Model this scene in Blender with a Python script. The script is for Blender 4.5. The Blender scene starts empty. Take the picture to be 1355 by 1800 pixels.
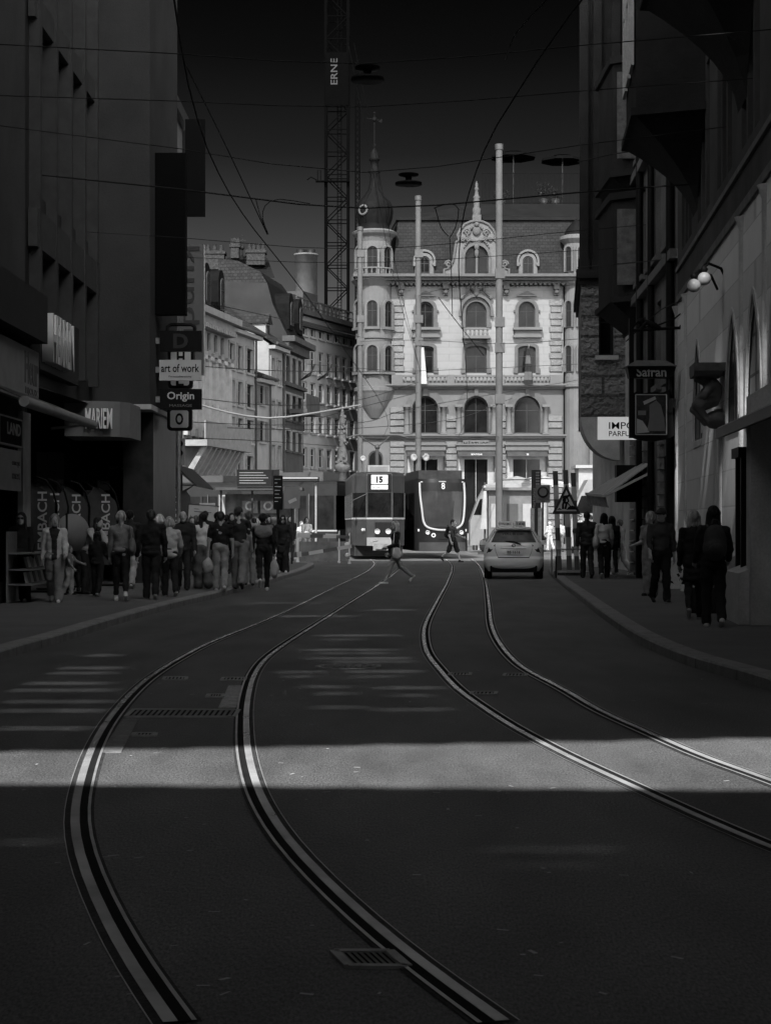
import bpy, math, random
import numpy as np
from mathutils import Vector, Matrix
R = math.radians
rnd = random.Random(7)
SC = bpy.context.scene
COL = SC.collection
F, CX, HY, EYE = 3200.0, 677.5, 922.0, 1.55     # focal length in photo pixels, principal column, horizon row, eye height

def P(px, py, d):
    return Vector(((px - CX) * d / F, d, EYE - (py - HY) * d / F))
def G(px, py, z=0.0):
    d = (EYE - z) * F / (py - HY)
    return Vector(((px - CX) * d / F, d, z))
def XX(px, d): return (px - CX) * d / F
def ZZ(py, d): return EYE - (py - HY) * d / F

# ------------------------------------------------------------------ materials
MATS = {}
def mat(name, v, rough=0.7, var=0.15, scale=3.0, bump=0.0, bscale=40.0, metal=0.0, spec=None, stretch=None, emit=None, fine=0.0, coat=0.0):
    if name in MATS: return MATS[name]
    m = bpy.data.materials.new(name); m.use_nodes = True
    nt = m.node_tree; b = nt.nodes['Principled BSDF']
    b.inputs['Roughness'].default_value = rough
    b.inputs['Metallic'].default_value = metal
    b.inputs['Specular IOR Level'].default_value = spec if spec is not None else (0.5 if rough < 0.3 or metal else 0.08 if v < 0.07 else 0.25)
    if coat: b.inputs['Coat Weight'].default_value = coat; b.inputs['Coat Roughness'].default_value = 0.08
    tc = nt.nodes.new('ShaderNodeTexCoord'); src = tc.outputs['Object']
    if stretch:
        mp = nt.nodes.new('ShaderNodeMapping'); mp.inputs['Scale'].default_value = stretch
        nt.links.new(src, mp.inputs['Vector']); src = mp.outputs['Vector']
    nz = nt.nodes.new('ShaderNodeTexNoise'); nz.inputs['Scale'].default_value = scale; nz.inputs['Detail'].default_value = 6
    nz.inputs['Roughness'].default_value = 0.62
    nt.links.new(src, nz.inputs['Vector'])
    mr = nt.nodes.new('ShaderNodeMapRange'); mr.inputs['From Min'].default_value = 0.3; mr.inputs['From Max'].default_value = 0.7
    mr.inputs['To Min'].default_value = v * (1 - var); mr.inputs['To Max'].default_value = v * (1 + var)
    nt.links.new(nz.outputs['Fac'], mr.inputs['Value'])
    out = mr.outputs['Result']
    if fine:
        n2 = nt.nodes.new('ShaderNodeTexNoise'); n2.inputs['Scale'].default_value = bscale * 1.5; n2.inputs['Detail'].default_value = 3
        nt.links.new(src, n2.inputs['Vector'])
        m2 = nt.nodes.new('ShaderNodeMapRange'); m2.inputs['From Min'].default_value = 0.3; m2.inputs['From Max'].default_value = 0.7
        m2.inputs['To Min'].default_value = 1 - fine; m2.inputs['To Max'].default_value = 1 + fine
        nt.links.new(n2.outputs['Fac'], m2.inputs['Value'])
        mm = nt.nodes.new('ShaderNodeMath'); mm.operation = 'MULTIPLY'
        nt.links.new(out, mm.inputs[0]); nt.links.new(m2.outputs['Result'], mm.inputs[1]); out = mm.outputs[0]
    cc = nt.nodes.new('ShaderNodeCombineColor')
    for k in range(3): nt.links.new(out, cc.inputs[k])
    nt.links.new(cc.outputs['Color'], b.inputs['Base Color'])
    if bump:
        n3 = nt.nodes.new('ShaderNodeTexNoise'); n3.inputs['Scale'].default_value = bscale; n3.inputs['Detail'].default_value = 5
        nt.links.new(src, n3.inputs['Vector'])
        bp = nt.nodes.new('ShaderNodeBump'); bp.inputs['Strength'].default_value = bump; bp.inputs['Distance'].default_value = 0.05
        nt.links.new(n3.outputs['Fac'], bp.inputs['Height']); nt.links.new(bp.outputs['Normal'], b.inputs['Normal'])
    if emit:
        b.inputs['Emission Color'].default_value = (emit, emit, emit, 1); b.inputs['Emission Strength'].default_value = 1
    MATS[name] = m; m.diffuse_color = (v, v, v, 1)
    return m

def brick_mat(name, v, mortar, bw, bh, msize=0.02, rough=0.8, bump=0.5, var=0.25, axis='XZ', noise_bump=0.0):
    if name in MATS: return MATS[name]
    m = mat(name, v, rough); nt = m.node_tree; b = nt.nodes['Principled BSDF']
    tc = nt.nodes.new('ShaderNodeTexCoord'); sp = nt.nodes.new('ShaderNodeSeparateXYZ'); cb = nt.nodes.new('ShaderNodeCombineXYZ')
    nt.links.new(tc.outputs['Object'], sp.inputs[0])
    if axis == 'XZ': nt.links.new(sp.outputs['X'], cb.inputs['X'])
    elif axis == 'YZ': nt.links.new(sp.outputs['Y'], cb.inputs['X'])
    nt.links.new(sp.outputs['Z' if axis != 'XY' else 'Y'], cb.inputs['Y'])
    if axis == 'XY': nt.links.new(sp.outputs['X'], cb.inputs['X'])
    br = nt.nodes.new('ShaderNodeTexBrick'); nt.links.new(cb.outputs[0], br.inputs['Vector'])
    br.inputs['Scale'].default_value = 1; br.inputs['Brick Width'].default_value = bw; br.inputs['Row Height'].default_value = bh
    br.inputs['Mortar Size'].default_value = msize; br.inputs['Mortar Smooth'].default_value = 0.2
    a, c = v * (1 - var), v * (1 + var)
    br.inputs['Color1'].default_value = (a, a, a, 1); br.inputs['Color2'].default_value = (c, c, c, 1)
    br.inputs['Mortar'].default_value = (mortar, mortar, mortar, 1)
    old = b.inputs['Base Color'].links[0].from_socket
    mx = nt.nodes.new('ShaderNodeMix'); mx.data_type = 'RGBA'; mx.inputs['Factor'].default_value = 0.35
    nt.links.new(br.outputs['Color'], mx.inputs[6]); nt.links.new(old, mx.inputs[7]); nt.links.new(mx.outputs[2], b.inputs['Base Color'])
    bp = nt.nodes.new('ShaderNodeBump'); bp.inputs['Strength'].default_value = bump; bp.inputs['Distance'].default_value = 0.04; bp.invert = True
    nt.links.new(br.outputs['Fac'], bp.inputs['Height'])
    if noise_bump:
        n3 = nt.nodes.new('ShaderNodeTexNoise'); n3.inputs['Scale'].default_value = 7; n3.inputs['Detail'].default_value = 6
        nt.links.new(tc.outputs['Object'], n3.inputs['Vector'])
        b2 = nt.nodes.new('ShaderNodeBump'); b2.inputs['Strength'].default_value = 1.0; b2.inputs['Distance'].default_value = noise_bump
        nt.links.new(n3.outputs['Fac'], b2.inputs['Height']); nt.links.new(bp.outputs['Normal'], b2.inputs['Normal'])
        nt.links.new(b2.outputs['Normal'], b.inputs['Normal'])
    else: nt.links.new(bp.outputs['Normal'], b.inputs['Normal'])
    return m

GLASS = mat('window_glass', 0.005, 0.08, 0.7, 0.6, spec=0.07)
BLACK = mat('black_paint', 0.007, 0.55, 0.2, spec=0.1)
DARK = mat('dark_metal', 0.03, 0.5, 0.2, spec=0.25)
STEEL = mat('grey_steel', 0.28, 0.45, 0.2, 8, metal=0.6)
WHITE = mat('white_paint', 0.4, 0.5, 0.06)
PALE = mat('pale_grey_paint', 0.4, 0.6, 0.1)
MIDG = mat('mid_grey_paint', 0.16, 0.6, 0.12)

# ------------------------------------------------------------------ mesh building
class MB:
    def __init__(s): s.v, s.f, s.m, s.s = [], [], [], []
    def add(s, vs, fs, m=0, smooth=False):
        o = len(s.v); s.v += [tuple(v) for v in vs]
        for f in fs: s.f.append(tuple(i + o for i in f)); s.m.append(m); s.s.append(smooth)
        return s
    def quad(s, a, b, c, d, m=0): return s.add([a, b, c, d], [(0, 1, 2, 3)], m)
    def box(s, x0, x1, y0, y1, z0, z1, m=0):
        v = [(x, y, z) for z in (z0, z1) for y in (y0, y1) for x in (x0, x1)]
        return s.add(v, [(0, 2, 3, 1), (4, 5, 7, 6), (0, 1, 5, 4), (2, 6, 7, 3), (0, 4, 6, 2), (1, 3, 7, 5)], m)
    def bx(s, c, size, M=None, m=0):
        x, y, z = (k / 2 for k in size); M = M or Matrix.Identity(3); c = Vector(c)
        v = [c + M @ Vector((a * x, b * y, d * z)) for d in (-1, 1) for b in (-1, 1) for a in (-1, 1)]
        return s.add(v, [(0, 2, 3, 1), (4, 5, 7, 6), (0, 1, 5, 4), (2, 6, 7, 3), (0, 4, 6, 2), (1, 3, 7, 5)], m)
    def bar(s, a, b, w, h=None, m=0, up=(0, 0, 1)):
        a, b = Vector(a), Vector(b); t = (b - a); L = t.length; t.normalize(); up = Vector(up)
        if abs(t.dot(up)) > 0.98: up = Vector((0, 1, 0))
        sd = t.cross(up).normalized(); u2 = sd.cross(t)
        return s.bx((a + b) / 2, (L, w, h or w), Matrix((t, sd, u2)).transposed(), m)
    def prism(s, pts, ext, m=0):
        """closed polygon (list of 3-vectors) extruded by ext"""
        n = len(pts); ext = Vector(ext); p = [Vector(q) for q in pts]
        fs = [tuple(range(n))[::-1], tuple(range(n, 2 * n))] + [(i, (i + 1) % n, n + (i + 1) % n, n + i) for i in range(n)]
        return s.add(p + [q + ext for q in p], fs, m)
    def tube(s, pts, r, n=8, m=0, caps=True, smooth=True):
        pts = [Vector(p) for p in pts]; k = len(pts); rs = r if isinstance(r, (list, tuple)) else [r] * k
        vs = []; ref = None
        for i, p in enumerate(pts):
            t = (pts[min(i + 1, k - 1)] - pts[max(i - 1, 0)])
            if t.length < 1e-9: t = Vector((0, 0, 1))
            t.normalize()
            if ref is None: ref = Vector((0, 0, 1)) if abs(t.z) < 0.9 else Vector((1, 0, 0))
            a = t.cross(ref).normalized(); b = a.cross(t); ref = b
            for j in range(n):
                q = 2 * math.pi * j / n; vs.append(p + (a * math.cos(q) + b * math.sin(q)) * rs[i])
        fs = [(i * n + j, i * n + (j + 1) % n, (i + 1) * n + (j + 1) % n, (i + 1) * n + j) for i in range(k - 1) for j in range(n)]
        s.add(vs, fs, m, smooth)
        if caps:
            s.add(vs[:n], [tuple(range(n))], m); s.add(vs[-n:], [tuple(range(n))[::-1]], m)
        return s
    def lathe(s, prof, c=(0, 0, 0), n=16, m=0, smooth=True, sx=1.0, sy=1.0, a0=0.0):
        c = Vector(c); k = len(prof); vs = []
        for r, z in prof:
            for j in range(n):
                q = a0 + 2 * math.pi * j / n; vs.append(c + Vector((r * math.cos(q) * sx, r * math.sin(q) * sy, z)))
        fs = [(i * n + j, i * n + (j + 1) % n, (i + 1) * n + (j + 1) % n, (i + 1) * n + j) for i in range(k - 1) for j in range(n)]
        return s.add(vs, fs, m, smooth)
    def ball(s, c, r, m=0, n=14, sc=(1, 1, 1)):
        h = n // 2 + 1
        prof = [(max(1e-4, math.sin(math.pi * i / h)) * r, -math.cos(math.pi * i / h) * r * sc[2]) for i in range(h + 1)]
        return s.lathe(prof, c, n, m, True, sc[0], sc[1])
    def build(s, name, mats, parent=None, M=None):
        me = bpy.data.meshes.new(name)
        v = s.v if M is None else [tuple(M @ Vector(q)) for q in s.v]
        me.from_pydata(v, [], s.f)
        if not isinstance(mats, (list, tuple)): mats = [mats]
        for k in mats: me.materials.append(k)
        me.polygons.foreach_set('material_index', s.m); me.polygons.foreach_set('use_smooth', s.s)
        me.update()
        return link(name, me, parent)
def link(name, data, parent=None, loc=None, rz=None):
    o = bpy.data.objects.new(name, data); COL.objects.link(o)
    if parent is not None: o.parent = parent
    if loc is not None: o.location = loc
    if rz is not None: o.rotation_euler = (0, 0, rz)
    return o
def tag(o, label=None, cat=None, group=None, kind=None):
    if label: o['label'] = label
    if cat: o['category'] = cat
    if group: o['group'] = group
    if kind: o['kind'] = kind
    return o
def thing(name, label, cat, loc=(0, 0, 0), rz=0.0, group=None):
    return tag(link(name, None, None, loc, rz), label, cat, group)
def kids(o): return [c for c in bpy.data.objects if c.parent == o]
def copy_tree(o, parent=None):
    ch = kids(o)
    c = o.copy(); COL.objects.link(c)
    if parent is not None: c.parent = parent
    for k in ch: copy_tree(k, c)
    return c
TXT = {}
def text_mesh(body, size=1.0, bold=0.0, ext=0.01, sx=1.0, shear=0.0, spacing=1.0):
    cu = bpy.data.curves.new('lettering', 'FONT'); cu.body = body; cu.size = size; cu.extrude = ext; cu.offset = bold * 0.35
    cu.align_x = 'CENTER'; cu.align_y = 'CENTER'; cu.shear = shear; cu.space_character = spacing; cu.resolution_u = 3
    o = bpy.data.objects.new('lettering', cu); COL.objects.link(o)
    bpy.context.view_layer.update()
    me = bpy.data.meshes.new_from_object(o.evaluated_get(bpy.context.evaluated_depsgraph_get()))
    bpy.data.objects.remove(o); bpy.data.curves.remove(cu)
    return me
def text(body, size, m, parent, M, bold=0.0, ext=0.006, width=None, name='lettering', shear=0.0, spacing=1.0, height=None):
    """lettering in the local XY plane, placed with matrix M (its +Z is the outward normal); width/height fit the letters to a box"""
    me = text_mesh(body, size, bold, ext, 1, shear, spacing)
    xs = [v.co.x for v in me.vertices]; ys = [v.co.y for v in me.vertices]
    w, h = max(xs) - min(xs), max(ys) - min(ys); cx, cy = (max(xs) + min(xs)) / 2, (max(ys) + min(ys)) / 2
    fx = width / w if width else 1; fy = height / h if height else (1 if not width else min(1.0, fx) if not height else 1)
    for v in me.vertices: v.co = M @ Vector(((v.co.x - cx) * fx, (v.co.y - cy) * fy, v.co.z))
    me.materials.clear(); me.materials.append(m); me.update()
    return link(name, me, parent)
def face_M(c, normal=(0, -1, 0), up=(0, 0, 1)):
    n = Vector(normal).normalized(); u = Vector(up); r = u.cross(n).normalized(); u = n.cross(r)
    M = Matrix((r, u, n)).transposed().to_4x4(); M.translation = Vector(c); return M
def catmull(pts, step):
    p = [Vector(q) for q in pts]; p = [p[0] * 2 - p[1]] + p + [p[-1] * 2 - p[-2]]
    out = []
    for i in range(1, len(p) - 2):
        a, b, c, d = p[i - 1:i + 3]; n = max(2, int((c - b).length / step))
        for k in range(n):
            t = k / n
            out.append(0.5 * ((2 * b) + (c - a) * t + (2 * a - 5 * b + 4 * c - d) * t * t + (3 * b - a - 3 * c + d) * t ** 3))
    out.append(p[-2]); return out
def smooth_line(p, it=2):
    for _ in range(it): p = [p[0]] + [(p[i - 1] + p[i] * 2 + p[i + 1]) / 4 for i in range(1, len(p) - 1)] + [p[-1]]
    return p
def normals2d(p):
    out = []
    for i in range(len(p)):
        t = p[min(i + 1, len(p) - 1)] - p[max(i - 1, 0)]; t.z = 0; t.normalize(); out.append(Vector((t.y, -t.x, 0)))   # to the right
    return out

# ------------------------------------------------------------------ walls with openings
class Wall:
    """vertical wall in a frame: origin o (bottom left seen from outside), u along the wall, n outward"""
    def __init__(s, o, u, n=None):
        s.o = Vector(o); s.u = Vector((u[0], u[1], 0)).normalized(); s.n = Vector((s.u.y, -s.u.x, 0))
        s.Mw = Matrix((s.u, s.n, Vector((0, 0, 1)))).transposed().to_4x4(); s.Mw.translation = s.o
    def p(s, u, z, d=0.0): return s.o + s.u * u + s.n * d + Vector((0, 0, z))
    def M(s): return s.Mw           # local (u, outward, z) to world
    def facing(s, u, z, d=0.0): return face_M(s.p(u, z, d), s.n)
def arch_pts(u0, u1, z0, z1, kind, n=10):
    """top outline of an opening from left spring to right spring"""
    w = (u1 - u0) / 2; c = (u0 + u1) / 2
    if kind == 'round':
        r = min(w, z1 - z0); return [(c - w * math.cos(math.pi * i / n), z1 - r + r * math.sin(math.pi * i / n)) for i in range(n + 1)]
    if kind == 'seg':
        r = w * 0.35; return [(c - w * math.cos(math.pi * i / n), z1 - r + r * math.sin(math.pi * i / n)) for i in range(n + 1)]
    if kind == 'point':
        h = w * 2.1; a = [(u0 + w * t, z1 - h + h * math.sqrt(4 - (2 - t) ** 2) / 1.7321) for t in [(i / n) ** 1.6 for i in range(n + 1)]]
        return a + [(2 * c - x, z) for x, z in a[-2::-1]]
    return [(u0, z1), (u1, z1)]
def outline(op):
    u0, u1, z0, z1, k = op[:5]
    return [(u0, z0)] + arch_pts(u0, u1, z0, z1, k) + [(u1, z0)]
def wall_mesh(W, H, ops, reveal=0.2, m=0, u_start=0.0, z_start=0.0):
    mb = MB()
    us = sorted(set([u_start, W] + [o[0] for o in ops] + [o[1] for o in ops])); zs = sorted(set([z_start, H] + [o[2] for o in ops] + [o[3] for o in ops]))
    for i in range(len(us) - 1):
        for j in range(len(zs) - 1):
            cu, cz = (us[i] + us[i + 1]) / 2, (zs[j] + zs[j + 1]) / 2
            if any(o[0] < cu < o[1] and o[2] < cz < o[3] for o in ops): continue
            mb.quad((us[i], 0, zs[j]), (us[i + 1], 0, zs[j]), (us[i + 1], 0, zs[j + 1]), (us[i], 0, zs[j + 1]), m)
    for o in ops:
        u0, u1, z0, z1, k = o[:5]; pts = outline(o); a = pts[1:-1]
        if k != 'rect':
            half = len(a) // 2
            L = [(u0, 0, z1)] + [(x, 0, z) for x, z in a[:half + 1]]; mb.add(L, [tuple(range(len(L)))], m)
            Rr = [(u1, 0, z1)] + [(x, 0, z) for x, z in a[half:]][::-1]; mb.add(Rr, [tuple(range(len(Rr)))[::-1]], m)
        n = len(pts)
        vs = [(x, 0, z) for x, z in pts] + [(x, -reveal, z) for x, z in pts]
        mb.add(vs, [(i, (i + 1) % n, n + (i + 1) % n, n + i) for i in range(n)], m)
    return mb
WIN = {}
def window(wall, op, parent, frame_m, glass_m=None, reveal=0.2, bars=(1, 2), fw=0.07, name='window', sill=None, sill_m=None, depth=0.06, sash=0.045):
    """frame and bars in one mesh, glass as sub-part, optional sill as sub-part; meshes are shared between equal windows"""
    u0, u1, z0, z1, k = op[:5]; w, h = u1 - u0, z1 - z0; key = (round(w, 3), round(h, 3), k, bars, fw, frame_m.name, (glass_m or GLASS).name, sill)
    if key not in WIN:
        a = MB(); pts = outline((0, w, 0, h, k)); c = (w / 2, h / 2)
        inn = [(min(max(x + (fw if x < c[0] - 1e-6 else -fw if x > c[0] + 1e-6 else 0), fw), w - fw), (z + fw if z < c[1] else z - fw)) for x, z in pts]
        n = len(pts)
        for i in range(n):
            j = (i + 1) % n
            q = [pts[i], pts[j], inn[j], inn[i]]
            a.prism([(x, 0, z) for x, z in q], (0, depth, 0))
        nb, nr = bars
        for i in range(1, nb + 1):
            x = w * i / (nb + 1); zt = max([z for (q, z) in [(x, hh) for hh in [h]]])
            if k in ('round', 'seg', 'point'):
                ar = arch_pts(0, w, 0, h, k); zt = [ar[q][1] + (ar[q + 1][1] - ar[q][1]) * (x - ar[q][0]) / max(1e-6, ar[q + 1][0] - ar[q][0]) for q in range(len(ar) - 1) if ar[q][0] <= x + 1e-6 <= ar[q + 1][0] + 2e-6][0] if any(ar[q][0] <= x + 1e-6 <= ar[q + 1][0] + 2e-6 for q in range(len(ar) - 1)) else h
            a.box(x - sash / 2, x + sash / 2, 0.004, depth - 0.006, fw, zt - fw)
        for i in range(1, nr + 1):
            z = h * i / (nr + 1) if nr > 1 else h * 0.62
            a.box(fw, w - fw, 0.006, depth - 0.009, z - sash / 2, z + sash / 2)
        fo = a.build(name, frame_m); fme = fo.data; bpy.data.objects.remove(fo)
        g = MB(); g.add([(x, 0.015, z) for x, z in inn], [tuple(range(n))]); go = g.build('pane', glass_m or GLASS); gme = go.data; bpy.data.objects.remove(go)
        sme = None
        if sill:
            sb = MB(); sb.box(-sill, w + sill, 0, sill * 1.1 + reveal, -0.14, -0.002); so = sb.build('sill', sill_m); sme = so.data; bpy.data.objects.remove(so)
        WIN[key] = (fme, gme, sme)
    fme, gme, sme = WIN[key]
    o = link(name, fme, parent); o.matrix_local = wall.M() @ Matrix.Translation((u0, -reveal + 0.01, z0))
    link('pane', gme, o)
    if sme: link('sill', sme, o)
    return o
# ------------------------------------------------------------------ camera, sun, sky
cam = bpy.data.cameras.new('camera'); co = link('camera', cam)
co.location = (0, 0, EYE); co.rotation_euler = (R(90), 0, 0)
cam.sensor_width = 36; cam.lens = 36 * F / 1800; cam.shift_y = (HY - 900) / 1800; cam.clip_end = 3000; cam.clip_start = 0.1
SC.camera = co
AZ, EL = R(13), R(42)                     # the sun stands behind the camera, a little to its left
SUNF = Vector((-math.sin(AZ) * math.cos(EL), -math.cos(AZ) * math.cos(EL), math.sin(EL)))
sun = bpy.data.lights.new('sun', 'SUN'); so_ = link('sun', sun)
sun.energy = SUN_E = 5.0; sun.angle = R(0.5); sun.color = (1, 1, 1)
so_.rotation_euler = SUNF.to_track_quat('Z', 'Y').to_euler()
w = bpy.data.worlds.new('World'); SC.world = w; w.use_nodes = True
nt = w.node_tree; bg = nt.nodes['Background']
sky = nt.nodes.new('ShaderNodeTexSky'); sky.sky_type = 'NISHITA'; sky.sun_disc = False
sky.sun_elevation = EL; sky.sun_rotation = math.pi - AZ if False else R(180) - AZ; sky.air_density = 1.0; sky.dust_density = 0.4; sky.ozone_density = 2.0
sep = nt.nodes.new('ShaderNodeSeparateColor'); nt.links.new(sky.outputs['Color'], sep.inputs['Color'])
SKYP = nt.nodes.new('ShaderNodeMath'); SKYP.operation = 'POWER'; SKYP.inputs[1].default_value = 1.0
nt.links.new(sep.outputs['Red'], SKYP.inputs[0])          # monochrome film behind a red filter: only the red light of the sky
cmb = nt.nodes.new('ShaderNodeCombineColor')
tcw = nt.nodes.new('ShaderNodeTexCoord'); sxz = nt.nodes.new('ShaderNodeSeparateXYZ'); nt.links.new(tcw.outputs['Generated'], sxz.inputs[0])
rmp = nt.nodes.new('ShaderNodeValToRGB'); nt.links.new(sxz.outputs['Z'], rmp.inputs['Fac'])   # a deep dark band of clear sky above a paler horizon
els = rmp.color_ramp.elements; els[0].position = 0.0; els[0].color = (.2,) * 3 + (1,); els[1].position = 1.0; els[1].color = (.5,) * 3 + (1,)
for ps, vv in ((0.11, .11), (0.15, .068), (0.20, .022), (0.25, .008), (0.29, .004), (0.40, .03), (0.55, .4)):
    e_ = els.new(ps); e_.color = (vv,) * 3 + (1,)
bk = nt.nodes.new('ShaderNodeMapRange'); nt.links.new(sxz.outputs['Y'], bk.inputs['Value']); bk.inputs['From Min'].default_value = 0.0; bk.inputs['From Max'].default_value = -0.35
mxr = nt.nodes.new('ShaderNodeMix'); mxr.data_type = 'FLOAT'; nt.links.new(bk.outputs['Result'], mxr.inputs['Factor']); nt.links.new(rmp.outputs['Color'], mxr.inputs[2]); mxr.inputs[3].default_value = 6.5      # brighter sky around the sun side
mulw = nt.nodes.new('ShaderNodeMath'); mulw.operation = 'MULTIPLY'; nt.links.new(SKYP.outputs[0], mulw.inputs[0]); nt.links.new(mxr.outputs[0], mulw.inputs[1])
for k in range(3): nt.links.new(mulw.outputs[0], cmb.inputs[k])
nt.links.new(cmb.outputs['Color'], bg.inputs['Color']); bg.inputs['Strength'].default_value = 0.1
SC.view_settings.view_transform = 'Standard'; SC.view_settings.look = 'None'; SC.view_settings.gamma = 1; SC.view_settings.exposure = 1.2
SC.cycles.use_denoising = True; SC.cycles.max_bounces = 6; SC.cycles.diffuse_bounces = 3; SC.cycles.glossy_bounces = 3
SC.cycles.sample_clamp_indirect = 4
# ------------------------------------------------------------------ road, tracks, pavements
ASPH = mat('asphalt', 0.08, 0.55, 0.42, 0.8, 0.25, 40, fine=0.6, spec=0.4, stretch=(1.6, .45, 1))
PAVE = mat('pavement_asphalt', 0.105, 0.8, 0.14, 0.9, 0.3, 110, fine=0.3)
KERB = mat('granite_kerb', 0.2, 0.75, 0.25, 4, 0.3, 60, fine=0.25)
RAILM = mat('polished_rail_steel', 0.6, 0.25, 0.35, 1.2, metal=0.45, spec=.6)
LIPM = mat('rail_lip_steel', 0.5, 0.35, 0.3, 3, metal=0.5)
GROOVE = mat('rail_groove_dirt', 0.012, 0.95, 0.3)
JOINT = mat('rail_sealing_strip', 0.04, 0.7, 0.4, 5, fine=0.4)
def sheet(name, pts, z, m, kind='structure', thick=None, label=None):
    mb = MB(); mb.add([(p[0], p[1], z) for p in pts], [tuple(range(len(pts)))]); o = mb.build(name, m); tag(o, label, kind=kind); return o
sheet('ground', [(-900, -300), (900, -300), (900, 1500), (-900, 1500)], -0.012, mat('city_ground', 0.06, 0.9, 0.2, 0.3))
sheet('road', [(-60, -40), (60, -40), (60, 230), (-60, 230)], 0.0, ASPH)

LK = [(-4.9, -12), (-4.5, 2), (-4.25, 10)] + [tuple(G(*q)[:2]) for q in [(0, 1163), (100, 1132), (200, 1100), (300, 1071), (400, 1046), (480, 1024), (535, 1006)]]
e = G(552, 996); LK += [(e.x, e.y), (e.x - 0.3, e.y + 1.6), (e.x - 1.6, e.y + 2.9), (e.x - 4, e.y + 3.6), (e.x - 16, e.y + 4)]
RK = [(5.4, -12), (4.6, 4), (3.9, 11)] + [tuple(G(*q)[:2]) for q in [(1355, 1215), (1275, 1190), (1195, 1165), (1120, 1130), (1060, 1088), (1010, 1048), (985, 1028), (966, 1010)]]
e = G(962, 1005); RK += [(e.x + 0.1, e.y), (e.x + 0.8, e.y + 1.2), (e.x + 3, e.y + 1.8), (e.x + 12, e.y + 2)]
PZ = 0.12
def pavement(line, side, far):
    p = catmull([Vector((x, y, 0)) for x, y in line], 0.5); nn = normals2d(p)
    inner = [q - n * side * 0.24 for q, n in zip(p, nn)]                  # side=+1: pavement to the left of the line
    mb = MB()
    poly = [(q.x, q.y, PZ - 0.004) for q in inner] + [(x, y, PZ - 0.004) for x, y in far]
    mb.add(poly, [tuple(range(len(poly)))[::side]]); o = mb.build('pavement', PAVE); tag(o, kind='structure')
    kb = MB(); acc = 0; vs = []
    for i in range(len(p) - 1):
        a, b, c, d = p[i], p[i + 1], inner[i + 1], inner[i]
        h = Vector((0, 0, PZ + 0.002)); L = (b - a).length
        nb = 0.022 if int(i / 2) % 1 == 0 else 0
        ca, cb = a - nn[i] * side * nb, b - nn[i + 1] * side * nb        # chamfered edge
        kb.quad(a, b, b + h * 0.82, a + h * 0.82); kb.quad(a + h * 0.82, b + h * 0.82, cb + h, ca + h); kb.quad(ca + h, cb + h, c + h, d + h)
        acc += L
        if acc > 1.15:
            acc = 0; t = (b - a).normalized() * 0.006; e = Vector((0, 0, 0.0015)); of = nn[i] * side * 0.0015
            kb.quad(b - t + h + e - nn[i] * side * nb, b + t + h + e - nn[i] * side * nb, c + t + h + e, c - t + h + e, 1)
            kb.quad(b - t + of, b + t + of, b + t + h * 0.82 + of, b - t + h * 0.82 + of, 1)
    o = kb.build('kerb', [KERB, GROOVE]); tag(o, kind='structure')
pavement(LK, 1, [(-30, LK[-1][1]), (-30, -12)])
pavement(RK, -1, [(30, RK[-1][1]), (30, -12)])

RP = {
 ('L', 'l'): [(314, 1800), (241.7, 1700), (202, 1627), (157.6, 1538.6), (140, 1470), (138.4, 1424.7), (147, 1383), (156, 1351), (166, 1321), (188.6, 1277), (210.7, 1247.6), (237, 1218), (271, 1188.6), (318, 1159), (374.5, 1129.5), (459, 1095.5), (520.5, 1068), (585.7, 1035), (637, 1010), (655, 997.6), (659, 990), (652, 983.5)],
 ('L', 'r'): [(870, 1800), (828, 1769), (725, 1695), (636, 1621), (559, 1547.6), (494, 1478), (456, 1412), (443, 1383), (429, 1321), (427.5, 1280), (428, 1247.6), (434, 1215), (442.4, 1188.6), (461.5, 1160.8), (494, 1135.7), (533, 1110.6), (573, 1085.5), (613, 1060), (653, 1035), (690, 1010), (703, 997), (704, 989), (697, 983)],
 ('R', 'l'): [(1460, 1530), (1346.6, 1486), (1229, 1435), (1121.6, 1385), (1017.5, 1338), (950, 1302.8), (903, 1277.6), (855, 1245.7), (808.5, 1212.5), (777.5, 1179), (753, 1146), (747.6, 1112.8), (753, 1090.7), (764, 1068.6), (776, 1046), (787.5, 1024), (795.3, 1002), (793, 991), (784, 983)],
 ('R', 'r'): [(1460, 1418), (1355, 1375), (1236, 1334.7), (1162, 1301), (1049, 1250.7), (990, 1214.7), (921.4, 1179), (895, 1157), (877, 1135), (865, 1112.8), (859.4, 1090.7), (857.6, 1068.6), (855, 1046), (852, 1024), (845, 1002), (837, 990), (828, 983)],
}
def strip(mb, p, nn, a, b, z, m):
    for i in range(len(p) - 1):
        mb.quad(p[i] + nn[i] * a + Vector((0, 0, z)), p[i + 1] + nn[i + 1] * a + Vector((0, 0, z)), p[i + 1] + nn[i + 1] * b + Vector((0, 0, z)), p[i] + nn[i] * b + Vector((0, 0, z)), m)
TRACK = {}
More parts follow.
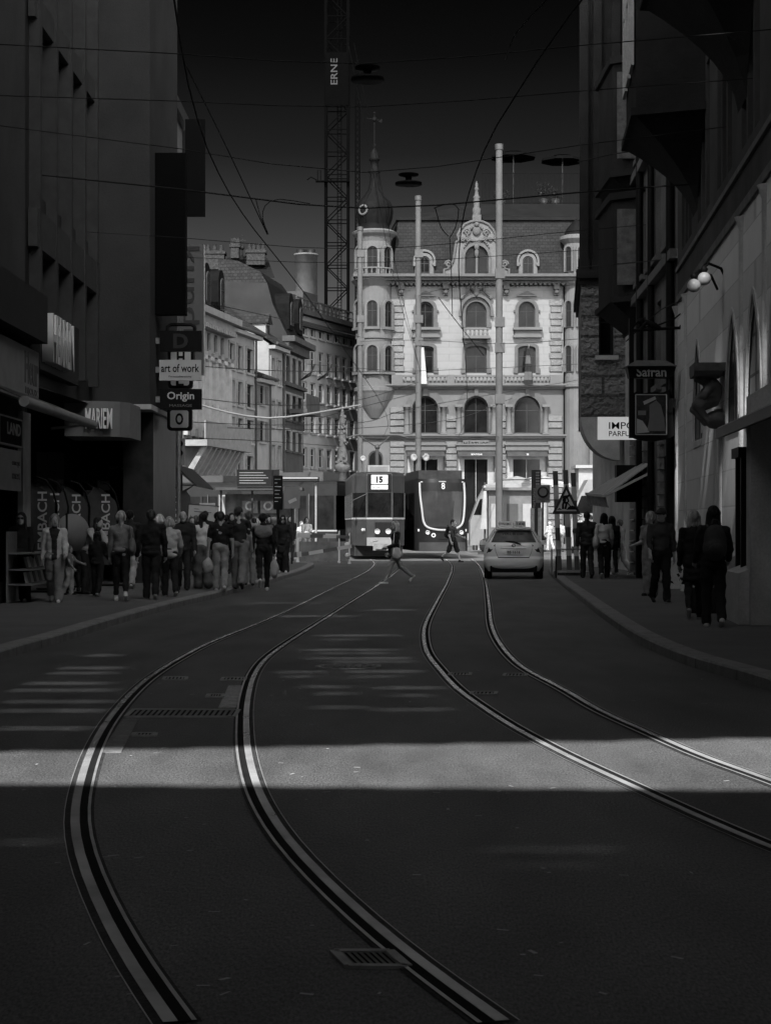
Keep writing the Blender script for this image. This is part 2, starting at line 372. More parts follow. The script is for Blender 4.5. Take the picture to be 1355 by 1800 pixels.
for side, lab in (('L', 'curving tram track of two grooved rails on the left of the road'), ('R', 'curving tram track of two grooved rails on the right of the road')):
    t = thing('tram_track', lab, 'tram track', (0, 0, 0), group='tram tracks in the road')
    cl = []
    for r in 'lr':
        q = smooth_line(catmull([G(*x) for x in RP[(side, r)]], 0.35), 4)
        if side == 'L': q = [q[0] + (q[0] - q[1]).normalized() * 4] + q if False else q
        nn = normals2d(q); sg = 1 if r == 'l' else -1           # groove on the inner side of the track
        mb = MB()
        strip(mb, q, nn, -sg * 0.078, sg * 0.075, 0.004, 3)     # dark sealing strip
        strip(mb, q, nn, -sg * 0.048, -sg * 0.001, 0.010, 0); strip(mb, q, nn, -sg * 0.084, -sg * 0.079, 0.006, 2)    # head
        strip(mb, q, nn, -sg * 0.001, sg * 0.042, 0.0075, 1)    # groove
        strip(mb, q, nn, sg * 0.042, sg * 0.058, 0.0095, 2)     # lip
        for i in range(0, len(q) - 1):
            pass
        mb.build('rail', [RAILM, GROOVE, LIPM, JOINT], t)
        cl.append(q)
    n = min(len(cl[0]), len(cl[1]))
    TRACK[side] = [(cl[0][int(i * (len(cl[0]) - 1) / 59)] + cl[1][int(i * (len(cl[1]) - 1) / 59)]) / 2 for i in range(60)]
# covers, grates and patches let into the road
IRON = mat('cast_iron_cover', 0.14, 0.45, 0.3, 8, metal=0.5)
def ground_quad(name, label, px, m, z=0.006, cat='cover', group=None, slots=0):
    q = [G(*p) for p in px]
    o = thing(name, label, cat, (0, 0, 0), group=group); c = sum(q, Vector()) / 4; o.location = c
    mb = MB(); h = Vector((0, 0, z)); k = [v - c for v in q]
    mb.prism([v for v in k], h, 0)
    part = mb.build('plate', m, o)
    if slots:
        sb = MB()
        for i in range(slots):
            a, b = (i + 0.3) / slots, (i + 0.72) / slots
            def at(u, v): return k[0].lerp(k[1], u).lerp(k[3].lerp(k[2], u), v) + h + Vector((0, 0, 0.002))
            sb.quad(at(a, 0.12), at(b, 0.12), at(b, 0.88), at(a, 0.88))
        sb.build('slots', GROOVE, o)
        fb = MB()
        for i in range(4):
            a, b = k[i], k[(i + 1) % 4]; fb.bar(a + h, b + h, 0.035, 0.012)
        fb.build('frame', mat('worn_iron_frame', 0.3, 0.5, 0.3, 8, metal=0.4), o)
    return o
ground_quad('drain_grate', 'slatted iron drain grate beside the nearest rail', [(613, 1701), (716, 1702), (685, 1675), (587, 1675)], IRON, cat='drain', slots=9)
ground_quad('channel_grate', 'long ribbed drainage channel between the left rails', [(222, 1261), (412, 1261), (420, 1249), (236, 1248)], mat('channel_ribs', 0.15, 0.6, 0.3), cat='drain', slots=19)
ground_quad('stone_patch', 'pale paved patch against the right rail of the left track', [(384, 1245), (415, 1245), (430, 1206), (402, 1206)], mat('pale_patch', 0.3, 0.7, 0.3, 6, fine=0.3), cat='paving patch')
ground_quad('stone_patch', 'darker paved patch along the left rail of the left track', [(176, 1324), (214, 1323), (243, 1267), (216, 1266)], mat('dark_patch', 0.14, 0.7, 0.3, 6, fine=0.3), cat='paving patch')
q = [(289, 1194.5), (326, 1194.5), (328, 1191.5), (292, 1191.5)]
for i, (lab, x, y, wd) in enumerate([('small cover beside the left rail', 308, 1193, 37), ('small cover beside the stone patch', 411, 1194, 38), ('short ribbed cover left of the stone patch', 379, 1223.5, 26), ('faint iron cover right of the dark patch', 254, 1292, 36), ('small cover inside the bend of the right track', 808, 1185.5, 34), ('small cover touching the far right rail', 905, 1187, 36), ('small cover nearest inside the right track', 850, 1219, 40)]):
    ground_quad('service_cover', lab, [(x - wd / 2 - 2, y + 2.6), (x + wd / 2, y + 2.6), (x + wd / 2 + 2, y - 2), (x - wd / 2 + 1, y - 2)], mat('worn_cover', 0.22, 0.5, 0.4, 9), group='small service covers in the road', slots=6)
mh = thing('manhole_cover', 'round manhole cover in the road between the tracks', 'cover', tuple(G(612, 1172.5)))
mb = MB(); mb.lathe([(0.0001, 0.012), (0.30, 0.012), (0.30, 0)], n=32); mb.build('lid', IRON, mh)
mb = MB()
for i in range(9):
    for j in range(9):
        x, y = (i - 4) * 0.06, (j - 4) * 0.06
        if x * x + y * y < 0.07: mb.box(x - 0.02, x + 0.02, y - 0.012, y + 0.012, 0.012, 0.018)
mb.build('tread_pattern', STEEL, mh)
mb = MB(); mb.lathe([(0.305, 0), (0.305, 0.013), (0.36, 0.013), (0.36, 0)], n=32); mb.build('rim', mat('worn_iron_frame', 0.3), mh)

mb = MB()
for k in range(150):
    y_ = 6 + 30 * rnd.random() ** 1.4; p_ = Vector((rnd.uniform(-.2, .2) * y_, y_, .0035)); a_ = rnd.random() * 3; l_, w_ = rnd.uniform(.008, .03), rnd.uniform(.004, .01); u_, v_ = Vector((math.cos(a_), math.sin(a_), 0)) * l_, Vector((-math.sin(a_), math.cos(a_), 0)) * w_
    mb.add([p_ - u_ - v_, p_ + u_ - v_, p_ + u_ * .8 + v_, p_ - u_ + v_], [(0, 1, 2, 3)])
tag(mb.build('litter', mat('paper_scraps', .4, .8, .2)), 'tiny pale scraps scattered over the road', None, None, 'stuff')
# ------------------------------------------------------------------ the sunlit corner building across the square
YM = 145.0; KM = YM / F
def Zm(py): return ZZ(py, YM)
def Um(px): return (px - 690) * KM
STONE = mat('pale_limestone', 0.066, 0.85, 0.12, 0.8, 0.25, 25, fine=0.1)
PLAST = brick_mat('pale_ashlar', 0.11, 0.065, 3.0, 0.56, 0.018, 0.85, 0.3, 0.04)
TRIM = mat('carved_sandstone', 0.05, 0.85, 0.18, 2.0, 0.3, 18, fine=0.12)
RUST = mat('rusticated_blocks', 0.08, 0.9, 0.2, 3.0, 0.8, 14, fine=0.15)
WFR = mat('dark_window_wood', 0.022, 0.5, 0.2)
TILE = brick_mat('grey_roof_tiles', 0.009, 0.003, 0.42, 0.26, 0.02, 0.75, 0.6, 0.3)
SLATE = mat('sheet_metal_roof', 0.007, 0.7, 0.25, 1.0, spec=.03)
COPPER = mat('dark_copper', 0.004, 0.7, 0.35, 2.5, spec=0.03)
LEAD = mat('shop_dark', 0.03, 0.5, 0.3, 1.5)

mh_ = thing('corner_building', 'ornate pale corner building with onion turret, carved gable and tiled mansard roof', 'building', (Um(690) + XX(690, YM), YM, 0))
wl = Wall((0, 0, 0), (1, 0)); ob = mh_
ops = []; shops = [(715, 781), (804, 869), (890, 961)]
for a, b in shops: ops.append((Um(a), Um(b), 0.3, Zm(795), 'rect'))
ar1 = [(724, 770), (815, 858), (903, 949)]
for a, b in ar1: ops.append((Um(a), Um(b), Zm(762), Zm(696), 'round'))
r2 = [(733, 762), (818, 855), (910, 941)]
for a, b in r2: ops.append((Um(a), Um(b), Zm(656), Zm(608), 'seg'))
r3 = [(733, 762), (818, 855), (911, 940)]
for a, b in r3: ops.append((Um(a), Um(b), Zm(576), Zm(530), 'round'))
WT = Zm(488)
lower = [o for o in ops if o[3] < Zm(683)]; upper = [o for o in ops if o[2] > Zm(683)]
mb = wall_mesh(Um(1100), Zm(681), lower, 0.45, 0, Um(637)); up = wall_mesh(Um(1100), WT, upper, 0.35, 1, Um(637), Zm(681))
o_ = len(mb.v); mb.add(up.v, up.f, 1)
mb.box(Um(637) + 0.01, Um(1100), -14, -0.5, 0, WT - 0.2, 0)      # building mass behind the facade (open at reveals only)
mb.f = mb.f; mb.quad((Um(637), 0, 0), (Um(637), -14, 0), (Um(637), -14, WT), (Um(637), 0, WT), 0)
# local +Y must point to the viewer: facade frame has outward = -Y in world, so build with y negated
def flip(b):
    b.v = [(x, -y, z) for x, y, z in b.v]; b.f = [f[::-1] for f in b.f]; return b
flip(mb).build('facade', [STONE, PLAST], ob)
for o in lower[:3]: window(wl, o, ob, MIDG, GLASS, 0.42, (1, 0), 0.55, 'shop_window')
for o in ops[3:6]: window(wl, o, ob, WFR, GLASS, 0.4, (1, 1), 0.1)
for o in ops[6:]: window(wl, o, ob, WFR, GLASS, 0.3, (1, 1), 0.1)
class D:                                    # decoration in (u, outward, z)
    def __init__(s): s.mb = MB()
    def b(s, u0, u1, d0, d1, z0, z1, m=0): s.mb.box(u0, u1, -d1, -d0, z0, z1, m); return s
    def ring(s, op, t, d, m=0, n=12, d0=0.0):
        pts = outline(op)
        c = ((op[0] + op[1]) / 2, op[3] - (op[1] - op[0]) / 2)
        out = []
        for x, z in pts:
            if z <= c[1]: out.append((x + (t if x > c[0] else -t), z))
            else:
                v = Vector((x - c[0], z - c[1])); L = v.length; out.append((c[0] + v.x * (L + t) / L, c[1] + v.y * (L + t) / L))
        for i in range(len(pts) - 1):
            q = [pts[i], pts[i + 1], out[i + 1], out[i]]
            s.mb.prism([(x, -d0, z) for x, z in q], (0, -d, 0), m)
        return s
    def out(s, name, m, parent): return s.mb.build(name, m, parent)
# cornices
def cornice(name, py0, py1, dep, px0=637, px1=1100, m=TRIM, parent=None):
    d = D(); z1, z0 = Zm(py0), Zm(py1); h = z1 - z0
    d.b(Um(px0) - dep * .4, Um(px1), 0.003, dep, z1 - h * 0.35, z1); d.b(Um(px0) - dep * .3, Um(px1), 0.003, dep * 0.75, z1 - h * 0.7, z1 - h * 0.35 - 0.002); d.b(Um(px0) - dep * .15, Um(px1), 0.003, dep * 0.4, z0, z1 - h * 0.7 - 0.002)
    return d.out(name, m, parent or ob)
cornice('cornice', 486, 500, 1.75); cornice('cornice', 676, 684, 0.75, m=STONE); cornice('cornice', 764, 772, 0.5, m=STONE)
# string courses and brackets
d = D()
for px in (705, 783, 889, 977): 
    d.b(Um(px - 5), Um(px + 5), 0.003, 0.7, Zm(510), Zm(500.5)); d.b(Um(px - 4), Um(px + 4), 0.003, 0.45, Zm(520), Zm(510.2))
    d.mb.ball((Um(px), -0.5, Zm(514)), 0.22, 0, 8)
for k in range(46):
    u = Um(640) + k * (Um(1010) - Um(640)) / 46; d.b(u, u + 0.2, 0.003, 0.8, Zm(503), Zm(500.2))
d.out('cornice_brackets', TRIM, ob)
# quoins
for nm, a, b, y0, y1 in (('quoins', 687, 711, 527, 656), ('quoins', 965, 988, 527, 656), ('pilaster', 685, 711, 715, 762), ('pilaster', 783, 803, 730, 762), ('pilaster', 872, 889, 730, 762), ('pilaster', 962, 988, 730, 762), ('pilaster', 685, 711, 775, 950), ('pilaster', 783, 803, 775, 950), ('pilaster', 872, 889, 775, 950), ('pilaster', 962, 988, 775, 950)):
    d = D(); h = 11.6; n = int((y1 - y0) / h)
    for k in range(n):
        z1 = Zm(y0 + k * h + 0.6); z0 = Zm(y0 + (k + 1) * h - 0.6); e = 2 if (k % 2 and nm == 'quoins') else 0
        u0, u1 = Um(a + e), Um(b - e); i = 0.04
        d.mb.add([(u0, -0.003, z0), (u1, -0.003, z0), (u1, -0.003, z1), (u0, -0.003, z1), (u0 + i, -0.13, z0 + i), (u1 - i, -0.13, z0 + i), (u1 - i, -0.13, z1 - i), (u0 + i, -0.13, z1 - i)], [(4, 5, 6, 7), (0, 1, 5, 4), (1, 2, 6, 5), (2, 3, 7, 6), (3, 0, 4, 7)])
    d.out(nm, RUST, ob)
# arch surrounds of first floor with columns
for o in ops[3:6]:
    d = D(); d.ring(o, 0.36, 0.1); d.ring((o[0], o[1], o[2] + (o[3] - o[2]) * 0.58, o[3], 'round'), 0.55, 0.16, d0=0.0)
    u = (o[0] + o[1]) / 2; d.b(u - 0.16, u + 0.16, 0.003, 0.34, o[3] + 0.0, o[3] + 0.75)
    d.out('arch_surround', TRIM, ob)
    for s in (-1, 1):
        x = o[0] - 0.42 if s < 0 else o[1] + 0.42
        c = MB(); z0, z1 = Zm(762), Zm(716); h = z1 - z0
        c.lathe([(0.26, 0), (0.26, 0.12), (0.2, 0.16), (0.2, h * 0.5), (0.175, h * 0.93), (0.22, h * 0.94), (0.25, h)], (x, -0.28, z0), 14); c.box(x - 0.3, x + 0.3, -0.56, -0.003, z1, z1 + 0.2); c.box(x - 0.28, x + 0.28, -0.54, -0.003, z0 - 0.1, z0 + 0.01)
        c.build('column', STONE, ob)
# surrounds, sills and pediments of the upper floors
for row, k, o in [(2, i, o) for i, o in enumerate(ops[6:9])] + [(3, i, o) for i, o in enumerate(ops[9:12])]:
    d = D(); d.ring(o, 0.28, 0.12); u = (o[0] + o[1]) / 2
    d.b(o[0] - 0.36, o[0] - 0.02, 0.003, 0.15, o[2], o[2] + 0.4).b(o[1] + 0.02, o[1] + 0.36, 0.003, 0.15, o[2], o[2] + 0.4)
    if row == 3: d.b(o[0] - 0.4, o[0] - 0.285, 0.003, 0.2, o[3] - 0.85, o[3] - 0.7).b(o[1] + 0.285, o[1] + 0.4, 0.003, 0.2, o[3] - 0.85, o[3] - 0.7)
    d.out('window_surround', TRIM, ob)
    if row == 3 and k != 1:
        d = D(); d.b(o[0] - 0.45, o[1] + 0.55, 0.003, 0.6, o[2] - 0.22, o[2] - 0.02); d.b(o[0] - 0.3, o[1] + 0.4, 0.003, 0.3, Zm(590), o[2] - 0.23); d.b(o[0] - 0.45, o[1] + 0.5, 0.003, 0.5, Zm(594), Zm(590.2))
        d.out('sill', STONE, ob)
        d = D(); d.mb.prism([(u - 0.75, -0.003, Zm(520)), (u + 0.75, -0.003, Zm(520)), (u, -0.003, Zm(512))], (0, -0.3, 0)); d.b(u - 0.8, u + 0.8, 0.003, 0.36, Zm(521.5), Zm(520.1))
        d.out('pediment', TRIM, ob)
o = ops[10]; u = (o[0] + o[1]) / 2
d = D(); d.ring((o[0] - 0.3, o[1] + 0.3, o[3] - 1.2, o[3] + 0.35, 'round'), 0.22, 0.4)
for s in (-1, 1):
    pts = [(u + s * (0.3 + 0.85 * t + 0.1 * math.sin(t * 9)), -0.3, Zm(506) - 0.9 * t * t + 0.12 * math.sin(t * 7)) for t in [i / 12 for i in range(13)]]
    d.mb.tube(pts, [0.14 - 0.06 * t / 12 for t in range(13)], 6)
    d.mb.ball((u + s * 0.28, -0.34, Zm(507)), 0.2, 0, 10); d.mb.ball((u + s * 1.17, -0.3, Zm(524)), 0.16, 0, 10)
d.mb.ball((u, -0.35, Zm(513)), 0.34, 0, 12, (0.8, 0.6, 1.3)); d.mb.ball((u, -0.35, Zm(503)), 0.16, 0, 10)
d.out('scrolled_pediment', TRIM, ob)
def balusters(name, u0, u1, z0, z1, dep, parent, n=None, m=STONE, piers=True):
    d = D(); h = z1 - z0; n = n or max(2, int((u1 - u0) / 0.3))
    d.b(u0, u1, dep - 0.2, dep + 0.04, z1 - 0.12, z1); d.b(u0, u1, dep - 0.2, dep + 0.04, z0, z0 + 0.1)
    for k in range(n):
        x = u0 + (k + 0.5) * (u1 - u0) / n
        d.mb.lathe([(0.05, 0.1), (0.1, 0.1 + (h - .22) * .28), (0.045, 0.1 + (h - .22) * .62), (0.075, h - 0.12)], (x, -(dep - 0.08), z0), 8)
    return d.out(name, m, parent)
for a, b in ((708, 727), (727, 785), (798, 872), (885, 965), (995, 1030)): balusters('balustrade', Um(a), Um(b), Zm(676), Zm(661), 0.6, ob)
for a, b in ((688, 708), (785, 798), (872, 885), (965, 988)): D().b(Um(a), Um(b), 0.3, 0.72, Zm(676), Zm(660)).out('balustrade_pier', STONE, ob)
balusters('balcony', Um(814), Um(859), Zm(594), Zm(579), 0.95, ob)
d = D(); d.b(Um(812), Um(861), 0.003, 1.05, Zm(597), Zm(594.1)); d.b(Um(814), Um(818), 0.003, 0.7, Zm(605), Zm(597.1)); d.b(Um(855), Um(859), 0.003, 0.7, Zm(605), Zm(597.1)); d.out('balcony_slab', STONE, ob)
# shop zone: canopies, fascia boards, sign
for i, (a, b) in enumerate(shops):
    d = D(); d.b(Um(a) - 0.1, Um(b) + 0.1, 0.003, 0.35, Zm(792), Zm(783)); d.b(Um(a) - 0.2, Um(b) + 0.2, 0.003, 0.5, Zm(783) + .002, Zm(780.5)); d.out('fascia', STONE, ob)
    d = D(); d.mb.prism([(Um(a), -0.2, Zm(793)), (Um(a), -0.95, Zm(801)), (Um(a), -0.95, Zm(803)), (Um(a), -0.2, Zm(797))], (Um(b) - Um(a), 0, 0))
    aw = d.out('folded_awning', LEAD, ob)
    text('BOUTIQUE' if i == 1 else 'x', 0.3, PALE, aw, face_M((Um((a + b) / 2), -0.96, Zm(799.6)), (0, -1, 0.0)), width=0.85 if i == 1 else 0.2)
sg = MB(); sg.box(Um(813), Um(859), -0.16, -0.003, Zm(786.5), Zm(773.5)); sb = sg.build('name_board', STONE, ob)
text('MÄRTHOF', 0.5, BLACK, sb, face_M((Um(836), -0.17, Zm(780)), (0, -1, 0)), 0.012, 0.03, width=Um(858) - Um(815), height=0.42)
# mansard roof
d = MB(); z0, z1 = Zm(487), Zm(379); dp = 1.7; uL0, uL1, uR = Um(690), Um(700), Um(1100)
d.add([(uL0, -0.7, z0), (uR, -0.7, z0), (uR, dp, z1), (uL1, dp, z1)], [(0, 1, 2, 3)])
d.add([(uL0 - 2.2, 12, z0), (uL0, -0.7, z0), (uL1, dp, z1), (uL1 - 1, 12, z1)], [(0, 1, 2, 3)])
rf = d.build('roof', TILE, ob)
d = MB(); zt = Zm(337)
d.add([(uL1 - 0.1, dp - 0.15, z1), (uR, dp - 0.15, z1), (uR, 7.5, zt + 0.35), (Um(838), 7.5, zt + 0.35), (uL1 - 1, 12, z1)], [(0, 1, 2, 3), (0, 3, 4)]); d.quad((Um(838), 7.5, zt + .35), (uR, 7.5, zt + .35), (uR, 20, zt + .35), (Um(838), 20, zt + .35))
d.box(uL1 - 0.2, uR, dp - 0.35, dp - 0.1, z1 - 0.12, z1 + 0.1); d.build('upper_roof', SLATE, ob)
d = MB(); d.box(Um(688), uR, -1.05, -0.8, WT - 0.01, WT + 0.18); d.build('gutter', COPPER, ob)
# dormers
def dormer(px0, px1, w0, w1):
    u0, u1 = Um(px0), Um(px1); c = (u0 + u1) / 2; o = (Um(w0), Um(w1), Zm(487), Zm(452), 'round')
    d = D(); h = Zm(441)
    d.ring((o[0], o[1], o[2] + 0.1, o[3], 'round'), (o[0] - u0) * 0.8, 0.12, d0=0.55)
    d.ring((u0 + .02, u1 - .02, Zm(470), h - 0.15, 'round'), 0.16, 0.3, d0=0.5)
    d.b(u0, o[0], 0.3, 0.6, Zm(487), Zm(470)).b(o[1], u1, 0.3, 0.6, Zm(487), Zm(470))
    for s in (u0, u1): d.mb.ball((s, -0.65, Zm(467)), 0.17, 0, 8)
    r = d.out('dormer', STONE, ob)
    b = MB(); pts = arch_pts(u0, u1, Zm(487), h, 'round', 12); b.prism([(u0, -0.5, Zm(487))] + [(x, -0.5, z) for x, z in pts] + [(u1, -0.5, Zm(487))], (0, 2.4, 0)); b.build('dormer_roof', COPPER, r)
    window(Wall((0, 0, 0), (1, 0)), o, r, WFR, GLASS, -0.5, (1, 1), 0.08)
dormer(910, 943, 917, 936); dormer(729, 762, 736, 755)
# carved gable
g = MB(); K = lambda x, y: (Um(x), -0.75, Zm(y))
half = [(780, 487), (780, 476), (788, 474), (783, 466), (788, 461), (795, 464), (797, 455), (799, 440), (801, 428), (806, 424), (803, 416), (808, 406), (816, 397), (826, 392.5), (836.5, 391)]
full = half + [(673 + 1000 - x - 0, y) if False else (2 * 836.5 - x, y) for x, y in half[-2::-1]]
o = (Um(816), Um(857), Zm(487), Zm(434), 'round')
gp = [K(x, y) for x, y in full]; hole = [(x, -0.75, z) for x, z in outline(o)]
n1 = len(gp)
g.add(gp + hole, [tuple(list(range(n1 - 1, n1 // 2 - 1, -1)) + [n1 + i for i in range(len(hole) // 2, len(hole))][0:] ), tuple(list(range(n1 // 2, -1, -1)) + [n1 + i for i in range(0, len(hole) // 2 + 1)])])
g.add([p for p in gp] + [(x, 1.2, z) for x, y, z in gp], [(i, i + 1, n1 + i + 1, n1 + i) for i in range(n1 - 1)])
g.add(hole + [(x, -0.4, z) for x, y, z in hole], [(i, i + 1, len(hole) + i + 1, len(hole) + i) for i in range(len(hole) - 1)])
gb = g.build('gable', STONE, ob)
window(wl, o, gb, WFR, GLASS, -0.45, (1, 1), 0.1)
d = D(); d.ring(o, 0.22, 0.2, d0=0.75); d.b(Um(834.5), Um(838.5), 0.5, 0.95, Zm(487), Zm(440))
pts = [K(x, y) for x, y in full]; d.mb.tube([(x, -0.8, z) for x, y, z in pts], 0.11, 6)
for s in (-1, 1):
    for r0, cx, cy in ((0.33, 788, 467), (0.3, 820, 411), (0.2, 812, 424), (0.22, 822, 424)):
        c = (Um(836.5 + s * (836.5 - cx)), -0.86, Zm(cy)); q = [(c[0] + s * r0 * (1 - t / 16) * math.cos(t * 0.75), c[1], c[2] + r0 * (1 - t / 16) * math.sin(t * 0.75)) for t in range(14)]; d.mb.tube(q, 0.07, 6)
    for k in range(9):
        t = k / 8; d.mb.ball((Um(836.5 + s * (4 + 17 * t)), -0.85, Zm(428 + 10 * t * t - 5 * math.sin(t * 3))), 0.14 - 0.05 * t, 0, 8)
    for k in range(6): d.mb.ball((Um(836.5 + s * (5 + 2.3 * k)), -0.84, Zm(402 + 0.6 * k * k)), 0.11, 0, 7)
d.mb.ball((Um(836.5), -0.85, Zm(409)), 0.38, 0, 12, (0.9, 0.5, 1)); d.mb.ball((Um(836.5), -0.95, Zm(398)), 0.2, 0, 10); d.mb.ball((Um(836.5), -0.95, Zm(437)), 0.2, 0, 10, (1, .6, 1.4))
d.mb.ball((Um(836.5), -0.95, Zm(448)), 0.17, 0, 10, (1, .7, 2.2))
d.out('gable_carving', TRIM, gb)
f = MB(); f.box(Um(829.5), Um(844.5), -0.7, 0.0, Zm(389), Zm(380)); f.lathe([(0.3, 0), (0.34, 0.5), (0.22, 0.7), (0.26, 1.2), (0.2, 1.3), (0.3, 1.45), (0.17, 1.6), (0.12, 2.0), (0.2, 2.1), (0.1, 2.3), (0.13, 2.45), (0.01, 2.75)], (Um(837), -0.35, Zm(380)), 10); f.build('finial', TRIM, gb)
# left turret: oriel on a corbel, onion dome with lantern and vane
TX, TY, TR = Um(658), 0.35, 1.4
t = MB(); z = Zm
t.lathe([(0.05, z(742)), (0.5, z(735)), (0.95, z(718)), (1.25, z(704)), (1.5, z(692)), (1.62, z(688)), (1.62, z(682)), (TR, z(680)), (TR, z(661)), (1.55, z(659)), (1.55, z(655)), (TR, z(653)), (TR, z(598)), (1.52, z(596)), (1.52, z(580)), (TR, z(578)), (TR, z(505)), (1.6, z(500)), (1.85, z(494)), (1.9, z(487)), (1.45, z(486)), (1.3, z(484)), (1.3, z(426)), (1.45, z(418)), (1.75, z(413)), (1.85, z(409)), (1.5, z(405))], (TX, TY, 0), 24, 0, False)
tw = t.build('turret', STONE, ob)
for (y0, y1) in ((484, 436), (577, 531), (655, 609)):
    for ang in (-58, -6, 46):
        r = 1.3 if y0 == 484 else TR; a = R(ang); nrm = Vector((math.sin(a), -math.cos(a), 0)); w2 = 0.42
        ctr = Vector((TX, TY, 0)) + nrm * (r * 1.0); uu = Vector((math.cos(a), math.sin(a), 0))
        W2 = Wall(ctr - uu * w2, uu); oo = (0, 2 * w2, Zm(y0), Zm(y1), 'round')
        wi = window(W2, oo, tw, WFR, GLASS, -0.015, (1, 1), 0.07)
        s = D(); s.ring(oo, 0.16, 0.22); s.b(-0.2, 2 * w2 + 0.2, 0.003, 0.3, oo[2] - 0.2, oo[2]); so = s.out('window_surround', STONE, tw)
        so.matrix_local = Matrix((uu, -nrm, Vector((0, 0, 1)))).transposed().to_4x4(); so.location = ctr - uu * w2
c = MB()
for k in range(14):
    a = math.pi * (k / 13) + math.pi; c.lathe([(0.04, 0), (0.08, 0.15), (0.04, 0.35), (0.07, 0.45)], (TX + 1.6 * math.cos(a), TY + 1.6 * math.sin(a), Zm(485)), 6)
c.tube([(TX + 1.6 * math.cos(math.pi * (k / 20) + math.pi), TY + 1.6 * math.sin(math.pi * (k / 20) + math.pi), Zm(474)) for k in range(21)], 0.07, 6); c.build('balustrade', STONE, tw)
prof = [(31, 406), (26, 400), (27.5, 393), (31, 382), (32.3, 370), (31, 361), (27, 353), (18.5, 344), (11.5, 334), (8.6, 324), (7.6, 315), (7.5, 305), (10.5, 302), (10.5, 299), (7, 297), (6.5, 282), (9.5, 281), (9.5, 277), (7.5, 270), (4, 263), (1.2, 258), (3, 256), (3, 253), (0.8, 250), (0.7, 196), (0.1, 194)]
c = MB(); c.lathe([(r * KM, Zm(y)) for r, y in prof], (TX, TY, 0), 16, 0, True)
dome = c.build('onion_dome', COPPER, tw)
c = MB()
for k in range(8):
    a = k * math.pi / 4 + 0.2; c.tube([(TX + (r + 0.6) * KM * math.cos(a), TY + (r + 0.6) * KM * math.sin(a), Zm(y)) for r, y in prof[2:12]], 0.045, 5)
c.build('dome_ribs', COPPER, dome)
c = MB(); c.bar((TX - 0.6, TY, Zm(206)), (TX + 0.5, TY, Zm(210)), 0.05, 0.05); c.ball((TX, TY, Zm(208)), 0.2, 0, 8); c.prism([(TX + 0.3, TY, Zm(212)), (TX + 0.6, TY, Zm(207)), (TX + 0.6, TY, Zm(214))], (0, 0.04, 0)); c.ball((TX, TY, Zm(197)), 0.1); c.build('weather_vane', COPPER, dome)
c = MB(); c.lathe([(0.4, 0), (0.46, 0.1), (0.3, 0.16), (0.3, 0.02)], (0, 0, 0), 16); dv = c.build('dome_window', TRIM, dome); dv.matrix_local = face_M((TX - 0.85, TY - 1.05, Zm(372)), (-0.6, -1, 0.1)); 
# corner wall arch under the corbel
d = D(); oo = (Um(647), Um(673), Zm(840), Zm(792), 'round'); d.ring(oo, 0.3, 0.15); d.out('arch_surround', STONE, ob); window(wl, oo, ob, WFR, GLASS, -0.02, (1, 0), 0.1)
# right turret, half hidden
TX2 = Um(1013); t = MB(); TR = 1.05
t.lathe([(TR, z(960)), (TR, z(684)), (1.25, z(681)), (1.25, z(676)), (TR, z(674)), (TR, z(505)), (1.25, z(500)), (1.4, z(487)), (1.05, z(486)), (1.0, z(430)), (1.35, z(422)), (1.35, z(417)), (1.0, z(414))], (TX2, 0.1, 0), 20, 0, False)
t2 = t.build('turret', STONE, ob); c_ = MB(); c_.lathe([(1.0, z(414)), (.85, z(404)), (.4, z(392)), (.02, z(384))], (TX2, .1, 0), 20); c_.build('turret_roof', COPPER, t2)
for (y0, y1) in ((480, 436), (577, 531), (655, 609)):
    for ang in (-38, 12):
        a = R(ang); nrm = Vector((math.sin(a), -math.cos(a), 0)); uu = Vector((math.cos(a), math.sin(a), 0)); w2 = 0.28
        ctr = Vector((TX2, 0.1, 0)) + nrm * 1.03; oo = (0, 2 * w2, Zm(y0), Zm(y1), 'round')
        window(Wall(ctr - uu * w2, uu), oo, t2, WFR, GLASS, -0.03, (0, 1), 0.06)
        s = D(); s.ring(oo, 0.13, 0.2); so = s.out('window_surround', STONE, t2); so.matrix_local = Matrix((uu, -nrm, Vector((0, 0, 1)))).transposed().to_4x4(); so.location = ctr - uu * w2
dp_ = MB(); dp_.tube([(Um(992), -0.2, 0), (Um(992), -0.2, Zm(500))], 0.12, 8); dp_.build('downpipe', COPPER, ob)
# two flags on the facade and roof terrace
for px, lab in ((742, 'limp pale flag hanging on the left window bay of the corner building'), (927, 'limp striped dark flag hanging on the right window bay of the corner building')):
    f = thing('flag', lab, 'flag', P(px, 645, YM - 0.7), group='flags on the corner building')
    b = MB(); b.tube([(0, 0.7, -0.6), (-0.1 if px < 800 else 0.05, -0.6, 1.7)], 0.035, 6); b.build('pole', STEEL, f)
    b = MB(); n = 10
    for i in range(n):
        z0_, z1_ = 1.5 - i * 0.32, 1.5 - (i + 1) * 0.32
        if z1_ < -1.6: break
        w0, w1 = 0.12 + 0.028 * i, 0.12 + 0.028 * (i + 1)
        v0 = [(-w0 + w0 * 2 * k / 6, -0.5 + 0.05 * math.sin(k * 2.2 + i * .4), z0_) for k in range(7)]; v1 = [(-w1 + w1 * 2 * k / 6, -0.5 + 0.05 * math.sin(k * 2.2 + (i + 1) * .4), z1_) for k in range(7)]
        b.add(v0 + v1, [(k, k + 1, 8 + k, 7 + k) for k in range(6)], 0 if px < 800 or i % 4 < 2 else 1, True)
    b.build('cloth', [mat('flag_pale', .2, .8, .1), MIDG] if px < 800 else [BLACK, DARK], f)
YT = YM + 9
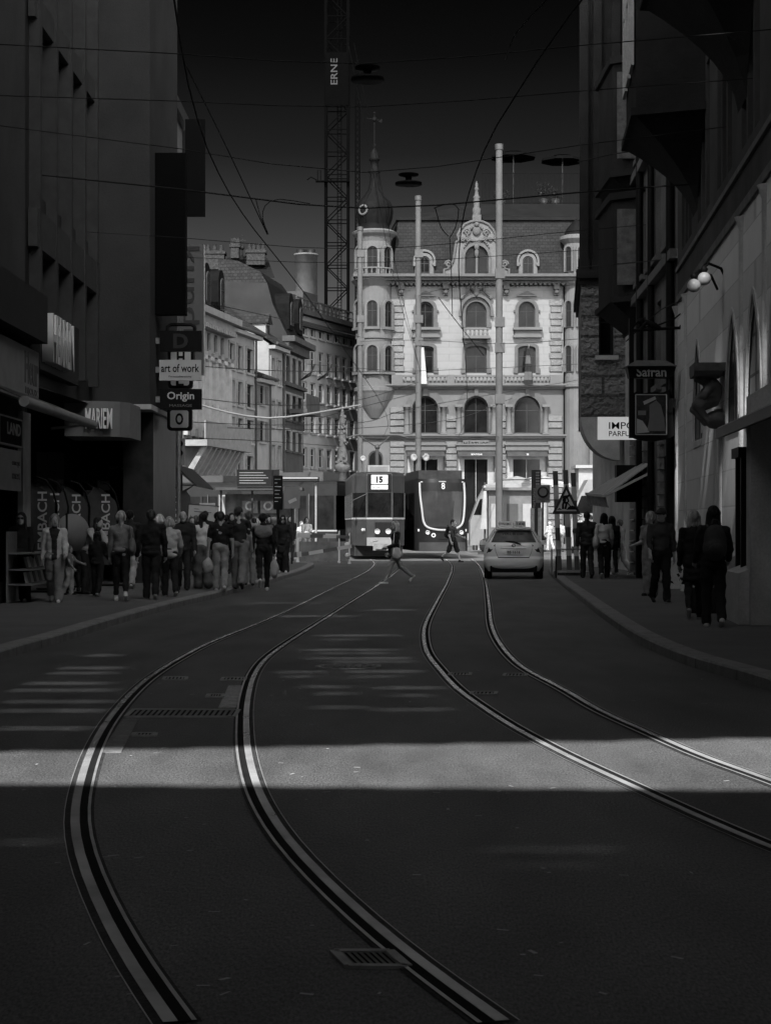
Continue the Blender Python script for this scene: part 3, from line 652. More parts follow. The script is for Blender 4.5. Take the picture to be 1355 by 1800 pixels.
def umbrella(loc, rad, hgt, lab, m, cat='parasol', grp='parasols on the roof terrace', layers=2, closed=False):
    t = thing('parasol', lab, cat, loc, group=grp)
    b = MB(); b.tube([(0, 0, 0), (0, 0, hgt)], 0.05, 8); b.box(-.35, .35, -.35, .35, 0, .1); b.build('pole', DARK, t)
    b = MB()
    if closed: b.lathe([(0.32, hgt * .35), (0.2, hgt * .5), (0.12, hgt * .8), (0.03, hgt)], n=10, smooth=False)
    else:
        b.lathe([(rad, hgt - 0.62), (rad, hgt - 0.42), (rad * 0.33, hgt - 0.12)], n=8, smooth=False, a0=0.39)
        b.lathe([(rad * 0.42, hgt - 0.1), (0.02, hgt + 0.1)], n=8, smooth=False, a0=0.39)
    b.build('canopy', m, t); return t
zt = Zm(337) + 0.38
umbrella((XX(902, YT), YT, zt), 1.95, ZZ(266, YT) - zt, 'open dark parasol on the roof terrace, left of the two', mat('parasol_black', .003, .9, .1, spec=0))
umbrella((XX(988, YT), YT, zt), 1.85, ZZ(272, YT) - zt, 'open dark parasol at the right end of the roof terrace', mat('parasol_black', .003))
t = thing('terrace_railing', 'thin barred railing along the roof terrace', 'railing', (XX(847, YT - 1), YT - 1, zt))
b = MB(); L = (1060 - 847) * YT / F; h = ZZ(309, YT) - zt
for k in range(90): b.box(L * k / 90, L * k / 90 + 0.035, -0.02, 0.02, 0, h)
b.box(0, L, -0.03, 0.03, h, h + 0.06); b.box(0, L, -0.025, 0.025, 0.1, 0.16); b.build('bars', mat('railing_black', .003, .8, .1, spec=.02), t)
for k, px in enumerate((880, 955, 975)):
    t = thing('planter', ['shrub in a tub behind the terrace railing, left of its parasol pole', 'rounded shrub in a tub behind the middle of the terrace railing', 'low shrub in a tub behind the right end of the terrace railing'][k], 'potted plant', (XX(px, YT), YT - 0.3, zt), group='tubs on the roof terrace')
    b = MB(); b.lathe([(.3, 0), (.4, .6), (.35, .6), (.02, .55)], n=10); b.build('tub', DARK, t)
    b = MB()
    for q in range(260):
        v = Vector((rnd.gauss(0, .3), rnd.gauss(0, .3), 0.9 + rnd.gauss(0, .3) + (0.5 if k == 1 else 0))); a, c = Vector((rnd.uniform(-1, 1), rnd.uniform(-1, 1), rnd.uniform(-1, 1))) * 0.1, Vector((rnd.uniform(-1, 1), rnd.uniform(-1, 1), rnd.uniform(-1, 1))) * 0.1
        b.add([v, v + a, v + a + c, v + c], [(0, 1, 2, 3)])
    b.build('foliage', mat('leaves', 0.018, 0.7, 0.4, 5), t)

# ------------------------------------------------------------------ unseen slotted screen added behind the camera to shade the street
BY = -6.0
KS = math.tan(EL) / math.cos(AZ)
def slot_for(px0, px1, py0, py1):
    """opening in the plane y=BY that lets the sun reach the ground between these rows and columns"""
    a = G(px0, py0); b = G(px1, py1); z0 = (b.y - BY) * KS; z1 = (a.y - BY) * KS
    sh = lambda g: g.x - (g.y - BY) * math.tan(AZ)
    m0, m1 = G(px0, (py0 + py1) / 2), G(px1, (py0 + py1) / 2)
    return (sh(m0), sh(m1), z0, z1)
bt = thing('shade_screen', 'unseen slotted screen added behind the camera to shade the street', 'building', (0, BY, 0))
slots = []
for k in range(14):                                # the wide gap that lets one band of sun across the road
    a, b = -420 + k * 165, -420 + (k + 1) * 165; f_ = ((a + b) / 2) / 1355
    slots.append(slot_for(a, b, 1320 - 23 * f_, 1377 + 12 * f_))
m_ = sum(q[1] - slots[i + 1][0] for i, q in enumerate(slots[:-1]))
for i in range(13): c_ = (slots[i][1] + slots[i + 1][0]) / 2; slots[i] = (slots[i][0], c_, *slots[i][2:]); slots[i + 1] = (c_, *slots[i + 1][1:])
for px0, px1, py, th in ((0, 120, 1137, 2.2), (20, 205, 1152, 2), (0, 210, 1174, 2.4), (0, 200, 1183, 2), (0, 190, 1201, 2.4), (0, 195, 1213, 2.4), (10, 200, 1233, 2.6), (0, 180, 1249, 3), (0, 160, 1280, 3), (655, 715, 1072, 1.4), (560, 690, 1117, 1.6), (570, 640, 1124, 1.3), (545, 690, 1142, 2), (555, 680, 1148, 1.6), (545, 715, 1157, 2), (580, 725, 1163, 1.6), (490, 560, 1181, 2), (615, 740, 1180, 2.2), (500, 550, 1189, 2), (630, 700, 1189, 1.8), (535, 610, 1207, 2.2), (670, 780, 1209, 2.4), (560, 625, 1219, 2.2), (690, 750, 1222, 2.2), (560, 640, 1243, 2.6), (660, 780, 1247, 2.6), (440, 560, 1060, 1), (470, 620, 1083, 1.2), (850, 1090, 1492, 3.5), (880, 1040, 1520, 3.5), (0, 90, 1480, 4)):
    slots.append(slot_for(px0, px1, py - th / 4, py + th / 4))  # thin slits added to throw faint light streaks on the road
wx = lambda d_: 4.3 + (d_ - 9.7) * (6.62 - 4.3) / 31.6         # where the sandstone wall on the right stands
for a_, b_, y0, y1 in ((27.2, 29.6, 705, 800), (29.6, 31.6, 720, 850), (33.4, 35.2, 700, 790), (37.2, 41.0, 690, 860)):
    k_ = max(1, round((b_ - a_) / .65))
    for i in range(k_):
        da, db = a_ + (b_ - a_) * i / k_, a_ + (b_ - a_) * (i + 1) / k_; dm_ = (da + db) / 2; e_ = 18 * i / k_
        slots.append((wx(db) - (db - BY) * math.tan(AZ), wx(da) - (da - BY) * math.tan(AZ) - 1e-4, ZZ(y1 - e_, dm_) + (dm_ - BY) * KS, ZZ(y0 + e_ * .5, dm_) + (dm_ - BY) * KS))  # openings added to throw soft light patches on the right wall
W0, W1, WS, HT1, HT2 = -32.0, 9.0, -15.0, 84 * KS, 87 * KS
flat = []
for q in slots:                                     # drop anything that would overlap an earlier opening
    if q[0] > W0 and q[1] < W1 or len(flat) < 14: 
        if all(q[1] <= g[0] + 1e-6 or q[0] >= g[1] - 1e-6 or q[3] <= g[2] or q[2] >= g[3] for g in flat): flat.append(q)
b = wall_mesh(W1, HT1, [(max(q[0], W0), min(q[1], W1), q[2], q[3], 'rect') for q in flat if q[1] > W0 and q[0] < W1], 0.02, 0, W0, 0)
b.quad((WS, 0, HT1), (W1, 0, HT1), (W1, 0, HT2), (WS, 0, HT2))
b.build('wall', mat('shade_screen_pale', 0.75, 0.9), bt)  # pale tone chosen to bounce light back up the street

sd = thing('side_shade_block', 'unseen block added beside the camera to darken the near road', 'building', (8, -6, 0)); mb = MB(); mb.box(0, 14, 0.05, 14.5, 0, 22); mb.build('wall', mat('shade_block_grey', 0.08, .9), sd)  # unseen block, added to cut the sky light on the near road
# ------------------------------------------------------------------ near buildings on the left
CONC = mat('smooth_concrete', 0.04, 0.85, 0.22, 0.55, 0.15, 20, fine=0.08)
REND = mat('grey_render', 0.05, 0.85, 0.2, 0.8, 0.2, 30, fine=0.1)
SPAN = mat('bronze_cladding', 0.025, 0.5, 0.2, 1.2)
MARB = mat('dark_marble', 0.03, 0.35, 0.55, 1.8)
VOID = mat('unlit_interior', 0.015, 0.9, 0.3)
FRM = mat('window_frame_grey', 0.06, 0.5, 0.15)
LBX = -7.0
def YL(px, X=LBX): return X * F / (px - CX)
# nearest: narrow pale house front at the frame edge
b1 = thing('shop_house', 'pale rendered shop house cut by the left edge of the photo', 'building', (0, 0, 0))
W1 = Wall((LBX, -4, 0), (0, 1)); ops = []
for fl, (z0, z1) in enumerate(((6.0, 8.0), (8.9, 11.1), (12.0, 14.0))):
    for k in range(11): ops.append((1.0 + k * 3.4, 2.5 + k * 3.4, z0, z1, 'rect'))
sh = [(1.0 + k * 6.6, 6.2 + k * 6.6, 0.5, 3.4, 'rect') for k in range(6)]
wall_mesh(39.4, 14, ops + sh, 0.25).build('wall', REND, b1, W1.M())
for o in ops: window(W1, o, b1, FRM, GLASS, 0.22, (1, 1), 0.08, sill=0.1, sill_m=REND)
for o in sh: window(W1, o, b1, DARK, GLASS, 0.22, (1, 0), 0.06, 'shop_window')
mb = MB(); mb.box(-16, -7.02, 35.38, 35.39, 0, 14); mb.box(-16, -7.3, -4, 35.3, 13.9, 14.1); mb.build('roof', REND, b1)
mb = MB(); mb.box(-6.99, -6.85, -4, 35.4, 5.1, 5.3); mb.build('string_course', REND, b1)
mb = MB(); mb.box(-6.98, -6.88, 34.6, 35.35, 0.12, 3.7); mb.build('door_surround', mat('pale_frame', 0.42, 0.6, 0.2, 3), b1)
# its signs
def board(name, label, cat, c, normal, w, h, t, m, txts=(), rim=None, group=None, sx=1):
    """flat board: c centre, txts = list of (string, rel x, rel z, width, height, material, bold)"""
    o = thing(name, label, cat, c, group=group); n = Vector((normal[0], normal[1], 0)).normalized(); r = Vector((0, 0, 1)).cross(n).normalized()
    M = Matrix((r, n, Vector((0, 0, 1)))).transposed(); mb = MB(); mb.bx((0, 0, 0), (w, t, h), M); p = mb.build('panel', m, o)
    for s, x, z, ww, hh, tm, bo in txts:
        text(s, 0.3, tm, o, face_M(r * x + n * (t / 2 + 0.004) + Vector((0, 0, z)), n), bo, 0.004, width=ww, height=hh)
    if rim:
        mb = MB(); k = 0.03
        for s in (-1, 1):
            mb.bx(r * (s * (w / 2)) , (k, t + 0.02, h + k), M); mb.bx((0, 0, s * h / 2), (w - k, t + 0.014, k), M)
        mb.build('rim', rim, o)
    return o, r, n
X = -6.72
o, r, n = board('fascia_sign', 'long pale fascia sign with script lettering on the shop house', 'shop sign', (X, 31.5, 4.35), (1, 0), 7.0, 1.0, 0.12, mat('pale_fascia', 0.16, 0.6, 0.15), [('Fleur', 2.8, 0.12, 1.3, 0.6, DARK, 0.02), ('BIJOUX', 2.8, -0.32, 1.2, 0.16, DARK, 0.01)])
o, r, n = board('sign_box', 'dark sign box above the pale fascia sign', 'shop sign', (-6.7, 31.6, 5.45), (1, 0), 6.4, 0.9, 0.5, mat('dark_sign_box', 0.02, 0.6, 0.2))
t = thing('raised_letters', 'tall raised pale letters on a dark band over the awning', 'shop sign', (-6.8, 37.6, 5.2))
mb = MB(); mb.box(-.1, .1, -2.2, 2.2, -0.62, 0.62); mb.build('band', SPAN, t)
text('HERREN', 1, mat('letter_face', 0.45, 0.5, 0.1), t, face_M((0.22, -0.9, 0.0), (1, 0, 0)), 0.03, 0.11, width=2.4, height=0.95)
t = thing('roller_awning', 'half retracted roller awning at the edge of the shop house', 'awning', (-6.6, 33.5, 3.75))
mb = MB(); mb.tube([(0.75, -4, -0.2), (0.75, 3.0, -0.2)], 0.09, 10); mb.build('front_bar', mat('awning_bar', 0.2, 0.5, .2), t)
mb = MB(); mb.prism([(0, -4, 0.16), (0.72, -4, -0.16), (0.72, -4, -0.13), (0, -4, 0.19)], (0, 6.9, 0)); mb.build('fabric', DARK, t)
mb = MB(); mb.bar((0, 2.5, -0.3), (0.75, 2.9, -0.2), 0.05); mb.build('arm', STEEL, t)
board('poster_case', 'dark framed poster reading ND at the left edge of the photo', 'poster', (-6.86, 33.2, 3.25), (1, 0), 2.0, 0.5, 0.08, VOID, [('LAND', 0.25, 0.05, 1.2, 0.22, PALE, 0.02)], rim=PALE)
board('notice_board', 'pale notice board under the dark ND poster', 'notice board', (-6.87, 33.3, 2.55), (1, 0), 1.9, 0.75, 0.05, PALE, [('concept', 0.45, 0.12, 0.7, 0.12, DARK, 0), ('concert', 0.45, -0.1, 0.7, 0.12, DARK, 0)])

# second: recessed window bays, then the projecting concrete block over a dark entrance
b2 = thing('department_store', 'modern dark store with strip windows and a blank projecting concrete block', 'building', (0, 0, 0))
W2 = Wall((LBX, 35.4, 0), (0, 1)); ops = []
for z0, z1 in ((5.9, 7.5), (8.2, 11.4), (12.1, 15.1)):
    for k in range(4): ops.append((0.75 + k * 1.78, 2.25 + k * 1.78, z0 - (0.9 if z0 < 6 else 0), z1 - (0.6 if z0 < 6 else 0), 'rect'))
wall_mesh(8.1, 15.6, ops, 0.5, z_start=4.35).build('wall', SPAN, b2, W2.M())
for o in ops: window(W2, o, b2, FRM, mat('dim_window_glass', 0.03, 0.25, 0.3, 3), 0.4, (0, 0), 0.07)
mb = MB()
for k in range(5): mb.box(LBX - 0.4, LBX + 0.22, 35.4 + 0.4 + k * 1.78, 35.4 + 0.62 + k * 1.78, 4.8, 15.5)
mb.build('mullion_fins', mat('fin_grey', 0.045, 0.6, 0.2), b2)
mb = MB(); mb.box(LBX + 0.02, LBX + 0.2, 35.6, 43.45, 7.0, 7.75); mb.box(LBX + 0.02, LBX + 0.16, 35.6, 43.45, 11.5, 12.0); mb.build('spandrel', mat('spandrel_grey', 0.05, 0.6, 0.2), b2)
mb = MB(); mb.box(-16, -5.62, 43.5, 49.2, 4.42, 16.5); mb.build('projecting_block', CONC, b2)
mb = MB(); mb.box(-6.9, -5.58, 43.42, 49.25, 4.3, 4.42); mb.build('drip_edge', mat('pale_metal_edge', 0.42, 0.5, 0.15), b2)
mb = MB(); mb.box(-6.42, -5.68, 44.6, 49.2, 0, 4.3); mb.build('pillar', MARB, b2)
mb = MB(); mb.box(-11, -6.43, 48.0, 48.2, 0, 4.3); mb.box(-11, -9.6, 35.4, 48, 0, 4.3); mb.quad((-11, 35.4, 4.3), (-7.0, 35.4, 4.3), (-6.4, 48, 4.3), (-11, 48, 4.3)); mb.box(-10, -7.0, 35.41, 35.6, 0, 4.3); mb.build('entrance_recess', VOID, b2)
mb = MB(); mb.box(-8.9, -8.2, 46.5, 47.9, 0, 3.4); mb.build('inner_panel', MIDG, b2)
for k, (x0, x1) in enumerate(((-8.1, -7.4), (-7.3, -6.6))):
    mb = MB(); mb.box(x0, x1, 47.9, 47.95, 0.12, 2.9); f = mb.build('door', mat('door_glass', 0.05, 0.15, 0.4, 2), b2)
    mb = MB(); mb.box(x0, x0 + .06, 47.86, 47.91, 0.12, 2.95); mb.box(x1 - .06, x1, 47.86, 47.91, 0.12, 2.95); mb.box(x0, x1, 47.865, 47.905, 2.88, 2.96); mb.build('door_frame', FRM, f)
t = thing('canopy_sign', 'pale curved canopy fascia with bright raised letters over the entrance', 'shop sign', (-6.5, 41.3, 3.95))
pts = [(-0.75, -0.15), (0.1, 0.0), (0.45, 0.2), (0.62, 0.6), (0.66, 2.2), (-0.9, 2.2)]
mb = MB(); mb.prism([(x, y, -0.4) for x, y in pts], (0, 0, 0.8)); mb.build('fascia', mat('canopy_grey', 0.14, 0.6, 0.12), t)
text('MARIEM', 1, mat('bright_letters', 0.75, 0.4, 0.05), t, face_M((0.02, -0.1, 0.0), (0.1, -1, 0)), 0.03, 0.08, width=0.6, height=0.46)
board('street_number_sign', 'dark strip reading GASSE 14 above the store door', 'sign', (-6.85, 47.8, 3.05), (0, -1), 0.9, 0.16, 0.06, BLACK, [('GASSE 14', 0, 0, 0.75, 0.1, PALE, 0.01)])
for k, (px0, px1, y0, y1, lab) in enumerate(((147, 165, 862, 897, 'upper of two pale notices behind the flags'), (147, 168, 899, 925, 'lower of two pale notices behind the flags'), (172, 193, 845, 862, 'small pale notice beside the store pillar'), (101, 112, 843, 893, 'narrow white banner between two dark flags'))):
    d = 45.5; c = P((px0 + px1) / 2, (y0 + y1) / 2, d)
    board('notice', lab, 'notice', c, (0, -1), (px1 - px0) * d / F, (y1 - y0) * d / F, 0.03, PALE, [('INFO', 0, 0.05, 0.16, 0.06, DARK, 0)] if k == 2 else ([('o', 0, 0.06, 0.1, 0.1, MIDG, 0), ('Beratung', 0, -0.12, 0.2, 0.04, DARK, 0)] if k < 2 else ()), group='notices at the store entrance')
t = thing('wall_light', 'round dark lamp under the strip windows', 'lamp', P(111, 582, 40.2)); mb = MB(); mb.ball((0, 0, 0), 0.14); mb.build('shade', BLACK, t); mb = MB(); mb.tube([(0, 0, 0.1), (-0.5, 0, 0.16)], 0.025, 6); mb.build('arm', BLACK, t)
# third: narrow dark front with downpipes behind the hanging signs
b3 = thing('narrow_house', 'narrow dark house front with downpipes behind the hanging signs', 'building', (0, 0, 0))
W3 = Wall((-6.9, 49.2, 0), (0, 1)); ops = [(1.0 + k * 2.4, 2.2 + k * 2.4, 4.6 + 3.2 * f_, 6.6 + 3.2 * f_, 'rect') for k in range(5) for f_ in range(3)]
wall_mesh(12.8, 15, ops, 0.2).build('wall', mat('soot_render', 0.1, 0.9, 0.2), b3, W3.M())
for o in ops: window(W3, o, b3, FRM, GLASS, 0.2, (1, 1), 0.08)
mb = MB(); mb.box(-16, -6.9, 61.9, 62, 0, 15); mb.box(-16, -6.7, 49.3, 62.1, 15, 15.4); mb.build('roof', DARK, b3)
mb = MB(); mb.tube([(-5.75, 49.5, 0), (-5.75, 49.5, 4.2)], 0.05, 8); mb.tube([(-5.9, 52, 0), (-5.9, 52, 4.6)], 0.06, 8); mb.build('downpipe', STEEL, b3)

# hanging signs on the corner of the concrete block
def hang(name, label, x0, x1, y0, y1, d, m, txts=(), t=0.14, arms=(), rim=None, group=None):
    c = P((x0 + x1) / 2, (y0 + y1) / 2, d); w, h = (x1 - x0) * d / F, (y1 - y0) * d / F
    o, r, n = board(name, label, 'hanging sign', c, (0, -1), w, h, t, m, txts, rim, group)
    for ay in arms:
        z = ZZ(ay, d) - c.z; mb = MB(); xl = XX(268, d) - c.x; mb.box(xl, -w / 2, -0.04, 0.04, z - 0.07, z + 0.07); mb.build('bracket', STEEL, o)
    return o
D5 = 44.6
hang('hanging_sign', 'tall blank black sign box at the top of the sign stack', 270, 328, 271, 554, D5, mat('black_box', 0.003, 0.8, 0.2, spec=.05), t=0.35, arms=(275, 549))
o = hang('hanging_sign', 'black suitcase shaped sign with a dark letter D', 282, 355, 582, 618, D5, BLACK, [('D', 0, 0, 0.36, 0.36, mat('dull_letter', 0.035, 0.5, 0.1), 0.03)], t=0.2, arms=(599,))
mb = MB(); mb.tube([(-0.34, 0, 0.24), (-0.33, 0, 0.36), (-0.25, 0, 0.41), (0.25, 0, 0.41), (0.33, 0, 0.36), (0.34, 0, 0.24)], 0.045, 8); mb.build('handle', BLACK, o)
o = hang('hanging_sign', 'white hanging sign reading art of work', 281, 354, 633, 669, D5, mat('white_sign', 0.42, 0.5, 0.08), [('art of work', 0, 0.05, 0.93, 0.2, BLACK, 0.012), ('Personalberatung', 0, -0.16, 0.55, 0.055, DARK, 0)], arms=(650,))
o = hang('hanging_sign', 'black hanging sign reading Origin MASSAGE', 282, 355, 684, 720, D5, BLACK, [('Origin', 0, 0.06, 0.66, 0.24, mat('white_letters', 0.5, 0.5, 0.05), 0.014), ('MASSAGE', 0, -0.155, 0.55, 0.06, MIDG, 0)], arms=(702,))
# box letters of the vertical sign behind
D6 = 46.2
for lab, l, x0, x1, y0, y1 in (('square box letter H with dark rim behind the white sign', 'H', 296, 342, 612, 645), ('square box letter L with dark rim between white and black signs', 'L', 296, 339, 655, 683), ('rounded box letter O with dark rim below the black sign', 'O', 295, 338, 717, 757)):
    c = P((x0 + x1) / 2, (y0 + y1) / 2, D6); w, h = (x1 - x0) * D6 / F, (y1 - y0) * D6 / F
    o = thing('box_letter', lab, 'hanging sign', c, group='box letters of the vertical sign')
    def rr(w, h, r, n=5): return [(sx * (w / 2 - r) + r * math.cos(a), sz * (h / 2 - r) + r * math.sin(a)) for sx, sz, a0 in ((1, 1, 0), (-1, 1, 90), (-1, -1, 180), (1, -1, 270)) for a in [R(a0 + 90 * k / n) for k in range(n + 1)]]
    mb = MB(); mb.prism([(x, -0.1, z) for x, z in rr(w, h, 0.09)], (0, 0.25, 0)); mb.build('case', BLACK, o)
    mb = MB(); mb.prism([(x, -0.12, z) for x, z in rr(w - 0.16, h - 0.14, 0.06)], (0, 0.03, 0)); mb.build('face', PALE, o)
    text(l, 0.3, BLACK, o, face_M((0, -0.125, 0), (0, -1, 0)), 0.03, 0.004, width=0.2, height=0.3)
# banners on the narrow house
o = hang('banner', 'grey vertical banner with large dark letters behind the sign stack', 318, 359, 430, 660, 56, mat('grey_banner', 0.08, 0.7, 0.1), (), t=0.06)
M = face_M((-0.02, -0.05, 0.2), (0, -1, 0)) @ Matrix.Rotation(R(-90), 4, 'Z'); text('kundra', 0.6, mat('banner_ink', 0.04, 0.7, 0.1), o, M, 0.01, 0.003, width=3.5, height=0.5)
mb = MB(); mb.box(0.36, 0.385, -.06, .06, -2.0, 2.0); mb.build('edge_rail', PALE, o)
hang('banner', 'blank black banner above the grey vertical banner', 326, 361, 210, 381, 57, mat('black_banner', 0.004, 0.8, 0.2, spec=.05), t=0.08)
t = thing('traffic_light', 'grey traffic light box below the letter O sign', 'traffic light', P(318, 790, 58))
mb = MB(); mb.box(-.13, .13, -.12, .12, -.5, .35); mb.build('housing', MIDG, t)
for k in range(2):
    mb = MB(); mb.lathe([(0.001, 0), (0.09, 0), (0.1, 0.14), (0.085, 0.14), (0.08, 0.02)], n=14); q = mb.build('signal_lens', BLACK, t); q.matrix_local = face_M((0, -0.125, 0.18 - 0.3 * k))
t = thing('sloping_awning', 'dark sloping awning beyond the downpipes', 'awning', P(310, 835, 60))
mb = MB(); a, b, c = P(306, 815, 60) - t.location, P(345, 852, 60) - t.location, P(306, 822, 60) - t.location
mb.prism([a, b, b - Vector((0, 0, .06)), c], (0, 6, 0)); mb.build('fabric', DARK, t); mb = MB(); mb.bar(P(298, 853, 60) - t.location, P(346, 853, 60) - t.location, .05); mb.build('front_bar', DARK, t)
# feather flags
def feather(px, yb, yt, d, lab, flip=False, txt='EMBACH', turn=0):
    t = thing('feather_flag', lab, 'flag', G(px, yb, PZ) if False else Vector((XX(px, d), d, PZ)), rz=turn, group='dark feather flags outside the store')
    H = ZZ(yt, d) - PZ; s = -1 if flip else 1; mb = MB()
    pole = [(0, 0, 0), (0, 0, H * .55), (0.02 * s, 0, H * .75), (-0.06 * s, 0, H * .88), (-0.22 * s, 0, H * .97), (-0.42 * s, 0, H)]
    pole = [(0.36 * s + x, y, z) for x, y, z in pole]; mb.tube(pole, 0.025, 6); mb.build('pole', BLACK, t)
    mb = MB(); vs = []; n = 12
    for k in range(n + 1):
        z = H * (0.2 + 0.8 * k / n); xr = 0.36 - (0.78 * max(0, (z / H - .72) / .28) ** 2.2); xl = -0.22 - 0.12 * math.sin(min(1, z / H) * 2.5) if z < H * .93 else -0.2; xl = min(xl, xr - 0.02)
        for j in range(4): x = xl + (xr - xl) * j / 3; vs.append((x * s, 0.03 * math.sin(z * 3 + j), z))
    mb.add(vs, [(4 * k + j, 4 * k + j + 1, 4 * k + j + 5, 4 * k + j + 4) for k in range(n) for j in range(3)], 0, True); mb.build('cloth', mat('flag_cloth', 0.055, 0.8, 0.2), t)
    M = face_M((0.08 * s, -0.045, H * .62), (0, -1, 0)) @ Matrix.Rotation(R(90), 4, 'Z'); text(txt, 0.3, mat('flag_letters', 0.42, 0.7, 0.05), t, M, 0.012, 0.003, width=H * .5, height=0.2)
    mb = MB(); mb.box(-.3, .5, -.25, .25, 0, .04); mb.build('base', BLACK, t)
feather(69, 1045, 838, 38.5, 'dark feather flag nearest the left edge of the photo')
feather(90, 1045, 842, 40.0, 'dark feather flag second from the left edge', turn=0.25)
feather(129, 1040, 845, 41.5, 'dark feather flag above the round disc sign')
feather(180, 1040, 845, 42.5, 'dark feather flag right before the marble pillar', turn=0.2)
feather(317, 1000, 853, 57, 'dark feather flag curving the other way under the awning', True)
t = thing('disc_sign', 'round grey disc sign on a thin dark stand', 'sign', (XX(126, 38), 38, PZ))
z = ZZ(936, 38) - PZ; mb = MB(); mb.lathe([(0.0001, -.02), (0.39, -.02), (0.39, .02), (0.0001, .02)], n=40); q = mb.build('disc', mat('disc_grey', 0.16, 0.5, 0.08), t); q.matrix_local = face_M((0.02, 0, z), (0.75, -1, 0))
mb = MB(); mb.tube([(-0.08, -.1, 0), (-0.08, -.1, z + .4)], .025, 8); mb.box(-.4, .3, -.3, .2, 0, .03); mb.build('stand', BLACK, t)
# postcard racks at the left edge
t = thing('display_rack', 'low rack of printed cards beside the house wall at the left edge', 'rack', (-6.65, 34.5, PZ))
mb = MB()
for z in (0.35, 0.62, 0.92): mb.box(-.2, .25, -1.5, .45, z - .03, z)
mb.box(-.22, -.18, -1.5, .45, 0, 1.3); mb.build('frame', STEEL, t)
for k in range(14):
    mb = MB(); x0 = -1.4 + (k % 7) * .26; z0 = .36 + (k // 7) * .28; mb.bx((0.1, x0 + .1, z0 + .1), (.02, .2, .2), Matrix.Rotation(R(-14), 3, 'Y')); mb.build('card', [PALE, MIDG, WHITE, DARK][k % 4], t)
# ------------------------------------------------------------------ buildings on the right
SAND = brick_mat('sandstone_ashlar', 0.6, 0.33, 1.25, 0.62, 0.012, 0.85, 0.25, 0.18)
SANDP = mat('plain_sandstone', 0.42, 0.85, 0.3, 0.9, 0.25, 22, fine=0.1)
DIMST = mat('dimmed_dark_stone', 0.02, 0.85, 0.3, 1.2, 0.3, 20)  # dark stone, lowered further to put the upper fronts' shade into its colour
ROCK = brick_mat('rock_faced_stone', 0.2, 0.03, 1.7, 0.62, 0.05, 0.9, 1.0, 0.3, noise_bump=0.3)
ROCKY = brick_mat('rock_faced_stone_side', 0.2, 0.03, 1.7, 0.62, 0.05, 0.9, 1.0, 0.3, 'YZ', 0.3)
g1 = thing('gothic_guild_house', 'tall sandstone house with a row of pointed arch windows along the right pavement', 'building', (0, 0, 0))
A, B = Vector((6.62, 41.3, 0)), Vector((4.3, 9.7, 0)); WR = Wall(A, (B - A)); LR = (B - A).length
def UR(px):      # wall coordinate where a photo column meets the wall plane
    k = (px - CX) / F; d_ = WR.u; t = (k * A.y - A.x) / (d_.x - k * d_.y); return t
ops = []
for a, b, z1 in ((1219, 1233, 5.2), (1277, 1298, 5.1), (1311, 1338, 5.1)): ops.append((UR(a), UR(b), 3.25, z1, 'point'))
u = UR(1338) + 1.0
while u + 1.6 < LR - 1: ops.append((u, u + 1.55, 3.25, 5.35, 'point')); u += 2.9
low = list(ops)
upo = []
for z0, z1 in ((7.6, 10.4), (11.4, 14.2)):
    u = 1.1
    while u < LR - 2.5: upo += [(u, u + 0.62, z0, z1, 'rect'), (u + 0.82, u + 1.44, z0, z1, 'rect'), (u + 1.64, u + 2.26, z0, z1, 'rect')]; u += 3.6
gate = [(LR - 14.5, LR - 12.3, 0.12, 3.0, 'round')]
wall_mesh(LR, 6.62, ops + gate, 0.06).build('wall', SAND, g1, WR.M()); wall_mesh(LR, 18, upo, 0.5, z_start=6.62).build('upper_wall', mat('shaded_ashlar', 0.06, .85, .3, .8, .2, 20), g1, WR.M())  # upper wall gets a much darker colour that stands in for shade
for o in low: window(WR, o, g1, mat('leaded_frame', 0.03, 0.5, 0.2), mat('leaded_glass', 0.006, 0.3, 0.5, 6, spec=.1), 0.06, (1, 2), 0.05, depth=.03)
for o in upo: window(WR, o, g1, DIMST, GLASS, 0.35, (0, 1), 0.06)
for o in gate: window(WR, o, g1, DARK, VOID, 0.06, (1, 1), 0.1, 'door')
mb = MB(); mb.box(0, LR, -12, -0.6, 17.9, 18.2); mb.quad((0, -0.01, 0), (0, -12, 0), (0, -12, 18), (0, -0.01, 18)); mb.build('roof', SANDP, g1, WR.M())
for o in low:                                       # moulded arch rims and pale torn paper-like sills
    d = MB(); pts = outline(o); t = 0.12; c = (o[0] + o[1]) / 2
    for i in range(len(pts) - 1):
        if pts[i][1] < o[2] + 0.01 and pts[i + 1][1] < o[2] + 0.01: continue
        (x0, z0), (x1, z1) = pts[i], pts[i + 1]; e0, e1 = (t if x0 > c else -t), (t if x1 > c else -t)
        if abs(x0 - c) < 1e-6: e0 = 0
        if abs(x1 - c) < 1e-6: e1 = 0
        d.prism([(x0, 0.002, z0), (x1, 0.002, z1), (x1 + e1, 0.002, z1 + 0.1), (x0 + e0, 0.002, z0 + 0.1)], (0, 0.025, 0))
    d.build('arch_rim', SANDP, g1, WR.M())
    d = MB(); d.prism([(o[0] + .02, -.35, o[2]), (o[0] + .02, 0.02, o[2] - 0.02), (o[0] + .02, 0.02, o[2] - 0.14), (o[0] + .02, -.35, o[2] - .14)], (o[1] - o[0] - .04, 0, 0)); d.build('sill', SANDP, g1, WR.M())
d = MB(); d.box(0, LR, 0.003, 0.045, 6.55, 6.7); d.box(0, LR, 0.003, 0.05, 7.25, 7.35); d.build('string_course', mat('dark_string', .12, .85, .3), g1, WR.M())
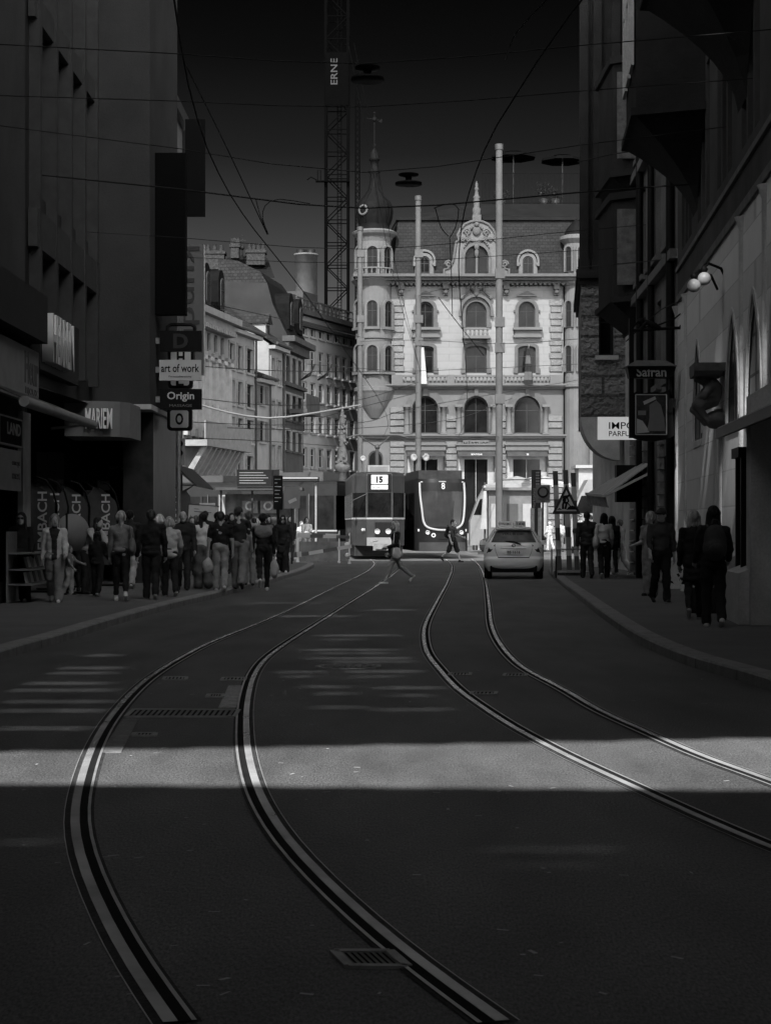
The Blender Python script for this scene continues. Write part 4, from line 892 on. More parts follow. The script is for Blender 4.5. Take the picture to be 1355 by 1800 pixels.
for k, px in enumerate((1190, 1206, 1258, 1267, 1304, 1345)):                       # shafts between the arches
    u = UR(px); d = MB(); d.lathe([(0.17, 0.12), (0.17, 0.6), (0.12, 0.7), (0.12, 3.3), (0.17, 3.4), (0.2, 3.6)] if k in (2, 3) else [(0.2, .12), (0.2, .75), (0.13, .85), (0.13, 6.3), (0.2, 6.5)], (u, -0.07, 0), 12); d.build('shaft', SANDP, g1, WR.M())
for px, w, h, dep in ((1192, 0.9, 0.7, 0.25), (1307, 1.0, 1.0, 0.3), (1340, 1.6, 0.85, 0.45), (1352, .5, 3.4, .3)):
    u = UR(px); d = MB(); d.box(u - w / 2, u + w / 2, 0.003, dep, 0.1, h); d.prism([(u - w / 2, 0.003, h), (u - w / 2, dep, h), (u - w / 2, 0.003, h + 0.18)], (w, 0, 0)); d.build('plinth', SANDP, g1, WR.M())
# two oriels high on the house
def oriel(u0, u1, dep, z0, z1, zb, m, nm='oriel'):
    d = MB(); c = 0.35 * dep
    pl = [(u0, 0.004), (u0 + c, dep), (u1 - c, dep), (u1, 0.004)]
    d.prism([(u, n, z0) for u, n in pl], (0, 0, z1 - z0)); d.prism([(u + (0.08 if i > 1 else -0.08), n + (0.1 if n > .1 else 0), z0 - 0.15) for i, (u, n) in enumerate(pl)], (0, 0, 0.15)); d.prism([(u + (0.1 if i > 1 else -0.1), n + (0.12 if n > .1 else 0), z1) for i, (u, n) in enumerate(pl)], (0, 0, 0.22))
    um = (u0 + u1) / 2; n = 7; prev = None                     # curved corbel underneath
    for k in range(n + 1):
        s = (1 - k / n) ** 1.6; ring = [(um + (u - um) * (0.25 + 0.75 * s), nn * s + 0.003, z0 - 0.15 - (z0 - 0.15 - zb) * k / n) for u, nn in pl]
        if prev: d.add(prev + ring, [(i, i + 1, 5 + i, 4 + i) for i in range(3)])
        prev = ring
    o = d.build(nm, m, g1, WR.M())
    W_ = u1 - u0 - 2 * c
    for k in range(3):
        a = u0 + c + W_ * (k + 0.14) / 3; b = u0 + c + W_ * (k + 0.86) / 3; q = window(Wall(WR.p(0, 0, dep), WR.u), (a, b, z0 + 0.9, z1 - 0.25, 'rect'), o, SANDP, GLASS, -0.02, (0, 1), 0.07)
    return o
oriel(2.0, 6.2, 1.3, 9.7, 13.5, 7.9, DIMST); oriel(9.5, 14.5, 1.4, 10.6, 14.6, 8.3, DIMST)
# crouching stone figure carrying a slab
# (built later with the figures)
# narrow sandstone house with the inn sign, then the rock faced corner house
HOUSE2 = mat('grey_stone_house', .11, .85, .3, 1.0, .25, 22, fine=.1)
g2 = thing('narrow_stone_house', 'narrow stone house with downpipes and tall windows behind the inn sign', 'building', (0, 0, 0))
W = Wall((7.05, 51.8, 0), Vector((6.64, 41.3, 0)) - Vector((7.05, 51.8, 0))); L2 = 10.5
ops = [(u, u + 1.0, z0, z1, k) for u in (0.8, 2.4, 4.4, 6.0, 8.2) for z0, z1, k in ((5.0, 7.1, 'rect'), (8.2, 10.6, 'rect'), (11.6, 13.6, 'rect'))] + [(0.6, 2.4, 0.2, 3.2, 'rect'), (3.2, 5.2, 0.2, 3.2, 'rect'), (6.2, 9.4, 0.4, 3.2, 'rect')]
wall_mesh(L2, 18, ops, 0.3).build('wall', HOUSE2, g2, W.M())
for o in ops[:15]: window(W, o, g2, mat('pale_frame2', 0.3, .6, .1), GLASS, 0.25, (1, 1), 0.09, sill=0.12, sill_m=HOUSE2)
for o in ops[15:]: window(W, o, g2, DARK, GLASS, 0.25, (1, 0), 0.08, 'shop_window')
for u, r in ((2.9, 0.1), (5.75, 0.09), (9.9, 0.1)): mb = MB(); mb.tube([(u, 0.12, 0.1), (u, 0.12, 17)], r, 8); mb.build('downpipe', BLACK, g2, W.M())
for z in (4.2, 7.6, 11.0): mb = MB(); mb.box(0, L2, 0.003, 0.2, z, z + 0.22); mb.build('string_course', HOUSE2, g2, W.M())
for u in (0.25, 3.75, 7.4):
    mb = MB()
    for k in range(14): mb.box(u - 0.2 - 0.06 * (k % 2), u + 0.2 + 0.06 * (k % 2), 0.003, 0.12, 0.2 + k * 0.3, 0.47 + k * 0.3)
    mb.build('quoins', mat('rough_quoins', 0.2, 0.9, 0.3, 4, 0.8, 12), g2, W.M())
mb = MB(); mb.box(0.01, L2, -8, -0.5, 17.8, 18); mb.build('roof', SLATE, g2, W.M())
g3 = thing('rock_faced_house', 'dark corner house of rough rock faced stone with a corbelled upper front', 'building', (0, 0, 0))
YF = 57.0; W = Wall((6.12, YF, 0), (1, 0)); op = (XX(1052, YF) - 6.12, XX(1079, YF) - 6.12, ZZ(625, YF), ZZ(528, YF), 'seg')
wall_mesh(1.42, ZZ(490, YF), [op], 0.35, z_start=ZZ(733, YF)).build('front_wall', ROCK, g3, W.M())
window(W, op, g3, WFR, GLASS, 0.3, (0, 1), 0.08, sill=0.12, sill_m=SANDP)
mb = MB(); mb.quad((6.12, YF, ZZ(733, YF)), (6.98, YF + 9, ZZ(733, YF)), (6.98, YF + 9, ZZ(490, YF)), (6.12, YF, ZZ(490, YF))); mb.quad((6.12, YF, ZZ(733, YF)), (7.5, YF, ZZ(733, YF)), (7.5, YF + 9, ZZ(733, YF)), (6.98, YF + 9, ZZ(733, YF))); mb.build('side_wall', ROCKY, g3)
mb = MB(); mb.box(7.5, 14, YF + 0.3, YF + 9, 0, 20); mb.box(7.5, 14, 51.9, YF + 0.29, 0, 20); mb.quad((7.54, YF - .01, 0), (7.06, 51.85, 0), (7.06, 51.85, 20), (7.54, YF - 0.01, 20)); mb.build('wall', SANDP, g3)
mb = MB(); zc = ZZ(490, YF); wq = lambda a, y0, z0, h: mb.prism([(a, YF - y0, z0), (7.54, YF - y0, z0), (7.54, YF + 9.1, z0), (a + .87, YF + 9.1, z0)], (0, 0, h)); wq(5.95, .2, zc, .28); wq(6.03, .1, zc - .18, .178); mb.build('cornice', DIMST, g3)
mb = MB(); mb.prism([(6.16, YF + .05, zc + .281), (7.54, YF + .05, zc + .281), (7.54, YF + 9, zc + .281), (7.02, YF + 9, zc + .281)], (0, 0, 21 - zc)); mb.build('upper_wall', DIMST, g3)
for x in (6.2, 6.62, 7.2): mb = MB(); mb.box(x - 0.13, x + 0.13, YF - 0.08, YF + 0.049, zc + 0.4, 20); mb.box(x - 0.18, x + 0.18, YF - 0.12, YF + .048, zc + 0.285, zc + 0.6); mb.build('pilaster', DIMST, g3)
mb = MB(); n = 8                                   # quarter arch carrying the corner
for k in range(n):
    a0, a1 = math.pi / 2 * k / n, math.pi / 2 * (k + 1) / n; z = ZZ(733, YF); f_ = lambda a, r: (7.3 - 1.2 * math.cos(a) * r, z - 1.0 + 1.0 * math.sin(a) * r) if False else (6.12 + 1.2 * (1 - math.cos(a)), z - 1.35 * math.sin(a))
    (x0, z0), (x1, z1) = f_(a0, 1), f_(a1, 1); mb.prism([(x0, YF, z0), (x1, YF, z1), (x1, YF, z + 0.0), (x0, YF, z)], (0, 0.9, 0))
mb.build('corbel', SANDP, g3)
# bay windows of the rock faced house
for z0, z1, zb in ((7.9, 10.6, 7.1), (11.4, 14.4, 10.7)):
    d = MB(); y0, y1 = 50.4, 54.4; pl = [(7.05, y0), (6.35, y0 + .5), (6.3, y1 - .5), (7.2, y1)]
    d.prism([(x, y, z0) for x, y in pl], (0, 0, z1 - z0)); d.prism([(x - .1, y + (-.1 if i < 2 else .1), z0 - .16) for i, (x, y) in enumerate(pl)], (0, 0, .158)); d.prism([(x - .1, y + (-.1 if i < 2 else .1), z1) for i, (x, y) in enumerate(pl)], (0, 0, .2))
    d.prism([(7.1, y0 + .2, zb), (7.1, y1 - .2, zb), (7.1, y1, z0 - .16), (7.1, y0, z0 - .16)], (-0.05, 0, 0)); d.add([(7.1, y0 + .6, zb), (7.1, y1 - .6, zb), (7.2, y1, z0 - .16), (6.3, y1 - .5, z0 - .16), (6.35, y0 + .5, z0 - .16), (7.05, y0, z0 - .16)], [(0, 5, 4), (0, 4, 3, 1), (1, 3, 2)])
    o = d.build('bay_window', DIMST, g3)
    m = MB(); m.box(6.42, 6.95, y0 + .06, y0 + .12, z0 + .3, z1 - .3); m.bx((6.66, y0 + 0.2, (z0 + z1) / 2), (0.42, .05, (z1 - z0) * .62), Matrix.Rotation(-math.atan2(.5, .7), 3, 'Z')); m.build('carved_panel', mat('panel_stone', 0.11, .8, .4, 5, .6, 10), o)
# inn sign: bracket, post, roofed lantern board and picture board
DS = 40.6
t = thing('inn_sign', 'roofed dark inn sign reading Safran with a framed picture board below', 'hanging sign', P(1142, 640, DS))
def Q(px, py, dy=0): v = P(px, py, DS) - t.location; v.y += dy; return v
mb = MB()
q0 = [Q(1098, 645, -.28), Q(1187, 645, -.28), Q(1187, 645, .28), Q(1098, 645, .28)]; q1 = [Q(1117, 634, -.1), Q(1168, 634, -.1), Q(1168, 634, .1), Q(1117, 634, .1)]
mb.add(q0 + q1, [(0, 1, 5, 4), (1, 2, 6, 5), (2, 3, 7, 6), (3, 0, 4, 7), (4, 5, 6, 7), (3, 2, 1, 0)]); mb.build('roof', mat('sign_lead', 0.1, .5, .2), t)
mb = MB(); q0 = [Q(1104, 665, -.16), Q(1180, 665, -.16), Q(1180, 665, .16), Q(1104, 665, .16)]; q1 = [Q(1100, 646, -.22), Q(1185, 646, -.22), Q(1185, 646, .22), Q(1100, 646, .22)]
mb.add(q0 + q1, [(0, 1, 5, 4), (1, 2, 6, 5), (2, 3, 7, 6), (3, 0, 4, 7), (3, 2, 1, 0)]); lb = mb.build('lantern_board', BLACK, t)
text('Safran', 0.3, mat('gilt_letters', 0.3, .5, .1), lb, face_M(Q(1142, 655, -.205), (0, -1, 0.15)), 0.012, 0.008, width=0.66, height=0.22)
mb = MB(); mb.box(Q(1105, 0).x, Q(1113, 0).x, -.06, .06, Q(0, 770).z, Q(0, 560).z); mb.box(Q(1175, 0).x, Q(1180, 0).x, -.04, .04, Q(0, 700).z, Q(0, 665).z); mb.build('post', BLACK, t)
mb = MB(); mb.prism([Q(1108, 695, -.04), Q(1118, 688, -.04), Q(1128, 692, -.04), Q(1140, 690, -.04), Q(1165, 690, -.04), Q(1176, 684, -.04), Q(1180, 696, -.04), Q(1184, 766, -.04), Q(1172, 772, -.04), Q(1145, 777, -.04), Q(1122, 774, -.04), Q(1106, 768, -.04)], (0, .08, 0)); fr = mb.build('picture_frame', BLACK, t)
mb = MB(); mb.box(Q(1116, 0).x, Q(1170, 0).x, -.06, -.041, Q(0, 764).z, Q(0, 694).z); mb.build('picture', mat('picture_ground', 0.04, .5, .5, 9), t)
mb = MB()
for a, b in (((1116, 694), (1170, 694)), ((1170, 694), (1170, 764)), ((1170, 764), (1116, 764)), ((1116, 764), (1116, 694))): mb.bar(Q(*a, -.065), Q(*b, -.065), .02, .02)
mb.build('picture_rim', PALE, t)
for nm, pts, m in (('painted_robe', [(1140, 712), (1152, 704), (1160, 712), (1166, 735), (1168, 758), (1136, 758), (1140, 735)], MIDG), ('painted_scroll', [(1129, 706), (1150, 697), (1152, 702), (1131, 712)], PALE), ('painted_jars', [(1120, 722), (1134, 722), (1134, 730), (1120, 730)], MIDG), ('painted_floor', [(1118, 736), (1128, 740), (1136, 752), (1140, 760), (1118, 762)], PALE)):
    mb = MB(); mb.prism([Q(*p, -.063) for p in pts], (0, -.004, 0)); mb.build(nm, m, t)
t2 = thing('sign_bracket', 'wrought iron arm with a small winged beast holding the inn sign', 'bracket', P(1205, 575, DS))
def Q2(px, py, dy=0): v = P(px, py, DS) - t2.location; v.y += dy; return v
mb = MB(); mb.tube([Q2(1206, 576), Q2(1160, 578), Q2(1110, 581)], .035, 8); mb.tube([Q2(1200, 548), Q2(1185, 560), Q2(1160, 570), Q2(1130, 576)], .02, 6); mb.lathe([(.12, -.05), (.16, 0), (.12, .05)], Q2(1204, 575), 14); mb.box(Q2(1203, 0).x, Q2(1210, 0).x, -.04, .04, Q2(0, 600).z, Q2(0, 568).z); mb.build('arm', BLACK, t2)
mb = MB(); mb.tube([Q2(1125, 580), Q2(1135, 566), Q2(1150, 574), Q2(1160, 578)], [.03, .07, .09, .05], 8); mb.tube([Q2(1136, 568), Q2(1128, 562), Q2(1120, 566), Q2(1112, 576)], [.06, .05, .03, .015], 6); mb.ball(Q2(1124, 565), .07); mb.build('beast', BLACK, t2)
t = thing('shop_sign', 'white projecting shop sign reading IMPORT PARFUMERIE behind the inn sign', 'hanging sign', P(1098, 753, 47.5))
mb = MB(); w = 96 * 47.5 / F; h = 40 * 47.5 / F; mb.box(-w / 2, w / 2, -.05, .05, -h / 2, h / 2); mb.build('panel', mat('lightbox_white', 0.8, .4, .03, emit=.14), t)
text('IMPORT', 0.3, BLACK, t, face_M((0.1, -.055, 0.07), (0, -1, 0)), 0.003, .004, width=1.05, height=0.18); text('PARFUMERIE', 0.3, BLACK, t, face_M((0.1, -.055, -0.14), (0, -1, 0)), 0.006, .004, width=1.05, height=0.135)
mb = MB(); mb.box(w / 2, w / 2 + .25, -.03, .03, -.05, .05); mb.build('bracket', BLACK, t)
# globe lamps on the gothic house
for px, py, lab in ((1237, 490, 'upper of two frosted globe lamps on the guild house wall'), (1219, 502, 'lower of two frosted globe lamps on the guild house wall')):
    d = 31.8; t = thing('globe_lamp', lab, 'lamp', P(px, py, d), group='globe lamps on the guild house'); mb = MB(); mb.ball((0, 0, 0), 0.118, 0, 24); mb.build('globe', mat('frosted_globe', 0.4, .3, .05), t)
    mb = MB(); mb.lathe([(.05, .12), (.07, .17), (.03, .22)], n=10); mb.tube([(0, 0, .2), (.1, .1, .28), (.35, .3, .22), (.5, .5, .0)], .025, 6); mb.build('arm', BLACK, t)
# awnings
t = thing('shop_awning', 'striped dark awning stretched out over the right pavement', 'awning', P(1125, 812, 50))
a = [P(1125, 812, 50), P(1030, 868, 50), P(1062, 872, 47.0), P(1140, 815, 46.6)]; k = [v - t.location for v in a]; mb = MB(); mb.prism(k, (0, 0, -.04)); mb.build('fabric', mat('awning_fabric', 0.28, .8, .5, 4, stretch=(.3, 6, .3)), t)
mb = MB(); mb.prism([k[1], k[2], k[2] + Vector((.1, 0, -.3)), k[1] + Vector((.05, 0, -.3))], (.02, 0, 0)); mb.build('valance', mat('awning_valance', 0.3, .8, .4, 6), t)
mb = MB(); mb.bar(k[2], k[3] + Vector((0, 0, -.25)), .06, .06); mb.bar(k[1], k[2], .07, .07); mb.build('frame', PALE, t)
mb = MB(); mb.box(k[3].x - .5, k[3].x + .15, k[3].y + 2.6, k[3].y + 3.0, k[3].z - .95, k[3].z + .05); mb.build('cassette', BLACK, t)
t = thing('pale_awning', 'pale canvas awning jutting out at the right edge', 'awning', (5.6, 26, 4.0))
k = [Vector(v) for v in ((.1, 2.0, -.78), (-.5, 2.0, -.96), (-.95, -4.2, -.98), (-.35, -4.2, -.8))]; mb = MB(); mb.prism(k, (0, 0, -.05)); mb.build('fabric', mat('pale_canvas', 0.42, .8, .12, 2), t)
mb = MB(); mb.bar(k[1] - Vector((0, 0, .1)), k[2] - Vector((0, 0, .1)), .06, .14); mb.bar(k[0] - Vector((0, 0, .08)), k[1] - Vector((0, 0, .08)), .05, .08); mb.build('frame', DARK, t)
# show case on the wall and shop door
t = thing('show_case', 'tall framed glass show case on the guild house wall', 'show case', tuple(WR.p(UR(1332), 1.2, .1)), math.atan2(WR.u.y, WR.u.x))
mb = MB()
for x in (-.32, .32): mb.box(x - .05, x + .05, -.2, .1, -.85, 1.35)
mb.box(-.45, .45, -.25, .1, 1.35, 1.5); mb.box(-.4, .4, -.2, .1, -.95, -.85); mb.build('case', BLACK, t); mb = MB(); mb.box(-.27, .27, -.1, .05, -.8, 1.33); mb.build('pane', GLASS, t)
t = thing('flower_tub', 'low dark planted stone box by the plinth on the right', 'planter', tuple(WR.p(UR(1302), 0, .55)) [:2] + (PZ,)); mb = MB(); mb.lathe([(.3, 0), (.36, .4), (.3, .4), (.02, .36)], n=12); mb.build('tub', DIMST, t)
mb = MB()
for q in range(300):
    v = Vector((rnd.gauss(0, .2), rnd.gauss(0, .2), .45 + abs(rnd.gauss(0, .1)))); a, c = [Vector((rnd.uniform(-1, 1), rnd.uniform(-1, 1), rnd.uniform(-1, 1))) * .06 for _ in range(2)]; mb.add([v, v + a, v + a + c, v + c], [(0, 1, 2, 3)])
mb.build('foliage', mat('leaves', 0.05), t)
# ------------------------------------------------------------------ old houses at the far left, tower crane
HP = mat('white_house_render', 0.15, 0.85, 0.14, 1.2, 0.15, 20, fine=0.06)
HG = mat('grey_house_stone', 0.12, 0.85, 0.2, 1.5, 0.2, 20, fine=0.1)
HD = mat('dark_house_stone', 0.04, 0.85, 0.25, 1.5, 0.2, 20)
SHUT = mat('painted_shutter', 0.07, 0.7, 0.2)
OLD = brick_mat('old_roof_tiles', 0.016, 0.006, 0.3, 0.22, 0.02, 0.85, 0.7, 0.35)
def house(name, label, px0, d0, px1, d1, ytop, m, rows, cols, wpx=None, fr=WFR, roof=True, roofh=2.5, shutters=False, sillm=None, surround=False, depth=10, kind='rect', roofm=None, dormers=0):
    a, b = Vector((XX(px0, d0), d0, 0)), Vector((XX(px1, d1), d1, 0)); W = Wall(a, b - a); L = (b - a).length; H = ZZ(ytop, d0)
    t = thing(name, label, 'building', (0, 0, 0)); ops = []
    for y0, y1 in rows:
        for c0, c1 in cols: ops.append((L * c0, L * c1, ZZ(y1, d0), ZZ(y0, d0), kind))
    wall_mesh(L, H, ops, 0.3).build('wall', m, t, W.M())
    for o in ops:
        w = window(W, o, t, fr, GLASS, 0.22, (1, 1), 0.1, sill=0.12, sill_m=sillm or m)
        if surround: d = MB(); d.box(o[0] - .16, o[0] - .002, .003, .08, o[2], o[3] + .16); d.box(o[1] + .002, o[1] + .16, .003, .08, o[2], o[3] + .16); d.box(o[0] - .002, o[1] + .002, .003, .08, o[3] + .002, o[3] + .16); d.build('window_surround', HG, t, W.M())
        if shutters:
            hw = (o[1] - o[0]) / 2
            for s in (0, 1):
                d = MB(); x0 = o[0] - hw - .02 if s == 0 else o[1] + .02; d.box(x0, x0 + hw, .01, .06, o[2], o[3])
                for k in range(8): d.box(x0 + .05, x0 + hw - .05, .061, .085, o[2] + (o[3] - o[2]) * (k + .2) / 8, o[2] + (o[3] - o[2]) * (k + .7) / 8)
                d.build('shutter', SHUT, t, W.M())
    d = MB(); d.quad((L, -.01, 0), (L, -depth, 0), (L, -depth, H), (L, -.01, H)); d.quad((0, -.01, 0), (0, -depth, 0), (0, -depth, H), (0, -.01, H)); d.build('side_wall', m, t, W.M())
    if roof:
        d = MB(); rh = roofh; d.prism([(-.25, .55, H - .1), (-.25, -depth / 2, H + rh), (-.25, -depth / 2, H + rh + .25), (-.25, .55, H + .12)], (L + .5, 0, 0)); d.quad((-.25, -depth / 2, H + rh), (L + .25, -depth / 2, H + rh), (L + .25, -depth, H), (-.25, -depth, H)); d.add([(L, 0, H), (L, -depth, H), (L, -depth / 2, H + rh), (0, 0, H), (0, -depth, H), (0, -depth / 2, H + rh)], [(0, 1, 2), (3, 4, 5)], 1); r = d.build('roof', [roofm or OLD, m], t, W.M())
        d = MB(); d.box(-.2, L + .2, .003, .5, H - .35, H - .12); d.build('eaves', m, t, W.M()); d = MB(); d.tube([(-.2, .6, H + .02), (L + .2, .6, H + .02)], .1, 8); d.tube([(L - .15, .15, 0), (L - .15, .15, H - .4), (L - .15, .6, H)], .07, 8); d.build('gutter', DARK, t, W.M())
        for k in range(dormers):
            u = L * (k + .5) / dormers; d = MB(); d.box(u - .5, u + .5, -2.4, -.6, H + .3, H + 1.6); d.prism([(u - .7, -.4, H + 1.55), (u + .7, -.4, H + 1.55), (u, -.4, H + 2.25)], (0, -2.6, 0), 1); dm = d.build('dormer', [m, roofm or OLD], t, W.M()); window(W, (u - .3, u + .3, H + .5, H + 1.45, 'rect'), dm, fr, GLASS, .59, (1, 0), .06)
    return t, W, L, H
# H1: fluted stone front with mansard and balcony
t, W, L, H = house('fluted_stone_house', 'grey stone house with tall fluted pilasters and a mansard roof behind the hanging signs', 322, 104, 399, 113.5, 530, HG, [(567, 600), (640, 700), (712, 765)], [(.05, .13), (.21, .29), (.37, .45), (.53, .61), (.69, .77), (.85, .93)], roof=False)
d = MB()
for k in range(7):
    u = L * (0.01 + k * .16); z0, z1 = ZZ(770, 108), ZZ(632, 108); d.box(u, u + .55, .003, .25, z0, z1)
    for q in range(3): d.box(u + .08 + q * .16, u + .15 + q * .16, .25, .3, z0 + .4, z1 - .4)
    d.box(u - .1, u + .65, .003, .4, z1, z1 + .45)
d.build('pilasters', mat('fluted_stone', 0.2, .85, .2, 2), t, W.M())
d = MB(); d.box(-.2, L + .4, .003, .9, H - .4, H); d.box(-.1, L + .3, .003, .5, H - .9, H - .402)
for k in range(24): d.box(L * k / 24, L * k / 24 + .22, .003, .7, H - 1.15, H - .91)
d.box(-.1, L + .3, .003, .4, ZZ(625, 108), ZZ(618, 108)); d.build('cornice', HG, t, W.M())
d = MB(); r0 = ZZ(430, 110) - H; d.prism([(0, .1, H), (0, -2.2, H + r0), (0, -8, H + r0 + .6), (0, -8, H)], (L, 0, 0)); d.build('roof', SLATE, t, W.M())
for k in range(3):
    u = L * (k + .5) / 3; d = MB(); d.prism([(u - .7, .1, H + .3)] + [(x, .1, z) for x, z in arch_pts(u - .7, u + .7, H + .3, H + 2.9, 'round', 8)] + [(u + .7, .1, H + .3)], (0, -2, 0)); dm = d.build('dormer', COPPER, t, W.M()); window(W, (u - .42, u + .42, H + .4, H + 2.4, 'round'), dm, WFR, GLASS, -.12, (1, 1), .09)
d = MB(); zb = ZZ(776, 106); d.box(-.3, L + .6, .003, 1.5, zb - .35, zb); d.box(-.3, L + .6, 1.35, 1.42, zb, zb + 1.1)
for k in range(9): u = L * (k + .3) / 9; d.prism([(u, .003, zb - 2.6), (u, 1.3, zb - .36), (u, 1.0, zb - .36), (u, .003, zb - 1.9)], (.3, 0, 0))
d.build('balcony', mat('balcony_stone', .12, .8, .2), t, W.M())
# H2, H3, H4 white houses
house('white_house', 'white three storey house with dark paired windows left of the downpipe', 399, 113.5, 448, 119.5, 572, HP, [(601, 645), (666, 708), (731, 773), (797, 840)], [(.07, .24), (.36, .53), (.68, .92)], surround=True, roofh=2.6)
house('gabled_white_house', 'narrow white house with black shutters under a low lean roof', 449, 119.6, 473, 122.7, 662, HP, [(675, 708), (738, 775)], [(.3, .7)], shutters=True, roofh=1.0, depth=5)
t, W, L, H = house('tall_white_house', 'tall white house with long dark windows beside the dark mansard house', 473, 123, 497, 126.5, 604, HP, [(628, 672), (703, 748), (781, 826)], [(.12, .36), (.58, .84)], surround=True, roofh=3.4, dormers=1)
# back gable of the tall house seen over the low one
t_, W_, L_, H_ = house('rear_white_house', 'pale gable and tiled roof rising between the shuttered and the tall white house', 446, 128, 476, 130, 592, HP, [], [], roofh=2.5)
# H5 dark house with mansard
t, W, L, H = house('dark_mansard_house', 'dark stone house with a high curved mansard roof and pale party wall', 497, 127, 533, 134, 590, HD, [(622, 668), (690, 735), (755, 790)], [(.12, .34), (.42, .62), (.7, .9)], roof=False, kind='round', depth=13, surround=True)
d = MB(); pr = [(.35, 0), (.1, .5), (-.7, 2.2), (-1.1, 3.8), (-1.6, 4.5), (-3.2, 5.3), (-4.6, 5.5)]; n = len(pr)
d.add([(0, y, H + z) for y, z in pr] + [(L, y, H + z) for y, z in pr], [(i, i + 1, n + i + 1, n + i) for i in range(n - 1)]); d.add([(L, y, H + z) for y, z in pr] + [(L, -4.6, H)], [tuple(range(n + 1))]); d.build('roof', SLATE, t, W.M())
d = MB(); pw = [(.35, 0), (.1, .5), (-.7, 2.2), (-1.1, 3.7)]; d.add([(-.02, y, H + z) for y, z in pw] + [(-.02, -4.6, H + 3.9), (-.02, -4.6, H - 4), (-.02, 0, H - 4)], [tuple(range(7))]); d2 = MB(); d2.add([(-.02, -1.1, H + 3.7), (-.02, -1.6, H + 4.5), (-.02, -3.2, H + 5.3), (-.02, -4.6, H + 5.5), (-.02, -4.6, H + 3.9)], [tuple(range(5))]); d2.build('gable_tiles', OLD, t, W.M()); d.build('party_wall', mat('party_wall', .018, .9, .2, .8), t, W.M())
for k in range(2):
    u = L * (.28 + .45 * k); d = MB(); d.prism([(u - .8, .2, H + .6)] + [(x, .2, z) for x, z in arch_pts(u - .8, u + .8, H + .6, H + 3.2, 'round', 8)] + [(u + .8, .2, H + .6)], (0, -2, 0)); dm = d.build('dormer', COPPER, t, W.M()); window(W, (u - .45, u + .45, H + .9, H + 2.6, 'round'), dm, WFR, GLASS, -.21, (1, 1), .09)
d = MB(); d.box(-.2, L + .3, .003, .9, H - .4, H - .01); d.box(-.1, L + .15, .003, .45, H - 1.0, H - .402); d.box(-.1, L + .1, .003, .3, ZZ(682, 130), ZZ(676, 130)); d.build('cornice', HD, t, W.M())
d = MB(); z = ZZ(720, 130); d.box(L * .3, L, .003, 1.3, z - .3, z); d.box(L * .3, L, 1.2, 1.25, z, z + 1.1); d.build('balcony', HD, t, W.M())
# roofs behind: gable roof with chimneys
t = thing('gabled_roof_house', 'house with a steep sheet metal gable roof, chimneys and a cross rising behind the mansard', 'building', (0, 0, 0))
d = MB(); D_ = 140; z = lambda y: ZZ(y, D_); x = lambda p: XX(p, D_)
d.add([(x(360), D_, z(560)), (x(490), D_, z(560)), (x(482), D_, z(492)), (x(430), D_, z(488)), (x(395), D_, z(492))], [(0, 1, 2, 3, 4)]); d.build('wall', HG, t)
d = MB(); d.add([(x(378), D_ - .5, z(492)), (x(424), D_ - .5, z(488)), (x(432), D_ + 4, z(436)), (x(408), D_ + 4, z(436)), (x(484), D_ - .5, z(490)), (x(464), D_ + 4, z(440)), (x(345), D_ + 1, z(500)), (x(392), D_ + 4, z(440))], [(0, 1, 2, 3), (1, 4, 5, 2), (6, 0, 3, 7)]); d.build('roof', SLATE, t)
for a, b, y0, y1 in ((432, 464, 462, 435), (345, 392, 470, 437), (404, 418, 450, 425)):
    d = MB(); d.box(x(a), x(b), D_ + 1, D_ + 2.2, z(y0), z(y1)); d.box(x(a) - .1, x(b) + .1, D_ + .9, D_ + 2.3, z(y1) - .25, z(y1) - .05)
    for k in range(4): c = x(a) + (x(b) - x(a)) * (k + .5) / 4; d.lathe([(.16, 0), (.2, .1), (.13, .5), (.16, .55)], (c, D_ + 1.6, z(y1)), 8)
    d.build('chimney', mat('sooty_brick', .02, .9, .5, 6, .8, 20), t)
d = MB(); d.tube([(x(421), D_ + 3, z(440)), (x(421), D_ + 3, z(402))], .06, 6); d.bar((x(416), D_ + 3, z(412)), (x(427), D_ + 3, z(412)), .07); d.ball((x(421), D_ + 3, z(425)), .18); d.build('cross', BLACK, t)
# frontal store block behind the square with roof plant
DB = 148; t, W, L, H = house('square_side_block', 'long plain stone block with rows of tall windows behind the square', 497, 140, 640, 156, 545, mat('block_stone', .12, .85, .12, 1, .15, 20, fine=.08), [(557, 580), (604, 646), (663, 698), (722, 755), (782, 818), (842, 880)], [(.02 + .0985 * k, .02 + .0985 * k + .062) for k in range(10)], roof=False, fr=MIDG, depth=14)
d = MB(); d.box(-.3, L, -14, .6, H, H + .4); d.box(-.2, L, .003, .4, H - .9, H - .5); d.build('roof', DIMST, t, W.M())
d = MB()
for k in range(16): u = L * (.2 + .05 * k); d.box(u, u + .08, -.4, -.3, H + .4, H + 1.4)
d.box(L * .2, L, -.42, -.28, H + 1.4, H + 1.5); d.box(L * .2, L, -.4, -.3, H + .9, H + .95); d.build('roof_railing', DARK, t, W.M())
for k, (a, b, hh) in enumerate(((.3, .42, 1.7), (.5, .68, 2.2), (.72, .97, 1.5))): d = MB(); d.box(L * a, L * b, -5, -2, H + .4, H + .4 + hh); d.build('roof_plant', DARK, t, W.M())
d = MB(); c = P(538, 500, 160); b = ZZ(505, 160)
d.lathe([(1.0, b - 4), (1.0, ZZ(450, 160)), (1.08, ZZ(450, 160)), (1.08, ZZ(447, 160)), (0.9, ZZ(447, 160))], (c.x, 160, 0), 24); d.build('chimney_drum', mat('drum_metal', .07, .6, .25, 1.5), t)
